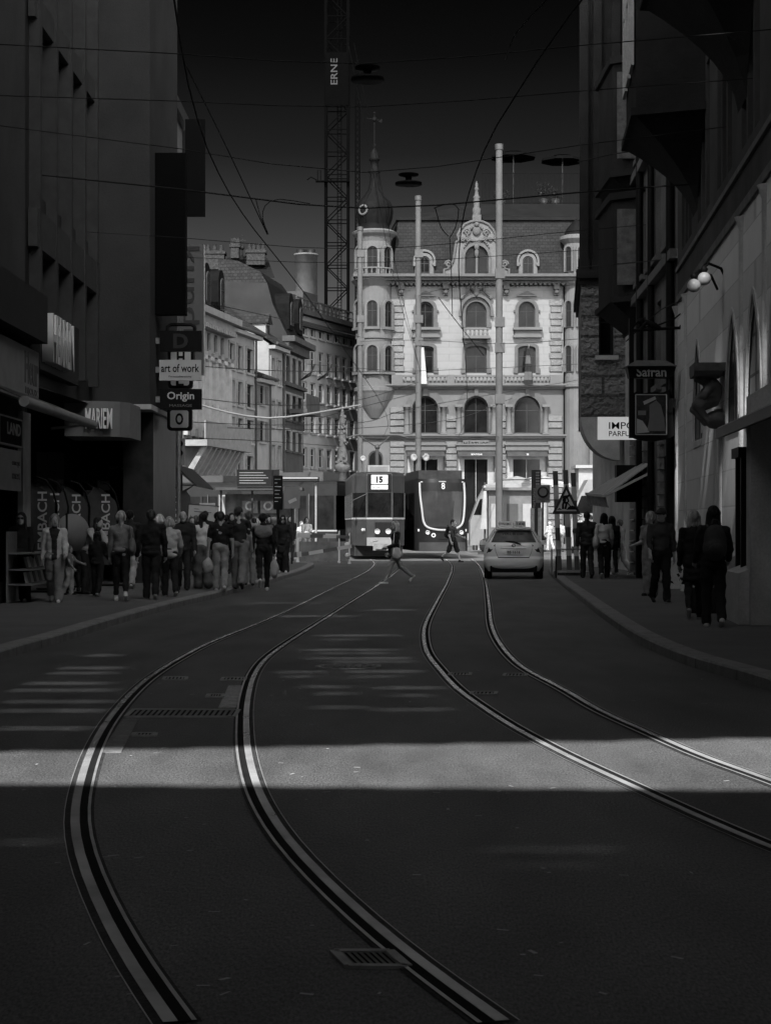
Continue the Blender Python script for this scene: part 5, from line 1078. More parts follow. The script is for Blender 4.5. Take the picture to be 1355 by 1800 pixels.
for s in (-.45, .4): d = MB(); d.lathe([(.38, ZZ(448, 160)), (.42, ZZ(439, 160)), (.3, ZZ(439, 160))], (c.x + s, 160, 0), 14); d.build('flue', BLACK, t)
CRANE = mat('crane_paint', .0012, .9, .1, spec=.0)
# tower crane
t = thing('tower_crane', 'lattice tower crane mast with a dark name board rising behind the houses', 'crane', (XX(592.5, 190), 190, 0))
hw = 19.5 * 190 / F; mb = MB(); HZ = ZZ(-60, 190); z0 = 12; st = 2.35
for sx in (-1, 1):
    for sy in (-1, 1): mb.box(sx * hw - .14, sx * hw + .14, sy * hw - .14, sy * hw + .14, 0, HZ)
k = 0
while z0 < HZ - st:
    for sy in (-1, 1):
        mb.bar((-hw, sy * hw, z0), (hw, sy * hw, z0), .1); s = 1 if k % 2 else -1; mb.bar((-hw * s, sy * hw, z0), (0, sy * hw, z0 + st), .1) if False else mb.bar((-hw * s, sy * hw, z0), (hw * s, sy * hw, z0 + st), .1)
        mb.bar((hw, sy * hw, z0), (hw, -sy * hw, z0 + st), .1) if sy > 0 else mb.bar((-hw, sy * hw, z0), (-hw, -sy * hw, z0 + st), .1)
    k += 1; z0 += st
mb.build('mast', CRANE, t)
mb = MB(); mb.box(.0, .09, .1, .19, 0, HZ); mb.box(.4, .49, .1, .19, 0, HZ)
for q in range(200): mb.box(.09, .4, .12, .16, 10 + q * .3, 10.04 + q * .3)
mb.build('ladder', CRANE, t)
mb = MB(); zz0, zz1 = ZZ(190, 190), ZZ(98, 190); mb.box(-hw - .05, hw + .05, -hw - .25, -hw - .12, zz0, zz1); nb = mb.build('name_board', CRANE, t)
text('ERNE', 1, mat('crane_letters', .02, .6, .1), nb, face_M((-.28, -hw - .26, (ZZ(108, 190) + ZZ(155, 190)) / 2), (0, -1, 0)) @ Matrix.Rotation(R(90), 4, 'Z'), .03, .01, width=2.7, height=.7)
mb = MB(); zp = ZZ(325, 190); mb.box(-hw - 1.0, hw + .2, -hw - .7, -hw - .15, zp, zp + .12); mb.tube([(-hw - .8, -hw - .5, zp), (-hw - .8, -hw - .5, zp + 1.2), (-hw - .5, -hw - .5, zp + 1.2), (-hw - .5, -hw - .5, zp + .2)], .05, 6); mb.tube([(-hw - .9, -hw - .5, zp + .2), (-hw - 1.5, -hw - .5, zp + .5), (-hw - 1.9, -hw - .5, zp + .2)], .06, 6); mb.build('platform', CRANE, t)
t = thing('slim_mast', 'slim lattice mast standing just right of the crane', 'mast', (XX(628.5, 178), 178, 0)); mb = MB(); HZ = ZZ(158, 178); w = .2
for sx in (-1, 1):
    for sy in (-1, 1): mb.box(sx * w - .06, sx * w + .06, sy * w - .06, sy * w + .06, 0, HZ)
for q in range(70): mb.bar((-w, -w, 5 + q * .6), (w, -w, 5.6 + q * .6), .06); mb.bar((w, -w, 5 + q * .6), (-w, -w, 5.6 + q * .6), .06)
mb.build('lattice', CRANE, t)
# ------------------------------------------------------------------ trams, taxi, trucks
TG = mat('dark_green_tram_paint', 0.028, 0.35, 0.2, 2, spec=0.2)
TG2 = mat('deep_green_tram_paint', 0.009, 0.35, 0.2, 2, spec=0.15)
TUND = mat('tram_underframe', 0.02, 0.8, 0.3, 4)
DISP = mat('display_pale', 0.5, 0.5, 0.04)
def pantograph(t, c, w=0.75, h=2.0, low=False):
    mb = MB(); x, y, z = c
    mb.tube([(x, y + .5, z), (x, y + .1, z + .25)], .05, 6)
    if low: mb.tube([(x, y, z), (x, y, z + .9)], .07, 8); mb.tube([(x, y, z + .85), (x - w * .9, y - .1, z + h)], .03, 6); mb.tube([(x, y, z + .85), (x + w * .65, y - .1, z + h)], .03, 6); mb.ball((x, y, z + .87), .12)
    else: mb.tube([(x - .4, y, z), (x - w * .6, y - .6, z + h * .5), (x - w * .5, y, z + h)], .03, 6); mb.tube([(x + .4, y, z), (x + w * .6, y - .6, z + h * .5), (x + w * .5, y, z + h)], .03, 6)
    mb.tube([(x - w * 1.45, y - .1, z + h - .12), (x - w, y - .1, z + h), (x + w, y - .1, z + h), (x + w * 1.45, y - .1, z + h - .12)], .035, 6); mb.build('pantograph', DARK, t)
def tram_section(t, L, hw, zr, nose, mbody, nwin, M=None, zb=.5, w0=1.9, w1=3.0):
    """one car body: plan with a tapered nose when nose>0; local y runs back from the front"""
    M = M or Matrix.Identity(4)
    plan = [(-.56, 0), (.56, 0), (hw, nose), (hw, L), (-hw, L), (-hw, nose)] if nose else [(-hw, 0), (hw, 0), (hw, L), (-hw, L)]
    mb = MB()
    def layer(z0, z1, k0=1.0, k1=1.0, dy=0):
        n = len(plan); a = [(x * k0, y + dy, z0) for x, y in plan]; b = [(x * k1, y + dy * .5 + (0 if y > 0 else (1 - k1) * .5), z1) for x, y in plan]
        mb.add(a + b, [(i, (i + 1) % n, n + (i + 1) % n, n + i) for i in range(n)]); return b
    layer(zb, w0 - .1, .985, 1); layer(w0 - .1, w0, 1, 1); layer(w1, zr - .18); layer(zr - .18, zr - .05, 1, .94); b = layer(zr - .05, zr, .94, .8); mb.add(b, [tuple(range(len(b)))])
    if nwin:
        P0 = nose + .1 if nose else .1; wn = (L - P0 - .1) / nwin
        for s in (-1, 1):
            for k in range(nwin + 1): y = P0 + k * wn; mb.box(s * hw - .03, s * hw + .03, y - .06, y + .06, w0, w1)
    if nose:
        for x, y in ((-.56, 0), (.56, 0), (-hw, nose), (hw, nose)): mb.tube([(x * .99, y + .02, w0), (x * .99, y + .02, w1)], .05, 6)
    body = mb.build('body', mbody, t, M)
    if nwin:
        for s in (-1, 1):
            for k in range(nwin): g = MB(); g.quad((s * (hw - .02), P0 + k * wn + .06, w0), (s * (hw - .02), P0 + (k + 1) * wn - .06, w0), (s * (hw - .02), P0 + (k + 1) * wn - .06, w1), (s * (hw - .02), P0 + k * wn + .06, w1)); g.build('window', TGL, t, M)
    u = MB(); u.box(-hw * .92, hw * .92, nose * .8 + .1, L - .1, .16, zb + .02); u.build('underframe', TUND, t, M)
    st = MB()
    for (x0, y0), (x1, y1) in ([(plan[-1], plan[0]), (plan[0], plan[1]), (plan[1], plan[2]), (plan[2], plan[3]), (plan[4], plan[5])] if nose else [(plan[1], plan[2]), (plan[3], plan[0])]): st.bar((x0 * 1.005, y0 - .006, w0 - .06), (x1 * 1.005, y1 - .006, w0 - .06), .02, .07)
    st.build('white_line', mat('line_white', .22, .5, .05), t, M); return body
TGL = mat('tram_glass', 0.006, 0.14, 0.8, 1.2, spec=.035)
d = 80.0; s15 = d / F
t = thing('tram', 'older dark tram showing route 15 with tapered nose and raised pantograph', 'tram', (XX(667, d), d, 0), R(3))
Z = lambda y: ZZ(y, d); hw = 1.17
tram_section(t, 11, hw, Z(829), 1.1, TG, 6, zb=.62, w0=Z(909), w1=Z(866))
mb = MB(); mb.quad((-.52, .0, Z(909)), (.52, .0, Z(909)), (.52, .0, Z(866)), (-.52, .0, Z(866))); mb.build('windscreen', TGL, t)
for sgn in (-1, 1):
    mb = MB(); mb.quad((sgn * .6, .06, Z(909)), (sgn * (hw - .04), 1.04, Z(909)), (sgn * (hw - .04), 1.04, Z(866)), (sgn * .6, .06, Z(866))); mb.build('side_screen', TGL, t)
mb = MB(); mb.box(-.52, .52, -.03, .02, Z(864), Z(833)); ds = mb.build('destination_display', BLACK, t)
mb = MB(); mb.box(-.36, .36, -.045, -.031, Z(850.5), Z(835)); mb.box(-.36, .36, -.045, -.031, Z(860), Z(852.5)); mb.build('lit_panel', mat('route_panel', .55, .4, .03), ds)
text('15', .3, BLACK, ds, face_M((0, -.05, Z(843)), (0, -1, 0)), .06, .003, width=.3, height=.3); text('Bruderholz', .3, BLACK, ds, face_M((0, -.05, Z(856.3)), (0, -1, 0)), 0, .003, width=.6, height=.11)
mb = MB(); mb.box(-.56, .56, -.12, .0, .62, .95); mb.bar((-.56, -.05, .95), (.56, -.05, .95), .06); mb.build('bumper', mat('grey_bumper', .14, .5, .1), t)
mb = MB(); mb.box(-.3, .34, -.55, -.12, .42, .72); mb.box(-.2, .25, -.7, -.55, .48, .64); mb.tube([(-.3, -.5, .6), (-.36, -.4, .8), (-.1, -.3, .85)], .04, 6); mb.build('coupler', mat('coupler_grey', .12, .5, .3), t)
for x in (-.1, .38):
    mb = MB(); mb.lathe([(.001, 0), (.1, 0), (.12, .05), (.12, .0)], n=16); q = mb.build('headlight', mat('headlight', .3, .15, .02), t); q.matrix_local = face_M((x, -.05, Z(934)), (0, -1, 0))
mb = MB(); mb.box(-.2, .56, -.04, -.004, Z(943), Z(918)); mb.build('front_panel', TG2, t)
text('491', .3, DISP, t, face_M((-.72, .08, Z(931)), (-.85, -1, 0)), .012, .003, width=.2, height=.13)
mb = MB(); mb.tube([(-.56, -.02, Z(868)), (-1.2, .0, Z(880)), (-1.22, .0, Z(886))], .02, 6); mb.box(-1.3, -1.18, -.05, 0, Z(893), Z(884)); mb.build('mirror', DARK, t)
mb = MB(); mb.bar((-.1, -.02, Z(908)), (.3, -.02, Z(880)), .015, .015); mb.build('wiper', BLACK, t)
mb = MB(); mb.box(-.48, .48, .6, 2.2, Z(829), Z(817)); 
for k in range(5): mb.box(-.4, .4, .58, .6, Z(828 - k * 2), Z(827 - k * 2))
mb.build('roof_box', MIDG, t)
pantograph(t, (-.02, 1.6, Z(818)), .95, Z(762) - Z(818), True)
t = thing('tram', 'low dark tram behind the road barrier, seen side on with tall glass doors', 'tram', (XX(612, 92), 92, 0), R(62))
tram_section(t, 13, 1.15, 3.75, 0, TG2, 8, None, .45, 1.3, 3.0)
for y_ in (1.6, 2.4, 3.2, 6.2, 7.0, 9.4, 11.0): mb = MB(); mb.box(-1.19, -1.165, y_ - .035, y_ + .035, .55, 3.1); mb.box(-1.19, -1.165, y_ + .66, y_ + .7, .55, 3.1); mb.build('door_frame', mat('door_frame_grey', .05, .5, .3), t)

mb = MB(); mb.box(-.8, .8, 1, 5, 3.75, 4.2); mb.box(-.8, .8, 7, 11, 3.75, 4.1); mb.build('roof_box', DARK, t)
# modern tram 8
d = 82.0; t = thing('tram', 'modern dark tram showing route 8 with a large white rimmed windscreen', 'tram', (XX(779, d), d, 0), R(6))
Z = lambda y: ZZ(y, d); hw = 1.17
def f8(u, z, off=0.0):            # front surface, u in -1..1
    lean = .0 if z < 1.7 else .32 * ((z - 1.7) / 2.0) ** 1.4
    return (u * hw * (1 - .03 * max(0, z - 2.5)), .5 * abs(u) ** 3.2 + lean - off, z)
lv = [.35, .7, 1.1, 1.5, 1.9, 2.3, 2.7, 3.1, 3.45, 3.62]; us = [-1 + 2 * k / 16 for k in range(17)]
mb = MB(); vs = []
for z in lv:
    ring = [f8(u, z) for u in us]; xe = ring[-1][0]; vs += [(-xe, 14, z)] + ring + [(xe, 14, z)]
n = 19; mb.add(vs, [(i * n + j, i * n + j + 1, (i + 1) * n + j + 1, (i + 1) * n + j) for i in range(len(lv) - 1) for j in range(n - 1)], 0, True); mb.add(vs[-n:], [tuple(range(n))])
mb.build('body', TG2, t)
def patch(fn, u0, u1, z0, z1, off, nu=10, nz=8):
    mb = MB(); vs = [fn(u0 + (u1 - u0) * i / nu, z0 + (z1 - z0) * j / nz, off) for j in range(nz + 1) for i in range(nu + 1)]
    return mb.add(vs, [(j * (nu + 1) + i, j * (nu + 1) + i + 1, (j + 1) * (nu + 1) + i + 1, (j + 1) * (nu + 1) + i) for j in range(nz) for i in range(nu)], 0, True)
def uw(z): a = (z - Z(926)) / (Z(862) - Z(926)); return .62 + .2 * min(1, max(0, a) ** .6) 
mb = MB(); nz, nu = 10, 12; vs = [f8(uw(Z(926) + (Z(864) - Z(926)) * j / nz) * (-1 + 2 * i / nu), Z(926) + (Z(864) - Z(926)) * j / nz - (0.0 if j else .0), .012) for j in range(nz + 1) for i in range(nu + 1)]
mb.add(vs, [(j * (nu + 1) + i, j * (nu + 1) + i + 1, (j + 1) * (nu + 1) + i + 1, (j + 1) * (nu + 1) + i) for j in range(nz) for i in range(nu)], 0, True); mb.build('windscreen', mat('tram_windscreen', .022, .1, .35, .8, spec=.12), t)
patch(f8, -.84, .84, Z(862.5), Z(848), .012).build('display_band', BLACK, t)
text('8', .3, mat('dim_display', .3, .5, .05), t, face_M(f8(.02, Z(854), .03), (0, -1, .15)), .01, .003, width=.16, height=.3)
rim = [f8(-.88, Z(848), .02), f8(-.86, Z(870), .02), f8(-.8, Z(895), .02), f8(-.74, Z(918), .02), f8(-.6, Z(927), .02), f8(-.3, Z(931), .02), f8(0, Z(932), .02), f8(.3, Z(931), .02), f8(.6, Z(927), .02), f8(.78, Z(918), .02), f8(.86, Z(895), .02), f8(.9, Z(870), .02), f8(.9, Z(848), .02)]
mb = MB(); mb.tube(catmull(rim, .1), .055, 6); mb.tube([f8(-.85, Z(847), .02), f8(0, Z(846.5), .02), f8(.88, Z(847), .02)], .035, 6); mb.build('white_rim', mat('rim_white', .2, .4, .05), t)
for u in (-.6, .72):
    mb = MB(); mb.lathe([(.001, 0), (.07, 0), (.075, .02), (.1, .02), (.1, 0)], n=16); q = mb.build('headlight', mat('grey_lens', .25, .2, .1), t); q.matrix_local = face_M(f8(u, Z(936), .03), (0, -1, 0))
mb = MB(); mb.lathe([(.05, 0), (.05, .02), (.1, .02), (.1, 0)], n=18); q = mb.build('emblem', WHITE, t); q.matrix_local = face_M(f8(-.38, Z(941), .02), (0, -1, 0))
patch(f8, -.2, .25, Z(948), Z(941), .02).build('number_plate', BLACK, t); patch(f8, -.9, .9, .36, .75, .015).build('apron', TG, t)
for u in (-.92, .93): patch(f8, u - .03, u + .03, Z(934), Z(930), .02).build('marker_light', PALE, t)
mb = MB(); mb.box(-1.0, 1.0, 1.0, 6, 3.6, 4.02); mb.box(-.9, .9, 6.4, 12, 3.6, 3.95); mb.build('roof_box', TUND, t)
mb = MB(); mb.bar(f8(.35, Z(925), .03), f8(.42, Z(880), .03), .02); mb.build('wiper', BLACK, t)
mb = MB(); mb.box(-.3, .15, .5, .8, Z(926), Z(915)); mb.build('dashboard', PALE, t)
for k in range(5): mb = MB(); mb.quad((-hw - .005, 1.2 + 2.5 * k, 1.3), (-hw - .005, 3.4 + 2.5 * k, 1.3), (-hw - .005, 3.4 + 2.5 * k, 3.0), (-hw - .005, 1.2 + 2.5 * k, 3.0)); mb.build('window', TGL, t)
# taxi
d = 51.6; t = thing('taxi', 'pale small hatchback taxi seen from behind with two lit signs on its roof', 'taxi', (XX(902.5, d), d, 0), R(-3.6))
PT = mat('pale_car_paint', .8, .3, .04, 2, coat=.6)
Lz = [.22, .35, .5, .6, .63, .75, .9, 1.0, 1.05, 1.2, 1.36, 1.43, 1.48, 1.5]; HWd = [.77, .835, .855, .857, .85, .85, .83, .80, .775, .7, .615, .56, .45, .02]; YR = [.12, .02, 0, .01, .045, .05, .07, .11, .16, .31, .46, .52, .75, 1.5]; YFt = [3.78, 3.9, 3.92, 3.9, 3.88, 3.8, 3.4, 3.05, 2.92, 2.65, 2.35, 2.2, 2.0, 1.55]
def prm(z):
    return [np.interp(z, Lz, a) for a in (HWd, YR, YFt)]
def car(u, z, off=0.0, n=5.0):
    hw_, yr, yf = prm(z); yc = (yr + yf) / 2; yc = min(yc, yr + .9); return (u * hw_ * 1.0, yc - (yc - yr) * (max(0.0, 1 - abs(u) ** n)) ** (1 / n) - off, z)
mb = MB(); ring = []; zz = []
for a, b in zip(Lz[:-1], Lz[1:]):
    k = max(1, int((b - a) / .04)); zz += [a + (b - a) * i / k for i in range(k)]
zz.append(1.5); us = [math.copysign(1 - (1 - abs(x)) ** 2.2, x) for x in [-1 + 2 * i / 28 for i in range(29)]]; vs = []
for z in zz:
    hw_, yr, yf = prm(z); rr_ = [car(u, z) for u in us]
    yc2 = max(yr + .9, yf - .7); yc2 = min(yc2, yf - .02); fr_ = [(u * hw_, yc2 + (yf - yc2) * (max(0, 1 - abs(u) ** 4)) ** .25, z) for u in us[::-1]]
    vs += rr_ + fr_
n = 58; mb.add(vs, [(i * n + j, i * n + (j + 1) % n, (i + 1) * n + (j + 1) % n, (i + 1) * n + j) for i in range(len(zz) - 1) for j in range(n)], 0, True); mb.build('body', PT, t)
mb = MB(); nu, nz = 14, 8
def rwin(u, v, off): z = 1.04 + .325 * v; return car(u * (.93 - .05 * v), z, off)
vs = [rwin(-1 + 2 * i / nu, j / nz, .008) for j in range(nz + 1) for i in range(nu + 1)]; mb.add(vs, [(j * (nu + 1) + i, j * (nu + 1) + i + 1, (j + 1) * (nu + 1) + i + 1, (j + 1) * (nu + 1) + i) for j in range(nz) for i in range(nu)], 0, True)
rw = mb.build('rear_window', mat('car_glass', .1, .08, .4, 3), t)
text('VOLL BI DIR!', .3, mat('marker_ink', .02, .6, .1), t, face_M((-.02, .36, 1.285), (0, -1, .48), (0, 0, 1)), .008, .003, width=.62, height=.075)
for x in (-.48, .5): mb = MB(); mb.ball((x, .75, 1.16), .11, 0, 12, (1, .5, 1.3)); mb.build('headrest', BLACK, t)
for sgn in (-1, 1):
    mb = MB(); pts = [(.64, .985), (.985, .97), (1.0, .77), (.9, .73), (.76, .78)]
    c = (.86, .86); vs = [car(sgn * c[0], c[1], .014)] + [car(sgn * min(.999, u), z, .012) for u, z in pts]; mb.add(vs, [(0, i, i % 5 + 1) for i in range(1, 6)]); tl = mb.build('tail_light', mat('dark_tail_lens', .03, .15, .2), t)
    mb = MB(); vs = [car(sgn * u, z, .02) for u, z in ((.82, .9), (.94, .89), (.95, .86), (.84, .865))]; mb.add(vs, [(0, 1, 2, 3)]); mb.build('reflector', WHITE, tl)
    mb = MB(); x = sgn * .9; mb.bx((x, 2.35, 1.02), (.16, .1, .13)); mb.build('door_mirror', PT, t)
    for y in (.62, 3.2):
        w_ = thing('wheel', None, None, (sgn * .73, y, .3)); w_.parent = t
        mb = MB(); mb.lathe([(.2, -.11), (.28, -.11), (.305, -.07), (.305, .07), (.28, .11), (.2, .11)], n=24); q = mb.build('tyre', mat('tyre_rubber', .015, .85, .2), w_); q.rotation_euler = (0, R(90), 0)
        mb = MB(); mb.lathe([(.001, .09), (.06, .1), (.19, .07), (.2, .1)], n=20); q = mb.build('rim', STEEL, w_); q.rotation_euler = (0, R(90 * sgn), 0)
mb = MB(); mb.add([car(u, z, .012) for u, z in ((-.8, .36), (.8, .36), (.86, .22), (-.86, .22))], [(0, 1, 2, 3)]); mb.box(-.66, .66, .06, .3, .19, .38); mb.build('rear_diffuser', BLACK, t)
mb = MB(); mb.tube([car(u, .615, .012) for u in (-.52, -.4, 0, .4, .52)], .016, 6); mb.tube([car(-.52, .63, .008), car(-.6, .78, .008), car(-.66, .98, .008)], .006, 5); mb.tube([car(.52, .63, .008), car(.6, .78, .008), car(.66, .98, .008)], .006, 5); mb.build('hatch_seam', DARK, t)
mb = MB(); mb.bx((0, car(0, .74)[1] - .015, .765), (.5, .02, .12)); pl = mb.build('number_plate', mat('plate_white', .85, .4, .03), t); text('BS·1616', .3, BLACK, pl, face_M((0, car(0, .74)[1] - .028, .765), (0, -1, 0)), .01, .002, width=.36, height=.075)
mb = MB(); mb.tube([car(u, .885, .02) for u in (-.45, 0, .42)], .014, 6); mb.build('hatch_handle', mat('chrome', .6, .15, .05, metal=1), t)
mb = MB(); mb.lathe([(.03, 0), (.045, 0), (.045, .01), (.03, .01)], n=16, sx=1.3); q = mb.build('emblem', DARK, t); q.matrix_local = face_M(car(0, .955, .012), (0, -1, .2))
mb = MB(); mb.tube([car(.25, .99, .03), car(0, 1.06, .05), car(-.3, 1.075, .04)], [.02, .02, .01], 6); mb.build('wiper', BLACK, t)
mb = MB(); mb.bx((0, .5, 1.425), (1.0, .24, .035)); mb.build('spoiler', PT, t)
mb = MB(); mb.tube([(.0, .62, 1.47), (0, .75, 1.6)], .008, 5); mb.build('aerial', BLACK, t)
for x, w_, tx, nm in ((-.235, .44, 'DYNAMIC', 'advert_sign'), (.2, .31, 'TAXI', 'taxi_sign')):
    mb = MB(); mb.prism([(x - w_ / 2, 1.05, 1.49), (x + w_ / 2, 1.05, 1.49), (x + w_ / 2 - .01, 1.13, 1.645), (x - w_ / 2 + .01, 1.13, 1.645)], (0, .16, 0)); q = mb.build(nm, mat('roof_sign_white', .6, .35, .03) if x < 0 else PALE, t)
    text(tx, .3, BLACK, q, face_M((x, 1.085, 1.567), (0, -1, .45)), .012, .002, width=w_ * .82, height=.085)
# vehicles on the sunlit square
def van(lab, px0, px1, d, ytop, nm='van', cat='van', m=mat('white_van_paint', .12, .4, .1)):
    t = thing(nm, lab, cat, (XX((px0 + px1) / 2, d), d, 0)); L = (px1 - px0) * d / F; H = ZZ(ytop, d); w = 2.0; mb = MB()
    side = [(-L / 2, .4), (L / 2, .4), (L / 2, H - .15), (L / 2 - .15, H), (-L / 2 + .9, H), (-L / 2 + .45, H * .78), (-L / 2 + .1, H * .52), (-L / 2, H * .45)]
    mb.prism([(x, 0, z) for x, z in side], (0, w, 0)); mb.build('body', m, t)
    mb = MB(); mb.prism([(-L / 2 + .55, -.01, H * .78), (-L / 2 + .2, -.01, H * .55), (-L / 2 + 1.3, -.01, H * .55), (-L / 2 + 1.3, -.01, H * .8)], (0, -.01, 0)); mb.build('cab_window', GLASS, t)
    mb = MB(); mb.box(-L / 2 + 1.45, L / 2 - .1, -.015, -.002, H * .62, H * .64); mb.box(-L / 2 + 1.45, L / 2 - .1, -.015, -.002, H * .86, H * .87); mb.box(.1, .12, -.014, -.003, .6, H * .93); mb.build('panel_seams', MIDG, t)
    for x in (-L / 2 + .9, L / 2 - .8):
        mb = MB(); mb.lathe([(.2, -.1), (.38, -.1), (.4, 0), (.38, .1), (.001, .08)], n=18); q = mb.build('wheel', mat('tyre_rubber', .015), t); q.matrix_local = face_M((x, .02, .4), (0, -1, 0))
    return t
van('long white box truck parked on the square behind the warning sign', 1003, 1092, 96, 843, 'box_truck', 'truck')
van('white van parked to the right of the route 8 tram', 826, 900, 101, 851)
t = thing('food_stall', 'pale food stall cabin with a round emblem above the white truck', 'stall', (XX(1052, 108), 108, 0)); mb = MB(); H = ZZ(823, 108); w = 1.2; mb.box(-w, 2.5, 0, 2.4, 0, H); mb.box(-w - .2, 2.7, -.3, 2.6, H, H + .18); mb.build('cabin', MIDG, t)
mb = MB(); mb.lathe([(.001, 0), (.5, 0), (.5, .03), (.42, .03), (.42, .02), (.001, .02)], n=24); q = mb.build('emblem', WHITE, t); q.matrix_local = face_M((.2, -.03, ZZ(833, 108)), (0, -1, 0)); text('FOOD', .3, DARK, t, face_M((.2, -.07, ZZ(833, 108)), (0, -1, 0)), .02, .005, width=.6, height=.25)
# ------------------------------------------------------------------ poles, wires, stops, barriers
GALV = mat('galvanised_pole', .05, .5, .15, 2)
for px, w_, top, d, lab in ((877, 13, 258, 90, 'tallest grey tram pole, right of the other two'), (735, 11, 348, 112, 'middle grey tram pole behind the route 8 tram'), (633, 10, 402, 126, 'left grey tram pole in front of the turret')):
    t = thing('tram_pole', lab, 'pole', (XX(px, d), d, 0), group='grey poles carrying the tram wires'); H = ZZ(top, d); r = w_ * d / F / 2
    mb = MB(); mb.tube([(0, 0, 0), (0, 0, H)], [r, r * .9], 14); mb.build('shaft', GALV, t)
    mb = MB(); mb.tube([(0, 0, H - .15), (0, 0, H + .12)], r * 1.15, 12); mb.build('cap', DARK, t)
    for y in ((480, 565, 610, 700) if px > 800 else (445, 560, 600)):
        mb = MB(); z = ZZ(y, d); mb.box(-r * 1.08, r * 1.5, -r * 1.15, r * .5, z - .28, z + .2); mb.build('clamp_box', GALV, t)
    if px == 735:
        for s in (-1, 1): mb = MB(); mb.lathe([(.08, -.3), (.12, -.1), (.22, .05), (.22, .08), (.1, -.02), (.001, -.02)], n=14); q = mb.build('loudspeaker', MIDG, t); q.matrix_local = face_M((s * .35 + .1, -.25, ZZ(804, d)), (s * .6, -1, -.1))
    if px == 633: mb = MB(); mb.lathe([(.1, -.3), (.2, .05), (.1, -.02), (.001, -.02)], n=14); q = mb.build('loudspeaker', MIDG, t); q.matrix_local = face_M((.2, -.3, ZZ(806, d)), (.4, -1, -.1))
WIRE = mat('dark_wire', .015, .6, .1)
WIREL = mat('bright_wire', .15, .4, .1)
def wire(lab, pts, r=.012, sag=0.0, m=None, px=True, grp='overhead tram wires'):
    q = [P(*p) for p in pts] if px else [Vector(p) for p in pts]
    if sag and len(q) == 2:
        q = [q[0].lerp(q[1], k / 16) - Vector((0, 0, sag * 4 * (k / 16) * (1 - k / 16))) for k in range(17)]
    mb = MB(); mb.tube(q, r, 5, 0, False); o = mb.build('overhead_wire', m or WIRE); return tag(o, lab, 'wire', grp)
def contact(side, lab, z=5.5):
    c = TRACK[side]; q = [Vector((p.x, p.y, z)) for p in c if p.y > 8]
    return tag(MB().tube(q, .008, 6, 0, False).build('contact_wire', WIRE), lab, 'wire', 'overhead tram wires')
contact('L', 'long contact wire curving above the left tram track'); contact('R', 'long contact wire curving above the right tram track')
SP = [(95, 112, 80, 25.0, 'topmost span wire'), (178, 188, 160, 28.0, 'second span wire from the top, with the upper hanging lamp'), (262, 303, 255, 32.0, 'third span wire from the top, with the lower hanging lamp'), (333, 366, 338, 36.0, 'fourth and thickest span wire'), (418, 438, 405, 42.0, 'fifth span wire, below the crane platform'), (452, 462, 440, 47.0, 'thin sixth span wire just above the corner building cornice')]
for i, (yl, ym, yr, d, lab) in enumerate(SP):
    a, b, c = P(320, yl, d), P(640, ym, d), P(1020, yr, d); xl, xr = (-6.9 if d < 49 else -6.8), 6.0
    pl = a + (a - b) / (a.x - b.x) * (xl - a.x); pr = c + (c - b) / (c.x - b.x) * (xr - c.x)
    pts = catmull([pl, a, b, c, pr], 1.2); mb = MB(); mb.tube(pts, .016 if i == 3 else .008, 5, 0, False); tag(mb.build('overhead_wire', WIRE), lab + ' across the street', 'wire', 'span wires across the street')
for px, y, d, lab in ((646, 118, 25.6, 'upper hanging street lamp near the crane'), (718, 306, 32.0, 'lower hanging street lamp right of the onion dome')):
    t = thing('hanging_lamp', lab, 'street lamp', P(px, y, d), group='lamps hung over the street'); s = 1
    mb = MB(); mb.lathe([(.18, 0), (.17, -.03), (.06, -.05), (.05, -.1), (.12, -.13)], n=14); mb.build('fitting', BLACK, t); mb = MB(); mb.lathe([(.1, -.12), (.235, -.15), (.235, -.19), (.001, -.18)], n=20); mb.build('shade', BLACK, t)
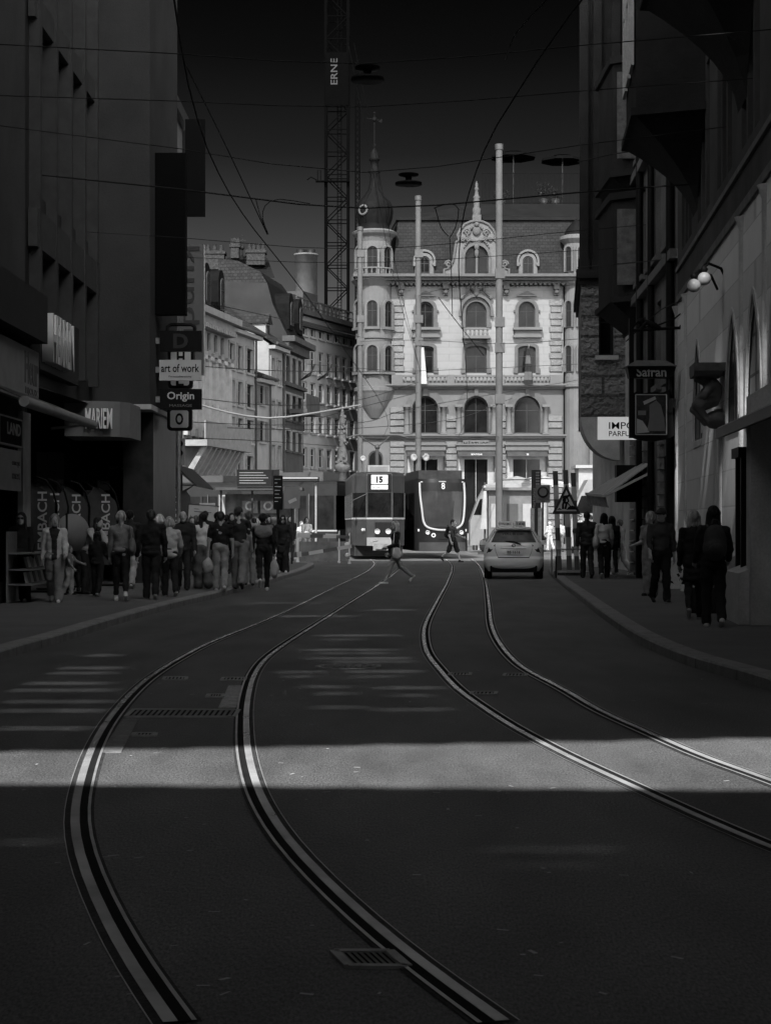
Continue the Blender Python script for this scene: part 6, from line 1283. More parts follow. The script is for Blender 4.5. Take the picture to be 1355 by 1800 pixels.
for i, (p, lab) in enumerate([
    ([(325, 110, 24), (400, 262, 33), (470, 412, 36)], 'thin diagonal wire falling from the black banner to the fourth span wire'),
    ([(450, 350, 36), (458, 380, 36), (470, 410, 36)], 'short hanger loop under the fourth span wire on the left'), ([(545, 358, 36), (490, 350, 36), (466, 362, 36), (462, 385, 36), (472, 412, 36)], 'curved hanger wire beside the short loop'),
    ([(762, 366, 36), (790, 358, 36), (806, 368, 36), (800, 400, 37), (790, 418, 38)], 'curved hanger wire in front of the carved gable'),
    ([(765, 366, 36), (775, 400, 37), (788, 415, 38)], 'short hanger loop in front of the roof tiles'),
    ([(790, 418, 40), (793, 480, 42), (795, 556, 45)], 'vertical dropper left of the carved gable'), ([(770, 522, 45), (795, 556, 46), (850, 625, 52)], 'slanting dropper in front of the middle windows'),
    ([(612, 75, 60), (650, 270, 70), (690, 480, 80), (735, 640, 90)], 'long slanting wire left of the onion dome'), ([(622, 75, 60), (660, 270, 70), (700, 490, 80), (740, 660, 90)], 'long slanting wire across the onion dome'),
    ([(888, 105, 24), (905, 60, 22), (960, 0, 20)], 'wire fanning up and right from the right contact wire'),
    ([(300, 640, 60), (500, 652, 70), (735, 652, 90), (1015, 640, 100)], 'long level wire along the balustrade'), ([(345, 700, 62), (480, 712, 70), (620, 705, 80), (735, 672, 95)], 'wire rising to the middle pole above the balustrade'),
    ([(340, 742, 60), (480, 747, 70), (640, 742, 85), (735, 716, 95), (1015, 668, 110)], 'long wire rising to the right over the arched windows'), ([(400, 752, 70), (520, 755, 76), (640, 752, 84), (800, 736, 98), (900, 700, 105)], 'lower wire over the trams rising to the right'),
    ([(540, 640, 95), (640, 648, 95), (735, 656, 100)], 'thick wire just below the turret windows'), ([(310, 520, 60), (400, 540, 66), (520, 566, 76), (633, 592, 90)], 'wire sagging across the white houses roofs'),
    ([(735, 520, 112), (800, 505, 100), (1015, 492, 90)], 'wire leading right from the middle pole below the cornice'), ([(633, 600, 126), (735, 598, 112), (877, 604, 90), (1015, 596, 80)], 'level wire linking the three poles'),
    ([(560, 735, 88), (610, 722, 84), (735, 690, 90)], 'short wire above the route 15 pantograph'), ([(520, 760, 90), (600, 764, 84), (735, 770, 84), (880, 768, 90)], 'lowest level wire above the tram roofs'), ([(340, 770, 66), (460, 775, 74), (600, 785, 84)], 'lowest wire on the left above the stop roof'),
    ([(1015, 285, 44), (1140, 262, 42), (1340, 285, 34)], 'span wire end crossing the dark right hand oriel'), ([(1015, 470, 50), (1130, 460, 45), (1235, 450, 40)], 'feeder wire tied to the guild house near the globe lamps'), ([(1100, 600, 44), (1160, 545, 42), (1225, 520, 39)], 'wire running down from the globe lamps to the inn sign')]):
    wire(lab, catmull([P(*q) for q in p], 1.0), .01 if i < 10 else .014, px=False)
wire('bright sunlit wire sagging in front of the white houses', catmull([P(*q) for q in [(330, 705, 84), (400, 725, 86), (470, 735, 88), (540, 728, 90), (633, 712, 96)]], 1), .05, m=WIREL, px=False)
for k, (px, y) in enumerate(((545, 650), (575, 650))):
    t = thing('wire_section', ['left of two zigzag wire fittings left of the turret', 'right of two zigzag wire fittings left of the turret'][k], 'wire fitting', P(px, y, 95), group='zigzag wire fittings'); mb = MB(); mb.tube([(.25, 0, .3), (0, 0, -.3), (-.5, 0, -.55), (.1, 0, -.1)], .05, 6); mb.build('fitting', BLACK, t)
# barrier left: red and white boards
RW = mat('reflective_white', .28, .5, .05); RD = mat('barrier_red', .06, .5, .1)
def rail_board(a, b, h, n, lab, first=0, legs=True):
    a, b = Vector(a), Vector(b); t = thing('road_barrier', lab, 'barrier', (a.x, a.y, 0), group='striped boards of the tram stop barrier'); v = b - a; mb = MB()
    for k in range(n):
        p0, p1 = v * (k / n), v * ((k + 1) / n); mb.bar(p0 + Vector((0, 0, a.z)), p1 + Vector((0, 0, a.z)), .03, h, (k + first) % 2)
    mb.build('board', [RW, RD], t)
    if legs:
        for q in (Vector((0, 0, 0)), Vector((v.x, v.y, 0))): mb = MB(); mb.box(q.x - .03, q.x + .03, q.y - .03 + .05, q.y + .03 + .05, 0, a.z + .12); mb.box(q.x - .05, q.x + .05, q.y - .3, q.y + .3, 0, .06); mb.build('leg', PALE, t)
    return t
d = 72; B_ = lambda px, y, d=72: tuple(P(px, y, d))
rail_board(B_(522, 942), B_(614, 944), .13, 4, 'top board of the striped barrier in front of the trams', 0)
rail_board(B_(518, 977, 71), B_(618, 960, 71), .14, 4, 'slanting lower board of the striped barrier', 1, False)
rail_board(B_(524, 938, 74), B_(596, 941, 74), .1, 3, 'rear board of the striped barrier', 0)
rail_board(B_(506, 976, 69), B_(530, 974, 69), .2, 3, 'short low striped board left of the barrier', 0, False)
t = thing('barrier_fence', 'dark mesh panel standing behind the striped barrier boards', 'fence', (XX(522, 75), 75, 0)); w = 92 * 75 / F; mb = MB()
for k in range(6): mb.box(w * k / 5 - .02, w * k / 5 + .02, -.02, .02, 0, 1.0)
mb.box(0, w, -.01, .01, .05, .85); mb.build('panel', mat('barrier_panel', .09, .7, .4, 2), t)
for k, (px, y) in enumerate(((610, 957), (611, 976))):
    t = thing('warning_lamp', ['upper small warning lamp on the barrier end', 'lower small warning lamp on the barrier end'][k], 'lamp', P(px, y, 71.8), group='barrier lamps'); mb = MB(); mb.lathe([(.001, -.05), (.1, -.05), (.1, .05), (.001, .05)], n=14); q = mb.build('lens', WHITE, t); q.matrix_local = face_M((0, 0, 0)); mb = MB(); mb.box(-.08, .08, 0, .08, -.16, -.08); mb.build('battery_box', MIDG, t)
# tram stop: sign back, columns, shelter, departure board, posters
t = thing('back_sign', 'grey sign back with a pale sticker on a thin pole', 'sign', (XX(513, 66), 66, PZ)); Zs = lambda y: ZZ(y, 66) - PZ
mb = MB(); mb.box(-.29, .29, -.03, .03, Zs(894), Zs(855)); mb.build('panel', mat('sign_back_grey', .17, .5, .1), t); mb = MB(); mb.bx((.03, -.035, Zs(880)), (.3, .01, .12), Matrix.Rotation(R(-25), 3, 'Y')); mb.build('sticker', WHITE, t); mb = MB(); mb.tube([(0, .05, 0), (0, .05, Zs(858))], .04, 8); mb.build('pole', DARK, t)
t = thing('info_column', 'dark stop column with pale lines of print beside the sign back', 'stop column', (XX(489, 67), 67, PZ)); Zs = lambda y: ZZ(y, 67) - PZ
mb = MB(); mb.box(-.17, .17, -.06, .06, Zs(896), Zs(836)); mb.box(-.05, .05, -.04, .04, 0, Zs(896)); mb.build('column', BLACK, t)
for k, w_ in enumerate((.22, .1, .24, .2, .16, .24, .12)): mb = MB(); mb.box(-.12, -.12 + w_, -.068, -.061, Zs(843 + k * 6.5), Zs(842 + k * 6.5)); mb.build('print_line', PALE, t)
t = thing('tram_stop_shelter', 'dark glazed tram stop shelter with a departure board on its roof', 'shelter', (XX(452, 76), 76, PZ)); Zs = lambda y: ZZ(y, 76) - PZ; w = 1.5
mb = MB(); mb.box(-w - .2, w + .4, -.4, 1.6, Zs(862), Zs(857)); mb.build('roof', DARK, t)
for x in (-w, -.2, w): mb = MB(); mb.box(x - .04, x + .04, -.04, .04, 0, Zs(862)); mb.build('post', DARK, t)
mb = MB(); mb.box(-w + .1, w - .1, .8, .82, .4, Zs(868)); mb.build('glass_wall', mat('shelter_glass', .08, .15, .5, 2), t)
mb = MB(); mb.box(-.8, .95, -.5, -.35, Zs(855), Zs(826)); db = mb.build('departure_board', BLACK, t)
for k in range(5): mb = MB(); mb.box(-.7, .3 + .1 * (k % 3), -.507, -.501, Zs(832 + k * 4.5), Zs(831 + k * 4.5)); mb.build('print_line', MIDG, db)
for x, lab in ((-.35, 'left'), (.42, 'right')): mb = MB(); mb.box(x - .33, x + .33, .7, .76, Zs(902), Zs(880)); pp = mb.build('poster', MIDG, t); mb = MB(); mb.lathe([(.12, 0), (.2, 0), (.2, .01), (.12, .01)], n=16); q = mb.build('print', PALE, pp); q.matrix_local = face_M((x, .69, Zs(889)), (0, -1, 0))
t = thing('shelter_frame', 'second dark stop frame behind the sign back with a bright roof edge', 'shelter', (XX(525, 84), 84, 0)); Zs = lambda y: ZZ(y, 84); mb = MB(); mb.box(-1.1, .9, -.3, 1.2, Zs(846), Zs(838)); mb.build('roof', TUND, t); mb = MB(); mb.box(-1.1, .9, -.34, -.301, Zs(842), Zs(839)); mb.build('roof_edge', MIDG, t)
for x in (-1, .8): mb = MB(); mb.tube([(x, 0, 0), (x, 0, Zs(846))], .05, 8); mb.build('post', MIDG, t)
t = thing('white_board', 'tilted white notice board with a thin drawn line above the crowd', 'notice board', P(357, 903, 57)); mb = MB(); mb.bx((0, 0, 0), (.9, .05, .5), Matrix.Rotation(R(4), 3, 'Y')); mb.build('panel', mat('board_white', .36, .5, .05), t); mb = MB(); mb.bx((0, -.03, .05), (.55, .008, .02), Matrix.Rotation(R(5), 3, 'Y')); mb.bx((-.2, -.03, .15), (.15, .008, .015), Matrix.Rotation(R(5), 3, 'Y')); mb.build('drawn_line', DARK, t); mb = MB(); mb.bx((.02, .04, .26), (.96, .08, .04), Matrix.Rotation(R(4), 3, 'Y')); mb.tube([(.3, .05, 0), (.3, .05, -1.6)], .03, 6); mb.tube([(-.3, .05, 0), (-.3, .05, -1.6)], .03, 6); mb.build('stand', DARK, t)
# right side: warning triangle, striped boards, stop signs
t = thing('warning_sign', 'triangular roadworks warning sign showing a digging worker', 'road sign', P(995, 886, 50.6)); K_ = 50.6 / F
tri = lambda s, y: [(-23 * K_ * s, y, -16 * K_ * s), (23 * K_ * s, y, -16 * K_ * s), (0, y, 31 * K_ * s)]
mb = MB(); mb.prism(tri(1.1, 0), (0, .03, 0)); mb.build('border', mat('sign_red', .045, .4, .1), t); mb = MB(); mb.prism(tri(.78, -.004), (0, .003, 0)); mb.build('face', mat('sign_face', .6, .4, .04), t)
mb = MB(); c = lambda x, z: (x * K_, -.012, z * K_)
mb.ball(c(4.5, 15), .035); mb.tube([c(3.5, 14), c(-3, 12), c(-4, 5)], [.03, .06, .05], 8); mb.tube([c(-4, 5), c(0, 0), c(-2, -9)], .035, 6); mb.tube([c(-4, 5), c(-6, -1), c(-6, -9)], .035, 6); mb.tube([c(1, 12), c(4, 5), c(1, 2)], .025, 6); mb.tube([c(0, 4), c(9, -6)], .016, 5); mb.lathe([(.16, 0), (.1, .08), (.001, .12)], c(10, -10), 10, sy=.1); mb.lathe([(.07, 0), (.001, .05)], c(-12, -10), 8, sy=.1)
mb.v = [(x, -.008 + (y + .012) * .12, z) for x, y, z in mb.v]; mb.build('worker_symbol', BLACK, t)
for k, (px0, px1, top, lean) in enumerate(((972, 979, 828, .0), (989, 998, 826, .0), (1003, 1011, 831, 0))):
    d = 51.2; t = thing('striped_post', ['left of three tall striped boards behind the warning sign', 'middle of three tall striped boards behind the warning sign', 'right of three tall striped boards behind the warning sign'][k], 'barrier', (XX((px0 + px1) / 2, d), d, PZ), group='tall striped boards'); H = ZZ(top, d) - PZ; w = 9 * d / F; n = 7; mb = MB(); lx = .12
    for q in range(n): z0, z1 = .15 + (H - .15) * q / n, .15 + (H - .15) * (q + 1) / n; mb.prism([(-w / 2 + lx * (1 - z0 / H), 0, z0), (w / 2 + lx * (1 - z0 / H), 0, z0), (w / 2 + lx * (1 - z1 / H), 0, z1), (-w / 2 + lx * (1 - z1 / H), 0, z1)], (0, .03, 0), q % 2)
    mb.build('board', [mat('board_red', .1, .5, .1), mat('board_white2', .55, .5, .1)], t); mb = MB(); mb.box(-.14 + lx, .14 + lx, -.16, .16, 0, .12); mb.build('foot', DARK, t)
    mb = MB(); mb.box(-.05 + lx * .5, .1 + lx * .5, -.05, -.03, .7 + .1 * k, .98 + .1 * k); mb.build('reflector', WHITE, t)
t = thing('guard_rail', 'thin steel guard rail around the striped boards on the pavement corner', 'railing', (XX(978, 50), 50, PZ)); mb = MB(); w = .95
for x in (0, w): mb.tube([(x, 0, 0), (x, 0, .75)], .022, 8); mb.tube([(x, 1.5, 0), (x, 1.5, .75)], .022, 8)
mb.tube([(0, 0, .75), (w, 0, .75), (w, 1.5, .75)], .022, 6); mb.tube([(0, 0, .12), (w, 0, .12)], .02, 6); mb.build('rails', STEEL, t)
t = thing('short_bollard', 'thin dark bollard at the kerb beside the taxi', 'bollard', (XX(977, 48.6), 48.6, PZ)); mb = MB(); mb.tube([(0, 0, 0), (0, 0, .55)], .025, 8); mb.ball((0, 0, .56), .03); mb.build('post', DARK, t)
t = thing('no_entry_sign', 'square pale road sign with a dark ring above a small text plate', 'road sign', P(954, 868, 60)); w = 12.5 * 60 / F
mb = MB(); mb.box(-w, w, 0, .03, -w * 1.25, w * 1.25); mb.build('plate', mat('plate_grey', .22, .5, .05), t); mb = MB(); mb.lathe([(w * .55, 0), (w * .8, 0), (w * .8, .01), (w * .55, .01)], n=28); q = mb.build('ring', DARK, t); q.matrix_local = face_M((0, -.002, w * .25)); text('ausgenommen', .3, DARK, t, face_M((0, -.004, -w * .78)), 0, .002, width=w * 1.5, height=.05); text('BVB', .3, DARK, t, face_M((0, -.004, -w * 1.05)), 0, .002, width=w * .5, height=.05); mb = MB(); mb.tube([(0, .06, w), (0, .06, -ZZ(868, 60) + .01)], .03, 8); mb.build('pole', GALV, t)
t = thing('stop_column', 'tall dark tram stop column reading Marktplatz', 'stop column', (XX(942, 66), 66, 0)); Zs = lambda y: ZZ(y, 66); mb = MB(); mb.box(-.17, .17, -.06, .06, Zs(893), Zs(826)); mb.box(-.06, .06, -.05, .05, 0, Zs(893)); mb.build('column', mat('stop_column_grey', .07, .5, .1), t); text('Marktplatz', .3, PALE, t, face_M((-.07, -.068, Zs(876)), (0, -1, 0)) @ Matrix.Rotation(R(90), 4, 'Z'), .004, .003, width=.75, height=.13)
for k in range(5): mb = MB(); mb.box(-.02, .12, -.07, -.061, Zs(832 + 5 * k), Zs(829.5 + 5 * k)); mb.build('route_tag', WHITE, t)
# market parasols and stalls
umbrella((XX(908, 100), 100, 0), 2.0, ZZ(840, 100), 'open pale market parasol left of the tram stop column', mat('parasol_grey', .15, .8, .06), grp='parasols on the square'); umbrella((XX(948, 104), 104, 0), 1.9, ZZ(838, 104), 'open white market parasol behind the tram stop column', mat('parasol_pale', .22, .8, .06), grp='parasols on the square'); umbrella((XX(852, 95), 95, 0), 1.0, ZZ(848, 95), 'closed white parasol beside the route 8 tram', mat('parasol_pale', .22), grp='parasols on the square', closed=True)
t = thing('market_kiosk', 'dark kiosk with poster panels behind the taxi', 'kiosk', (XX(890, 92), 92, 0)); mb = MB(); mb.box(-.9, 1.6, 0, 1.6, .1, ZZ(862, 92)); mb.box(-1.1, 1.8, -.3, 1.8, ZZ(862, 92), ZZ(857, 92)); mb.build('cabin', mat('kiosk_dark', .07, .5, .3, 2), t)
for k, x in enumerate((-.5, .3, 1.1)): mb = MB(); mb.box(x - .28, x + .28, -.03, -.003, 1.4, 2.6); mb.build('poster', [MIDG, DARK, MIDG][k], t)
t = thing('map_board', 'pale street map board right of the taxi', 'notice board', (XX(943, 72), 72, 0)); mb = MB(); mb.box(-.25, .25, -.03, .03, .5, ZZ(893, 72)); mb.build('panel', mat('map_pale', .32, .5, .3, 7), t); mb = MB(); mb.box(-.03, .03, -.02, .02, 0, .5); mb.build('post', DARK, t)
for k, (px, d) in enumerate(((345, 80), (365, 82), (400, 78), (412, 86))):
    t = thing('display_stand', ['pale shop stand left of the stop shelter by the balcony', 'dark shop stand under the stone balcony', 'narrow framed poster stand beside the shelter', 'tall dark stand behind the shelter'][k], 'stand', (XX(px, d), d, PZ), group='stands under the balcony'); mb = MB(); mb.box(-.35, .35, -.03, .03, .9, 2.1 + .3 * k); mb.build('panel', [PALE, DARK, MIDG, BLACK][k], t); mb = MB(); mb.box(-.3, -.26, -.02, .02, 0, .9); mb.box(.26, .3, -.02, .02, 0, .9); mb.build('legs', DARK, t); mb = MB(); mb.box(-.25, .25, -.036, -.031, 1.2, 1.7); mb.build('print', WHITE if k % 2 else DARK, t)
# fountain figure on the square seen between tram and houses
t = thing('fountain_column', 'slender carved fountain column with blossoms left of the turret', 'fountain', (XX(602, 118), 118, 0)); Zf = lambda y: ZZ(y, 118); mb = MB(); mb.lathe([(.9, 0), (.9, 1.0), (.3, 1.1), (.28, Zf(830)), (.5, Zf(826)), (.5, Zf(818)), (.22, Zf(812)), (.3, Zf(795)), (.18, Zf(780)), (.28, Zf(765)), (.15, Zf(752)), (.2, Zf(740)), (.02, Zf(712))], n=12); mb.build('column', mat('fountain_stone', .05, .85, .3, 4), t); mb = MB()
for k in range(60): a = rnd.random() * 6.28; z = rnd.uniform(Zf(825), Zf(730)); r = rnd.uniform(.2, .55) * (1 - (z - Zf(825)) / (Zf(700) - Zf(825))); mb.ball((r * math.cos(a), r * math.sin(a), z), rnd.uniform(.06, .14), 0, 6)
mb.build('carving', mat('fountain_stone', .05), t)
# ------------------------------------------------------------------ people: smooth blended bodies from distance fields
class SDF:
    def __init__(s): s.p = []
    def cap(s, a, b, ra, rb, k=0.02, sc=None, sub=False):            # tapered capsule
        s.p.append(('c', np.array(a, float), np.array(b, float), ra, rb, k, sub)); return s
    def ell(s, c, r, k=0.03, rot=None, sub=False):
        s.p.append(('e', np.array(c, float), np.array(r, float), rot, 0, k, sub)); return s
    def mesh(s, vox, fold=0.0, seed=0, clip=None):
        lo, hi = np.full(3, 1e9), np.full(3, -1e9)
        for q in s.p:
            if q[6]: continue
            if q[0] == 'c': r = max(q[3], q[4]); lo = np.minimum(lo, np.minimum(q[1], q[2]) - r); hi = np.maximum(hi, np.maximum(q[1], q[2]) + r)
            else: r = q[2].max() if q[3] is not None else q[2]; lo = np.minimum(lo, q[1] - r); hi = np.maximum(hi, q[1] + r)
        lo -= vox * 3 + fold; hi += vox * 3 + fold
        n = np.ceil((hi - lo) / vox).astype(int) + 1
        ax = [lo[i] + vox * np.arange(n[i]) for i in range(3)]
        Fd = np.full(n, 0.3)
        for q in s.p:
            k = q[5]; mg = k * 2 + vox * 3
            if q[0] == 'c': r = max(q[3], q[4]); a, b = np.minimum(q[1], q[2]) - r - mg, np.maximum(q[1], q[2]) + r + mg
            else: r = q[2].max() if q[3] is not None else q[2]; a, b = q[1] - r - mg, q[1] + r + mg
            i0 = np.clip(np.floor((a - lo) / vox).astype(int), 0, n - 1); i1 = np.clip(np.ceil((b - lo) / vox).astype(int) + 1, 1, n)
            X, Y, Z = ax[0][i0[0]:i1[0], None, None], ax[1][None, i0[1]:i1[1], None], ax[2][None, None, i0[2]:i1[2]]
            if q[0] == 'c':
                d = q[2] - q[1]; L2 = max(1e-9, d @ d); t = np.clip(((X - q[1][0]) * d[0] + (Y - q[1][1]) * d[1] + (Z - q[1][2]) * d[2]) / L2, 0, 1)
                D = np.sqrt((X - q[1][0] - t * d[0]) ** 2 + (Y - q[1][1] - t * d[1]) ** 2 + (Z - q[1][2] - t * d[2]) ** 2) - (q[3] + (q[4] - q[3]) * t)
            else:
                x, y, z = X - q[1][0], Y - q[1][1], Z - q[1][2]
                if q[3] is not None:
                    Rm = q[3]; x, y, z = [Rm[0][i] * x + Rm[1][i] * y + Rm[2][i] * z for i in range(3)]
                r = q[2]; k0 = np.sqrt((x / r[0]) ** 2 + (y / r[1]) ** 2 + (z / r[2]) ** 2); k1 = np.sqrt((x / r[0] ** 2) ** 2 + (y / r[1] ** 2) ** 2 + (z / r[2] ** 2) ** 2) + 1e-9
                D = k0 * (k0 - 1) / k1
            blk = Fd[i0[0]:i1[0], i0[1]:i1[1], i0[2]:i1[2]]
            if q[6]: blk[...] = np.maximum(blk, -D)
            else:
                h = np.maximum(k - np.abs(blk - D), 0) / k; blk[...] = np.minimum(blk, D) - h * h * k * 0.25
        if fold:
            X, Y, Z = ax[0][:, None, None], ax[1][None, :, None], ax[2][None, None, :]; o = seed * 1.7
            Fd += fold * (np.sin(X * 31 + Z * 17 + o) * np.sin(Z * 43 - X * 12 + o) * .5 + np.sin(X * 14 - Z * 23 + Y * 19 + 2 * o) * .6)
        if clip is not None: Fd = np.maximum(Fd, clip(ax[0][:, None, None], ax[1][None, :, None], ax[2][None, None, :]))
        return nets(Fd, lo, vox)
def nets(Fd, lo, vox):
    S = Fd < 0; n = np.array(Fd.shape) - 1
    cnt = np.zeros(n, int)
    for i in (0, 1):
        for j in (0, 1):
            for k in (0, 1): cnt += S[i:i + n[0], j:j + n[1], k:k + n[2]]
    act = (cnt > 0) & (cnt < 8); idx = np.full(n, -1, int); c = np.argwhere(act); idx[act] = np.arange(len(c))
    acc = np.zeros((len(c), 3)); w = np.zeros(len(c))
    cor = [(i, j, k) for i in (0, 1) for j in (0, 1) for k in (0, 1)]
    for a in cor:
        for ax_ in range(3):
            if a[ax_]: continue
            b = list(a); b[ax_] = 1
            fa = Fd[c[:, 0] + a[0], c[:, 1] + a[1], c[:, 2] + a[2]]; fb = Fd[c[:, 0] + b[0], c[:, 1] + b[1], c[:, 2] + b[2]]
            m = (fa < 0) != (fb < 0); t = np.where(m, fa / np.where(m, fa - fb, 1), 0); p = np.repeat(np.array(a, float)[None], len(c), 0); p[:, ax_] += t
            acc[m] += p[m]; w[m] += 1
    V = lo + vox * (c + acc / w[:, None]); faces = []
    for ax_ in range(3):
        o1, o2 = (ax_ + 1) % 3, (ax_ + 2) % 3
        s0 = [slice(1, -1)] * 3; s0[ax_] = slice(0, -1); s1 = [slice(1, -1)] * 3; s1[ax_] = slice(1, None)
        A, B = S[tuple(s0)], S[tuple(s1)]; e = np.argwhere(A != B)
        if len(e) == 0: continue
        ins = A[A != B]; e = e.copy(); e[:, o1] += 1; e[:, o2] += 1
        q = []
        for d1, d2 in ((0, 0), (-1, 0), (-1, -1), (0, -1)):
            f = e.copy(); f[:, o1] += d1; f[:, o2] += d2; q.append(idx[f[:, 0], f[:, 1], f[:, 2]])
        q = np.stack(q, 1); q[~ins] = q[~ins][:, ::-1]; faces.append(q)
    return V, np.concatenate(faces)
def sdf_obj(name, s, vox, m, parent, fold=0.0, seed=0, clip=None, mfun=None):
    V, Fc = s.mesh(vox, fold, seed, clip)
    me = bpy.data.meshes.new(name); me.from_pydata(V.tolist(), [], Fc.tolist())
    mats = m if isinstance(m, (list, tuple)) else [m]
    for k in mats: me.materials.append(k)
    me.polygons.foreach_set('use_smooth', [True] * len(Fc))
    if mfun is not None:
        me.polygons.foreach_set('material_index', mfun(V[Fc].mean(1)).astype(int))
    me.update(); return link(name, me, parent)

def cloth(v): return mat('cloth_%03d' % int(v * 1000), v, .85, .22, 5, .25, 60, spec=.2, fine=.1)
SKIN = mat('skin', .3, .55, .1, 8); SKIND = mat('skin_dark', .13, .55, .1, 8); LIP = mat('lips', .13, .5, .1); EYEM = mat('eye_dark', .03, .3, .1)
def hairm(v): return mat('hair_%03d' % int(v * 1000), v, .5, .65, 22, .8, 50, stretch=(1, 1, .2))
SHOEW = mat('white_shoe', .5, .6, .1); SHOEB = mat('black_shoe', .02, .5, .2); SOLE = mat('shoe_sole', .45, .7, .1)

def rx(v, a): return np.array([v[0], v[1] * math.cos(a) - v[2] * math.sin(a), v[1] * math.sin(a) + v[2] * math.cos(a)])
def person(px, fy, label, H=1.68, face=0, top=.03, topk='sweater', bot=.03, botk='trousers', hair=.03, hairk='short', skin=None, shoe='w', stride=0.0, armL=(0, 8, 8), armR=(0, 8, 8), vox=.016, female=True, lean=0, head=(0, 0), group=None, glasses=False, cap=None, z=None, xy=None, scarf=None, wide=1.0, inner=None, bare_ankle=False, kneeR=None, kneeL=None, sleeves='long'):
    """front of the figure is local -Y, its left is +X.  arm = (swing forward deg, out deg, elbow bend deg)"""
    zz = PZ if z is None else z
    loc = G(px, fy, zz) if xy is None else Vector((xy[0], xy[1], zz))
    t = thing('person', label, 'person', loc, R(face), group=group)
    h = H; sk = skin or SKIN; sh = (.098 if female else .112) * h * wide; hp = .052 * h
    # legs
    def leg(side, ang, knee):
        hipj = np.array([side * hp, 0, .51 * h]); th = rx(np.array([0, 0, -.245 * h]), -R(ang)); kn = hipj + th
        sn = rx(np.array([0, 0, -.235 * h]), -R(ang) + R(knee)); an = kn + sn
        return hipj, kn, an, R(ang) - R(knee)
    st = stride
    kl = kneeL if kneeL is not None else (4 if st >= 0 else 18 + abs(st) * .6); kr = kneeR if kneeR is not None else (4 if st <= 0 else 18 + abs(st) * .6)
    LL = leg(1, st, kl); LR_ = leg(-1, -st, kr)
    low = min(LL[2][2], LR_[2][2]); dz = .048 * h - low
    if abs(st) < 1: dz = .048 * h - low
    off = np.array([0, 0, dz])
    LL = [LL[0] + off, LL[1] + off, LL[2] + off, LL[3]]; LR_ = [LR_[0] + off, LR_[1] + off, LR_[2] + off, LR_[3]]
    base = np.array([0, 0, dz]); ln = R(lean)
    def T(x, y, z):                     # torso point with forward lean about the hips
        v = rx(np.array([x, y, z * h - .51 * h]), ln); return v + np.array([0, 0, .51 * h]) + base
    hd, hz_ = R(head[0]), R(head[1])    # turn, nod
    neck = T(0, .01 * h, .845); hc = T(0, -.012 * h, .925)
    cH, sH = math.cos(hd), math.sin(hd)
    def Hd(x, y, z):                    # head-local offset (fractions of h)
        v = rx(np.array([x * h, y * h, z * h]), hz_); return hc + np.array([cH * v[0] - sH * v[1], sH * v[0] + cH * v[1], v[2]])
    Rh = np.array([[cH, -sH, 0], [sH, cH, 0], [0, 0, 1.0]])
    def arm(side, a):
        s0 = T(side * sh, .005 * h, .798); sw, out, el = [R(q) for q in a]; out *= .62
        d = np.array([side * math.sin(out) , 0, -math.cos(out)]); u = rx(d, -sw); e = s0 + u * .172 * h
        f = rx(d * np.array([.4, 1, 1]), -sw - el); f = f / np.linalg.norm(f); w = e + f * .15 * h; return s0, e, w, f
    AL, AR = arm(1, armL), arm(-1, armR)
    # --- body
    b = SDF()
    b.ell(T(0, 0, .735), (.088 * h * (1 if female else 1.1), .06 * h, .1 * h), .04).ell(T(0, 0, .62), (.075 * h, .055 * h, .08 * h), .04).ell(T(0, .005 * h, .54), (.088 * h, .065 * h, .07 * h), .04)
    for A_ in (AL, AR): b.cap(A_[0], A_[1], .031 * h, .025 * h, .025).cap(A_[1], A_[2], .025 * h, .0165 * h, .02)
    for L_ in (LL, LR_): b.cap(L_[0], L_[1], .052 * h, .034 * h, .03).cap(L_[1], L_[2], .033 * h, .02 * h, .02)
    b.cap(neck - np.array([0, 0, .03 * h]), Hd(0, .01, -.04), .033 * h, .03 * h, .02)
    b.ell(Hd(0, .008, .014), (.045 * h, .056 * h, .058 * h), .015, Rh).ell(Hd(0, -.012, -.03), (.035 * h, .04 * h, .042 * h), .02, Rh)
    b.cap(Hd(0, -.05, .006), Hd(0, -.061, -.014), .006 * h, .0095 * h, .008); b.ell(Hd(0, -.043, -.057), (.014 * h, .012 * h, .01 * h), .012)
    for s in (-1, 1): b.ell(Hd(s * .047, .008, -.003), (.008 * h, .014 * h, .02 * h), .006, Rh); b.ell(Hd(s * .02, -.057, .008), (.009 * h, .008 * h, .006 * h), .004, None, True)
    for A_, sd in ((AL, 1), (AR, -1)):                                  # hands with separate fingers and thumb
        w, f = A_[2], A_[3]; side_ = np.array([0, -1.0, 0]) if True else 0; side_ = side_ - f * (side_ @ f); side_ /= np.linalg.norm(side_); nrm = np.cross(f, side_)
        b.cap(w, w + f * .045 * h, .017 * h, .02 * h, .012)
        for q, (o_, l_) in enumerate(((-1.5, .038), (-.5, .046), (.5, .05), (1.5, .044))):
            k0 = w + f * .052 * h + side_ * o_ * .0115 * h; k1 = k0 + (f * .9 + nrm * sd * .35) * l_ * .55 * h; b.cap(k0, k1, .0062 * h, .0055 * h, .004); b.cap(k1, k1 + (f * .6 + nrm * sd * .7) * l_ * .45 * h, .0055 * h, .0045 * h, .003)
        th0 = w + f * .018 * h + side_ * .018 * h; b.cap(th0, th0 + (f * .75 + side_ * .6) * .03 * h, .0075 * h, .0065 * h, .006); b.cap(th0 + (f * .75 + side_ * .6) * .03 * h, th0 + (f * .75 + side_ * .6) * .03 * h + f * .022 * h, .0062 * h, .005 * h, .003)
    ey = [Hd(s * .02, -.052, .008) for s in (-1, 1)]; mo = Hd(0, -.05, -.038); br_ = [Hd(s * .02, -.053, .019) for s in (-1, 1)]
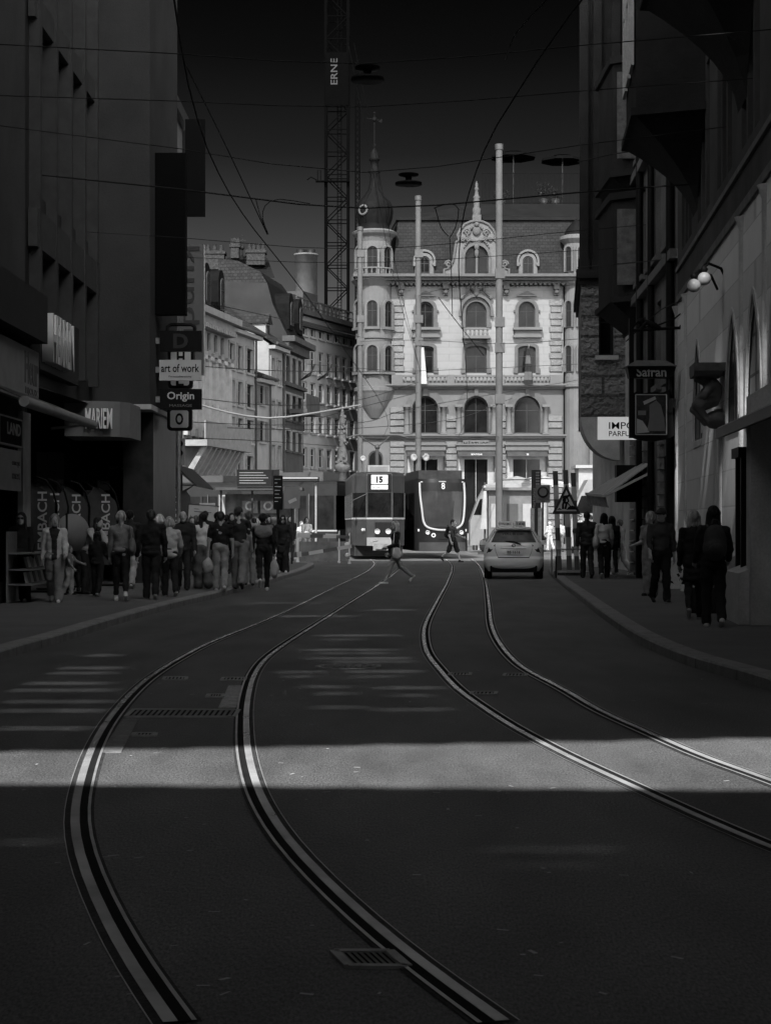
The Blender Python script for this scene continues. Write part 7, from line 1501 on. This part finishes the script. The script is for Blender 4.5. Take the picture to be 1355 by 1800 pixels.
    def mf(c):
        r = np.zeros(len(c), int)
        for e in ey: r[np.linalg.norm((c - e) / np.array([1.3, 1, .75]), axis=1) < .0085 * h] = 2
        r[np.linalg.norm((c - mo) / np.array([2, 1, .6]), axis=1) < .0085 * h] = 1
        return r
    vb = vox * .72
    sdf_obj('body', b, vb, [sk, LIP, EYEM], t, mfun=mf)
    # --- trousers or skirt
    cb = cloth(bot) if not hasattr(bot, 'name') else bot
    p = SDF(); inf = .012
    wleg = {'trousers': (.06, .046, .04), 'slim': (.057, .04, .029), 'wide': (.066, .06, .066), 'shorts': (.062, .056, 0), 'skirt': (0, 0, 0), 'jeans': (.06, .046, .041), 'baggy': (.066, .056, .05)}[botk]
    p.ell(T(0, .004 * h, .545), (.094 * h * wide, .073 * h, .075 * h), .03)
    if botk == 'skirt':
        fl = np.array([0, 0, .09 * h]); p.cap(T(0, 0, .53), fl, .085 * h, .1 * h, .03); p.cap(T(.03, 0, .5), fl + np.array([.05 * h, 0, 0]), .06 * h, .07 * h, .03); p.cap(T(-.03, 0, .5), fl - np.array([.05 * h, 0, 0]), .06 * h, .07 * h, .03)
    else:
        for L_ in (LL, LR_):
            p.cap(L_[0], L_[1], wleg[0] * h, wleg[1] * h, .02)
            if wleg[2]:
                q = L_[1] + (L_[2] - L_[1]) * (.84 if bare_ankle else 1.04); p.cap(L_[1], q, wleg[1] * h, wleg[2] * h, .015)
            else: p.cap(L_[1], L_[1] + (L_[2] - L_[1]) * .02, wleg[1] * h, wleg[1] * h, .015)
    sdf_obj('skirt' if botk == 'skirt' else 'shorts' if botk == 'shorts' else 'trousers', p, vox, cb, t, .009, px)
    # --- top
    c = SDF(); tt = cloth(top); k = {'sweater': 0, 'tee': -.003, 'jacket': .008, 'coat': .008, 'suit': .005, 'blouse': .002}[topk] * 1.0
    c.ell(T(0, -.002 * h, .735), ((.094 * (1 if female else 1.12) * wide + k) * h, (.068 + k) * h, (.105) * h), .04).ell(T(0, 0, .63), ((.084 * wide + k + (0 if female else .012)) * h, (.064 + k) * h, .09 * h), .04)
    c.ell(T(0, .004 * h, .56), ((.09 * wide + k) * h, (.072 + k) * h, .05 * h), .03)
    for s in (-1, 1): c.cap(T(s * .02 * h, .008 * h, .832), T(s * sh * .95, .005 * h, .8), .026 * h, .031 * h, .03)
    if topk in ('jacket', 'suit'): c.ell(T(0, .004 * h, .51), ((.094 * wide + k) * h, (.076 + k) * h, .05 * h), .03)
    if topk == 'coat':
        for zc, ww in ((.5, .1), (.42, .105), (.36, .11)): c.ell(T(0, .004 * h, zc), ((ww * wide) * h, .085 * h, .06 * h), .04)
    slv = 1.0 if sleeves == 'long' else (.6 if sleeves == 'half' else .0)
    for A_ in (AL, AR):
        fr = 1.0 if sleeves != 'short' else .72
        c.cap(A_[0], A_[0] + (A_[1] - A_[0]) * fr, (.038 + k * .6) * h, (.032 + k * .6) * h, .025)
        if slv: c.cap(A_[1], A_[1] + (A_[2] - A_[1]) * slv * .97, (.032 + k * .6) * h, (.0245 + k * .6) * h, .02)
    if topk in ('jacket', 'coat', 'suit', 'sweater'): c.cap(neck - np.array([0, 0, .02 * h]), neck + np.array([0, -.004 * h, .012 * h]), .042 * h, .04 * h, .015)
    nk = neck + np.array([0, -.03 * h, .03 * h])
    mf2 = None; ms = [tt]
    if inner is not None:
        ms = [tt, cloth(inner)]
        def mf2(q): return ((np.abs(q[:, 0]) < (.032 + .03 * np.clip((q[:, 2] - .72 * h) / (.1 * h), 0, 1)) * h) & (q[:, 1] < -.02 * h) & (np.abs(q[:, 0]) < .07 * h)).astype(int)
    sdf_obj({'tee': 'shirt', 'blouse': 'blouse', 'suit': 'jacket'}.get(topk, topk), c, vox, ms, t, .009, px + 3, None, mf2)
    if inner is None and topk != 'suit':
        pass
    # --- hair, cap
    hm = hairm(hair); q = SDF()
    if hairk != 'bald':
        q.ell(Hd(0, .016, .024), (.053 * h, .06 * h, .06 * h), .01, Rh)
        if hairk in ('long', 'bob', 'curly', 'pony', 'bun'):
            zl = {'long': -.16, 'bob': -.06, 'curly': -.05, 'pony': -.02, 'bun': -.02}[hairk]; ry = {'long': .034, 'bob': .036, 'curly': .05, 'pony': .02, 'bun': .02}[hairk]
            for s in (-1, 0, 1):
                if hairk == 'curly': q.ell(Hd(s * .035, .025, -.012), (.04 * h, .045 * h, .05 * h), .03)
                else: q.cap(Hd(s * .036, .022, .01), Hd(s * .042, .034 if s == 0 else .02, zl), .026 * h, ry * h * .75, .025)
            if hairk == 'long': q.cap(Hd(.048, -.004, .0), Hd(.054, -.012, -.12), .012 * h, .014 * h, .02).cap(Hd(-.048, -.004, 0), Hd(-.054, -.012, -.12), .012 * h, .014 * h, .02)
            if hairk == 'pony': q.cap(Hd(0, .065, .03), Hd(0, .085, -.07), .02 * h, .012 * h, .02)
            if hairk == 'bun': q.ell(Hd(0, .07, .04), (.03 * h, .03 * h, .03 * h), .015)
        else: q.cap(Hd(0, .045, .0), Hd(0, .04, -.03), .032 * h, .02 * h, .02)
        q.ell(Hd(0, -.055, -.03), (.041 * h, .05 * h, .062 * h), .01, Rh, True)
        if hairk in ('short',): q.ell(Hd(0, -.02, -.055), (.07 * h, .05 * h, .05 * h), .01, Rh, True)
        sdf_obj('hair', q, vox * .8, hm, t, .004, px + 9)
    else:
        q.cap(Hd(-.042, .03, -.012), Hd(0, .058, -.012), .012 * h, .014 * h, .01).cap(Hd(.042, .03, -.012), Hd(0, .058, -.012), .012 * h, .014 * h, .01); sdf_obj('hair', q, vox * .8, hm, t)
    if cap is not None:
        q = SDF(); q.ell(Hd(0, .006, .032), (.053 * h, .062 * h, .046 * h), .008, Rh); q.ell(Hd(0, -.07, .026), (.036 * h, .04 * h, .006 * h), .01, Rh); o = sdf_obj('cap', q, vox * .7, cloth(cap), t)
    if glasses:
        mb = MB()
        for s in (-1, 1): mb.ball(Hd(s * .021, -.059, .008), .0165 * h, 0, 10, (1, .35, .8))
        mb.tube([Hd(-.046, 0, .012), Hd(-.04, -.055, .012), Hd(.04, -.055, .012), Hd(.046, 0, .012)], .003 * h, 5); mb.build('sunglasses', EYEM, t)
    # --- shoes
    for L_ in (LL, LR_):
        an = L_[2]; pitch = max(-.2, -L_[3] * .9) if an[2] > .06 * h else 0.0
        fd = rx(np.array([0, -1.0, 0]), pitch); dn = rx(np.array([0, 0, -1.0]), pitch); g = dn * (.036 * h)
        q = SDF(); q.cap(an + g - fd * .02 * h, an + g + fd * .085 * h, .024 * h, .021 * h, .015).cap(an, an + g * .8, .023 * h, .026 * h, .015); q.cap(an + dn * .046 * h - fd * .03 * h, an + dn * .046 * h + fd * .095 * h, .013 * h, .012 * h, .006)
        base_ = an + dn * .046 * h
        sm = [SHOEW, SHOEW] if shoe == 'w' else ([SHOEB, SOLE] if shoe == 's' else [SHOEB, SHOEB])
        sdf_obj('shoe', q, vox * .75, sm, t, mfun=lambda C, b0=base_, d0=dn: (((C - b0) @ d0) > -.006 * h).astype(int))
    if scarf is not None:
        q = SDF(); q.ell(T(0, .05 * h, .76), (.12 * h, .035 * h, .085 * h), .03).cap(T(-.1 * h, .02 * h, .815), T(.1 * h, .02 * h, .815), .035 * h, .035 * h, .03); sdf_obj('shawl', q, vox, cloth(scarf), t, .007, px)
    t['_hands'] = [list(AL[2]), list(AR[2])]
    return t, dict(T=T, AL=AL, AR=AR, loc=loc, face=face, h=h, zz=zz)
def at_person(info, v):
    c, s = math.cos(R(info['face'])), math.sin(R(info['face'])); v = np.array(v); return Vector((info['loc'].x + c * v[0] - s * v[1], info['loc'].y + s * v[0] + c * v[1], info['loc'].z + v[2]))
def shoulder_bag(info, side, label, m, size=(.16, .07, .13), drop=.52, y=.02):
    h = info['h']; sh = info['T'](side * .1 * h, y * h, .82); bg = info['T'](side * .125 * h, y * h, drop)
    t = thing('shoulder_bag', label, 'bag', at_person(info, bg), R(info['face'])); q = SDF(); q.ell((0, 0, 0), (size[1], size[0], size[2]), .02).ell((0, 0, -size[2] * .35), (size[1] * 1.05, size[0] * 1.05, size[2] * .7), .02); sdf_obj('pouch', q, .014, m, t, .004)
    mb = MB(); r = Vector(sh - bg); mb.tube([(0, size[0] * .8, size[2] * .5), (r.x, r.y + .05, r.z + .02), (r.x, r.y - .05, r.z + .02), (0, -size[0] * .8, size[2] * .5)], .012, 6); mb.build('strap', m, t); return t
def backpack(info, label, m):
    h = info['h']; c = info['T'](0, .125 * h, .7); t = thing('backpack', label, 'backpack', at_person(info, c), R(info['face'])); q = SDF(); q.ell((0, 0, 0), (.16, .11, .25), .03).ell((0, .0, -.1), (.165, .12, .16), .03).ell((0, .07, -.08), (.12, .08, .12), .02); sdf_obj('pack', q, .013, m, t, .005)
    for s in (-1, 1): mb = MB(); mb.tube([(s * .09, -.06, .2), (s * .09, -.17, .24), (s * .1, -.3, .16), (s * .1, -.32, -.02), (s * .11, -.16, -.18)], .016, 6); mb.build('strap', m, t)
    mb = MB(); mb.tube([(-.05, .02, .25), (-.03, .03, .31), (.03, .03, .31), (.05, .02, .25)], .012, 6); mb.build('handle', m, t)
    q = SDF(); q.ell((0, .12, -.1), (.1, .05, .09), .02); sdf_obj('pocket', q, .013, m, t); return t
def carried(info, hand, label, m, size, name='carrier_bag', drop=None):
    w = info['AL' if hand == 'L' else 'AR'][2]; w = w + np.array([0, 0, -.09]); t = thing(name, label, 'bag', at_person(info, w), R(info['face'])); q = SDF(); a, b, c = size
    q.ell((0, 0, -c * 1.25), (a, b, c), .03).cap((0, 0, -c * .5), (0, 0, 0), a * .4, .018, .03); sdf_obj('bag', q, .015, m, t, .009); return t

N = dict(vox=.0125); FAR = dict(vox=.02)
# --- left pavement
p, i = person(38, 1057, 'woman in long black clothes and sunglasses walking towards the camera at the far left', 1.63, 4, .012, 'sweater', .012, 'wide', .03, 'long', glasses=True, stride=7, armL=(6, 10, 8), armR=(-4, 14, 10), wide=1.04, **N)
p, i = person(97, 1058, 'woman in an open pale denim jacket and grey jeans walking towards the camera', 1.62, 6, .42, 'jacket', .17, 'baggy', .15, 'bob', stride=16, armL=(14, 12, 40), armR=(-14, 14, 18), inner=.02, head=(8, 0), **N)
person(123, 1045, 'small child in a patterned top and pale trousers reaching sideways', 0.98, 78, .14, 'tee', .3, 'baggy', .12, 'short', shoe='b', stride=4, armL=(42, 6, 30), armR=(20, 10, 20), wide=1.1)
p, i = person(155, 1044, 'person in a dark vest and light sleeves bending over beside the dark flags', 1.62, 60, .3, 'jacket', .02, 'trousers', .03, 'bob', shoe='b', lean=24, armL=(30, 10, 30), armR=(35, 8, 30), inner=.02)
p, i = person(172, 1049, 'child in black seen from behind with dark hair under the flag', 1.28, 172, .012, 'jacket', .012, 'trousers', .02, 'bob', shoe='s', stride=8, armL=(10, 10, 20), armR=(20, 10, 40))
p, i = person(143, 1040, 'dark figure crouching low next to the small child', 1.1, 200, .02, 'jacket', .015, 'trousers', .05, 'short', shoe='b', lean=20, armL=(40, 10, 40), armR=(30, 10, 30))
p, i = person(213, 1056, 'blonde woman in a grey blouse and cropped black trousers seen from behind', 1.66, 188, .15, 'blouse', .012, 'slim', .33, 'pony', stride=10, armL=(6, 10, 10), armR=(14, 10, 60), bare_ankle=True, **N)
shoulder_bag(i, -1, 'grey shoulder bag of the blonde woman in cropped trousers', cloth(.13), (.17, .07, .17), .6)
person(229, 1034, 'man in a dark top and pale trousers behind the blonde woman', 1.72, 176, .02, 'sweater', .3, 'trousers', .02, 'short', shoe='s', female=False, stride=6)
p, i = person(266, 1053, 'heavy man dressed all in black seen from behind on the left pavement', 1.68, 186, .012, 'jacket', .015, 'trousers', .06, 'short', shoe='s', female=False, wide=1.12, stride=7, armL=(-8, 14, 20), armR=(2, 14, 15), **N)
person(281, 1039, 'white haired person half hidden behind the man in black', 1.62, 200, .2, 'jacket', .05, 'trousers', .5, 'curly', shoe='s')
p, i = person(299, 1048, 'woman in a pale hooded jacket with curly grey hair seen from behind', 1.56, 196, .36, 'jacket', .015, 'trousers', .33, 'curly', shoe='s', stride=8, wide=1.1, lean=6, armL=(4, 16, 15), armR=(10, 20, 40), **N)
person(322, 1037, 'bald man in dark clothes walking towards the camera past the flag', 1.7, 8, .02, 'jacket', .02, 'trousers', .25, 'bald', shoe='b', female=False, stride=8, armL=(6, 10, 25), armR=(8, 12, 60), wide=1.08)
p, i = person(356, 1034, 'woman with dark hair in a white sweater and grey wide trousers seen from behind', 1.66, 200, .5, 'sweater', .09, 'wide', .02, 'long', head=(35, 0), stride=4, armL=(10, 8, 60), armR=(4, 10, 15))
p, i = person(388, 1038, 'man in a black tee shirt and pale jeans seen from behind', 1.68, 184, .012, 'tee', .24, 'jeans', .05, 'short', shoe='w', female=False, stride=5, sleeves='short', wide=1.12, armL=(4, 14, 5), armR=(4, 12, 8), **N)
carried(i, 'L' if False else 'L', 'thin translucent plastic bag carried by the man in pale jeans', mat('thin_plastic', .3, .35, .3, 8), (.12, .08, .17))
p, i = person(421, 1034, 'tall man in a dark tee shirt and grey trousers with a bag at his hip', 1.8, 176, .022, 'tee', .14, 'baggy', .05, 'short', shoe='b', female=False, stride=9, sleeves='short', armL=(4, 10, 8), armR=(6, 12, 20), head=(-40, 0))
shoulder_bag(i, -1 if False else 1, 'black hip bag with white straps on the tall man in grey trousers', BLACK, (.2, .09, .16), .55, .05)
p, i = person(438, 1028, 'person in dark clothes and pale trousers hidden behind the tall man', 1.7, 180, .25, 'blouse', .2, 'trousers', .1, 'short', shoe='b')
p, i = person(463, 1037, 'man with a white cap and a grey sweater over his shoulders stepping off the kerb', 1.72, 186, .015, 'sweater', .012, 'slim', .02, 'short', shoe='w', female=False, stride=-12, kneeL=42, scarf=.16, z=.06, cap=.03, head=(-30, 0), armL=(8, 14, 20), armR=(-6, 14, 15), **N)
carried(i, 'R', 'long pale bag carried by the man with the shoulder sweater', cloth(.3), (.1, .06, .22))
person(497, 1006, 'woman with long dark hair in black walking towards the camera at the kerb end', 1.68, 6, .014, 'coat', .014, 'wide', .02, 'long', stride=6, armL=(16, 34, 30), armR=(4, 14, 20), glasses=True)
person(510, 985, 'person in dark clothes standing behind the grey sign back', 1.76, 20, .015, 'jacket', .015, 'trousers', .02, 'bob', shoe='b', **FAR)
person(539, 981, 'woman in a white tee shirt standing behind the striped barrier', 1.7, 10, .5, 'tee', .3, 'trousers', .03, 'bob', sleeves='short', armL=(30, 8, 60), armR=(30, 8, 50), **FAR)
person(530, 979, 'person in a pale top next to the woman in the white tee shirt', 1.55, 30, .3, 'sweater', .05, 'trousers', .08, 'bob', **FAR)
for k, (px, fy, H, f, tp, bt_, hr, hk, lab) in enumerate((
    (361, 1010, 1.78, 0, .02, .03, .02, 'short', 'dark haired man facing the camera below the white notice board'), (345, 1004, 1.68, 170, .03, .03, .1, 'short', 'person with brown hair left of the white notice board'), (337, 1012, 1.62, 20, .05, .03, .06, 'curly', 'person with dark curls beside the bald man'),
    (382, 1012, 1.74, 190, .015, .03, .015, 'short', 'dark figure behind the man in the black tee shirt'), (398, 1003, 1.7, 180, .03, .05, .02, 'short', 'dark haired person between the two men seen from behind'), (408, 1008, 1.74, 10, .02, .02, .03, 'bob', 'person in dark clothes left of the tall man'),
    (447, 1000, 1.62, 180, .06, .04, .04, 'short', 'person in a dark coat right of the tall man'), (453, 995, 1.6, 165, .2, .05, .45, 'curly', 'white haired person beyond the tall man'), (440, 990, 1.66, 0, .12, .05, .08, 'bob', 'person in a grey top below the poster pair'),
    (472, 1000, 1.7, 30, .02, .02, .02, 'bob', 'person in black right of the man with the shoulder sweater'), (325, 985, 1.72, 20, .5, .1, .5, 'short', 'person in white under the sloping awning'), (333, 975, 1.7, 200, .45, .1, .4, 'curly', 'second person in white beside the sloping awning'),
    (358, 972, 1.72, 10, .4, .1, .1, 'short', 'distant person in white in front of the balcony stands'), (392, 970, 1.66, 190, .3, .08, .3, 'short', 'distant person in grey near the framed poster stand'))):
    person(px, fy, lab, H, f, tp, 'jacket' if k % 2 else 'sweater', bt_, 'trousers', hr, hk, shoe='b', female=bool(k % 2), armL=(8, 10, 20 + 10 * (k % 3)), armR=(6, 10, 15), vox=.02, group='people in the crowd on the left')
shoulder_bag(dict(T=i['T'], AL=i['AL'], AR=i['AR'], loc=G(356, 1034, PZ), face=200, h=1.66), -1, 'small dark bag of the woman in the white sweater', BLACK, (.11, .05, .1), .55)
# --- on the road
p, i = person(695, 1026, 'long haired woman in a black top crossing the tram tracks towards the left', 1.68, -68, .015, 'tee', .3, 'slim', .5, 'long', z=0, stride=26, kneeR=26, kneeL=6, shoe='w', sleeves='long', armL=(14, 10, 60), armR=(-6, 10, 40), head=(12, 0), **N)
shoulder_bag(i, 1, 'white cloth bag at the hip of the crossing woman', cloth(.5), (.13, .05, .15), .5, -.03)
p, i = person(796, 988, 'man in black shorts with a backpack crossing in front of the route 8 tram', 1.76, 62, .05, 'tee', .015, 'shorts', .03, 'short', z=0, stride=20, shoe='b', female=False, sleeves='short', armL=(20, 10, 50), armR=(-10, 10, 30), **N)
backpack(i, 'dark backpack worn by the man in black shorts', BLACK)
p, i = person(835, 967, 'person dressed in black standing to the right of the route 8 tram', 1.82, 170, .012, 'coat', .012, 'trousers', .02, 'short', z=0, shoe='b', female=False, **FAR)
person(843, 966, 'person in a pale jacket and grey trousers next to the person in black', 1.6, 190, .35, 'jacket', .13, 'trousers', .2, 'short', z=0, **FAR)
p, i = person(850, 969, 'stooping person in a dark hooded coat left of the taxi', 1.62, 120, .02, 'coat', .03, 'trousers', .02, 'short', z=0, shoe='b', lean=16, cap=.02, **FAR)
for k, (px, fy, H, f, tp, bt_, hr, hk, cp, lab) in enumerate((
    (873, 972, 1.78, -60, .35, .1, .03, 'short', .03, 'man in a dark cap and pale jacket above the taxi roof'), (889, 970, 1.6, 20, .5, .2, .3, 'short', .4, 'person in a white sun hat seated behind the taxi'), (899, 969, 1.6, -30, .45, .2, .1, 'bob', None, 'person in a white blouse behind the taxi roof sign'),
    (919, 968, 1.6, 0, .5, .2, .5, 'curly', None, 'white haired person at the right end of the taxi sign'), (937, 972, 1.78, 0, .02, .02, .4, 'short', .5, 'man in a dark suit and white cap right of the taxi'), (966, 966, 1.7, -150, .5, .5, .5, 'short', .5, 'elderly man in pale clothes and a white cap walking away'),
    (1019, 985, 2.0, 6, .03, .04, .15, 'short', None, 'man with sunglasses and a dark jacket seen over the man in the suit'), (1037, 982, 1.95, 180, .03, .03, .02, 'pony', None, 'dark haired woman in front of the white truck'), (1050, 976, 1.7, 30, .4, .1, .1, 'bob', None, 'distant woman in a pale top right of the dark haired woman'),
    (1004, 972, 1.7, 30, .3, .1, .2, 'short', None, 'person half hidden by the right striped board'), (985, 970, 1.72, 190, .45, .1, .1, 'short', None, 'person in white between the left and middle striped boards'), (1075, 992, 1.75, 10, .4, .1, .25, 'short', None, 'man in a pale shirt beyond the long haired woman'), (860, 966, 1.7, 150, .02, .03, .03, 'bob', None, 'dark figure just left of the taxi roof'))):
    p, i = person(px, fy, lab, H, f, tp * .55, 'jacket' if k in (0, 4, 6) else 'blouse', bt_ * .6, 'trousers', hr * .6, hk, z=0, shoe='b' if k != 5 else 'w', female=k not in (0, 4, 5, 6, 11), vox=.02, cap=cp, inner=.5 if k in (4, 6) else None, glasses=k == 6, stride=8 if k in (4, 5) else 2, armL=(10, 10, 30 + 10 * (k % 4)), armR=(6, 10, 20), group='people on the sunlit square')
    if k == 5: carried(i, 'L', 'black handbag carried by the elderly man in pale clothes', BLACK, (.14, .08, .13), 'handbag')
# --- right pavement
person(1031, 1016, 'man in a dark suit walking away past the striped boards', 1.75, 182, .03, 'suit', .02, 'trousers', .04, 'short', shoe='b', female=False, stride=8, wide=1.05, armL=(-6, 12, 15), armR=(6, 12, 12), **N)
p, i = person(1061, 1017, 'woman with long dark hair and white top walking away beside the suited man', 1.7, 178, .5, 'blouse', .012, 'trousers', .015, 'long', shoe='s', stride=-9, kneeL=30, armL=(4, 12, 20), armR=(6, 14, 40), **N)
shoulder_bag(i, 1, 'large pale leather bag on the shoulder of the woman in the white top', cloth(.33), (.19, .09, .18), .56)
p, i = person(1075, 1012, 'woman in black hidden behind the long haired woman', 1.64, 184, .02, 'jacket', .015, 'slim', .02, 'long', shoe='s', stride=6)
person(1089, 1010, 'man in a striped shirt and checked trousers stepping into the shop door', 1.55, 230, .3, 'blouse', .2, 'baggy', .1, 'short', shoe='w', female=False, stride=12, armL=(30, 10, 20), armR=(10, 10, 20))
p, i = person(1142, 1047, 'grey haired man in a printed shirt and creased trousers looking sideways', 1.66, -50, .2, 'tee', .2, 'baggy', .3, 'short', shoe='b', female=False, sleeves='short', head=(-20, 0), armL=(8, 8, 25), armR=(6, 8, 70))
p, i = person(1161, 1059, 'man in a dark cap and sweater walking towards the camera with his head turned', 1.7, 6, .04, 'sweater', .012, 'trousers', .03, 'short', shoe='s', female=False, stride=8, cap=.03, head=(-48, 0), sleeves='half', armL=(-4, 16, 6), armR=(10, 12, 20), **N)
p, i = person(1219, 1087, 'blonde woman in a black coat walking away along the sandstone wall', 1.62, 172, .012, 'coat', .015, 'slim', .36, 'bob', shoe='s', stride=-9, kneeL=34, wide=1.02, armL=(6, 12, 20), armR=(-2, 12, 12), **N)
p, i = person(1253, 1101, 'dark haired woman with a backpack walking away, nearest on the right pavement', 1.66, 176, .014, 'jacket', .014, 'trousers', .02, 'long', shoe='w', stride=8, wide=1.05, armL=(10, 14, 40), armR=(8, 16, 50), **N)
backpack(i, 'dark grey backpack on the nearest woman on the right pavement', cloth(.045))
CARV = mat('weathered_carving', .11, .85, .35, 3, .3, 20)
# crouching stone carving on the guild house
t = thing('stone_figure', 'crouching carved stone figure carrying a slab on the guild house wall', 'carving', tuple(WR.p(UR(1272), 0, .2)), math.atan2(WR.u.y, WR.u.x)); t.location.z = ZZ(700, WR.p(UR(1272), 0, 0).y)
q = SDF(); q.ell((0, 0, .12), (.17, .17, .24), .06).cap((-.12, -.05, .2), (-.32, -.22, .02), .085, .06, .04).cap((-.32, -.22, .02), (-.1, -.25, -.06), .06, .05, .03).cap((.12, -.05, .2), (.3, -.15, .05), .085, .06, .04).cap((.3, -.15, .05), (.1, -.26, -.02), .06, .05, .03)
q.cap((-.08, 0, -.05), (-.34, -.28, -.18), .11, .08, .05).cap((-.34, -.28, -.18), (-.3, -.1, -.42), .075, .055, .03).cap((.1, 0, -.05), (.2, -.3, -.14), .11, .08, .05).cap((.2, -.3, -.14), (.16, -.08, -.42), .075, .055, .03).ell((-.04, -.16, .36), (.1, .12, .13), .04).ell((0, .05, -.38), (.26, .2, .16), .06).ell((-.04, -.28, .33), (.04, .04, .05), .02); sdf_obj('figure', q, .02, CARV, t, .008)
mb = MB(); mb.box(-.6, .35, -.35, .2, .46, .6); mb.prism([(-.6, -.35, .46), (-.5, -.35, .38), (.25, -.35, .38), (.35, -.35, .46)], (0, .5, 0)); mb.build('slab', CARV, t)
for o in list(bpy.data.objects):
    if '_hands' in o: del o['_hands']
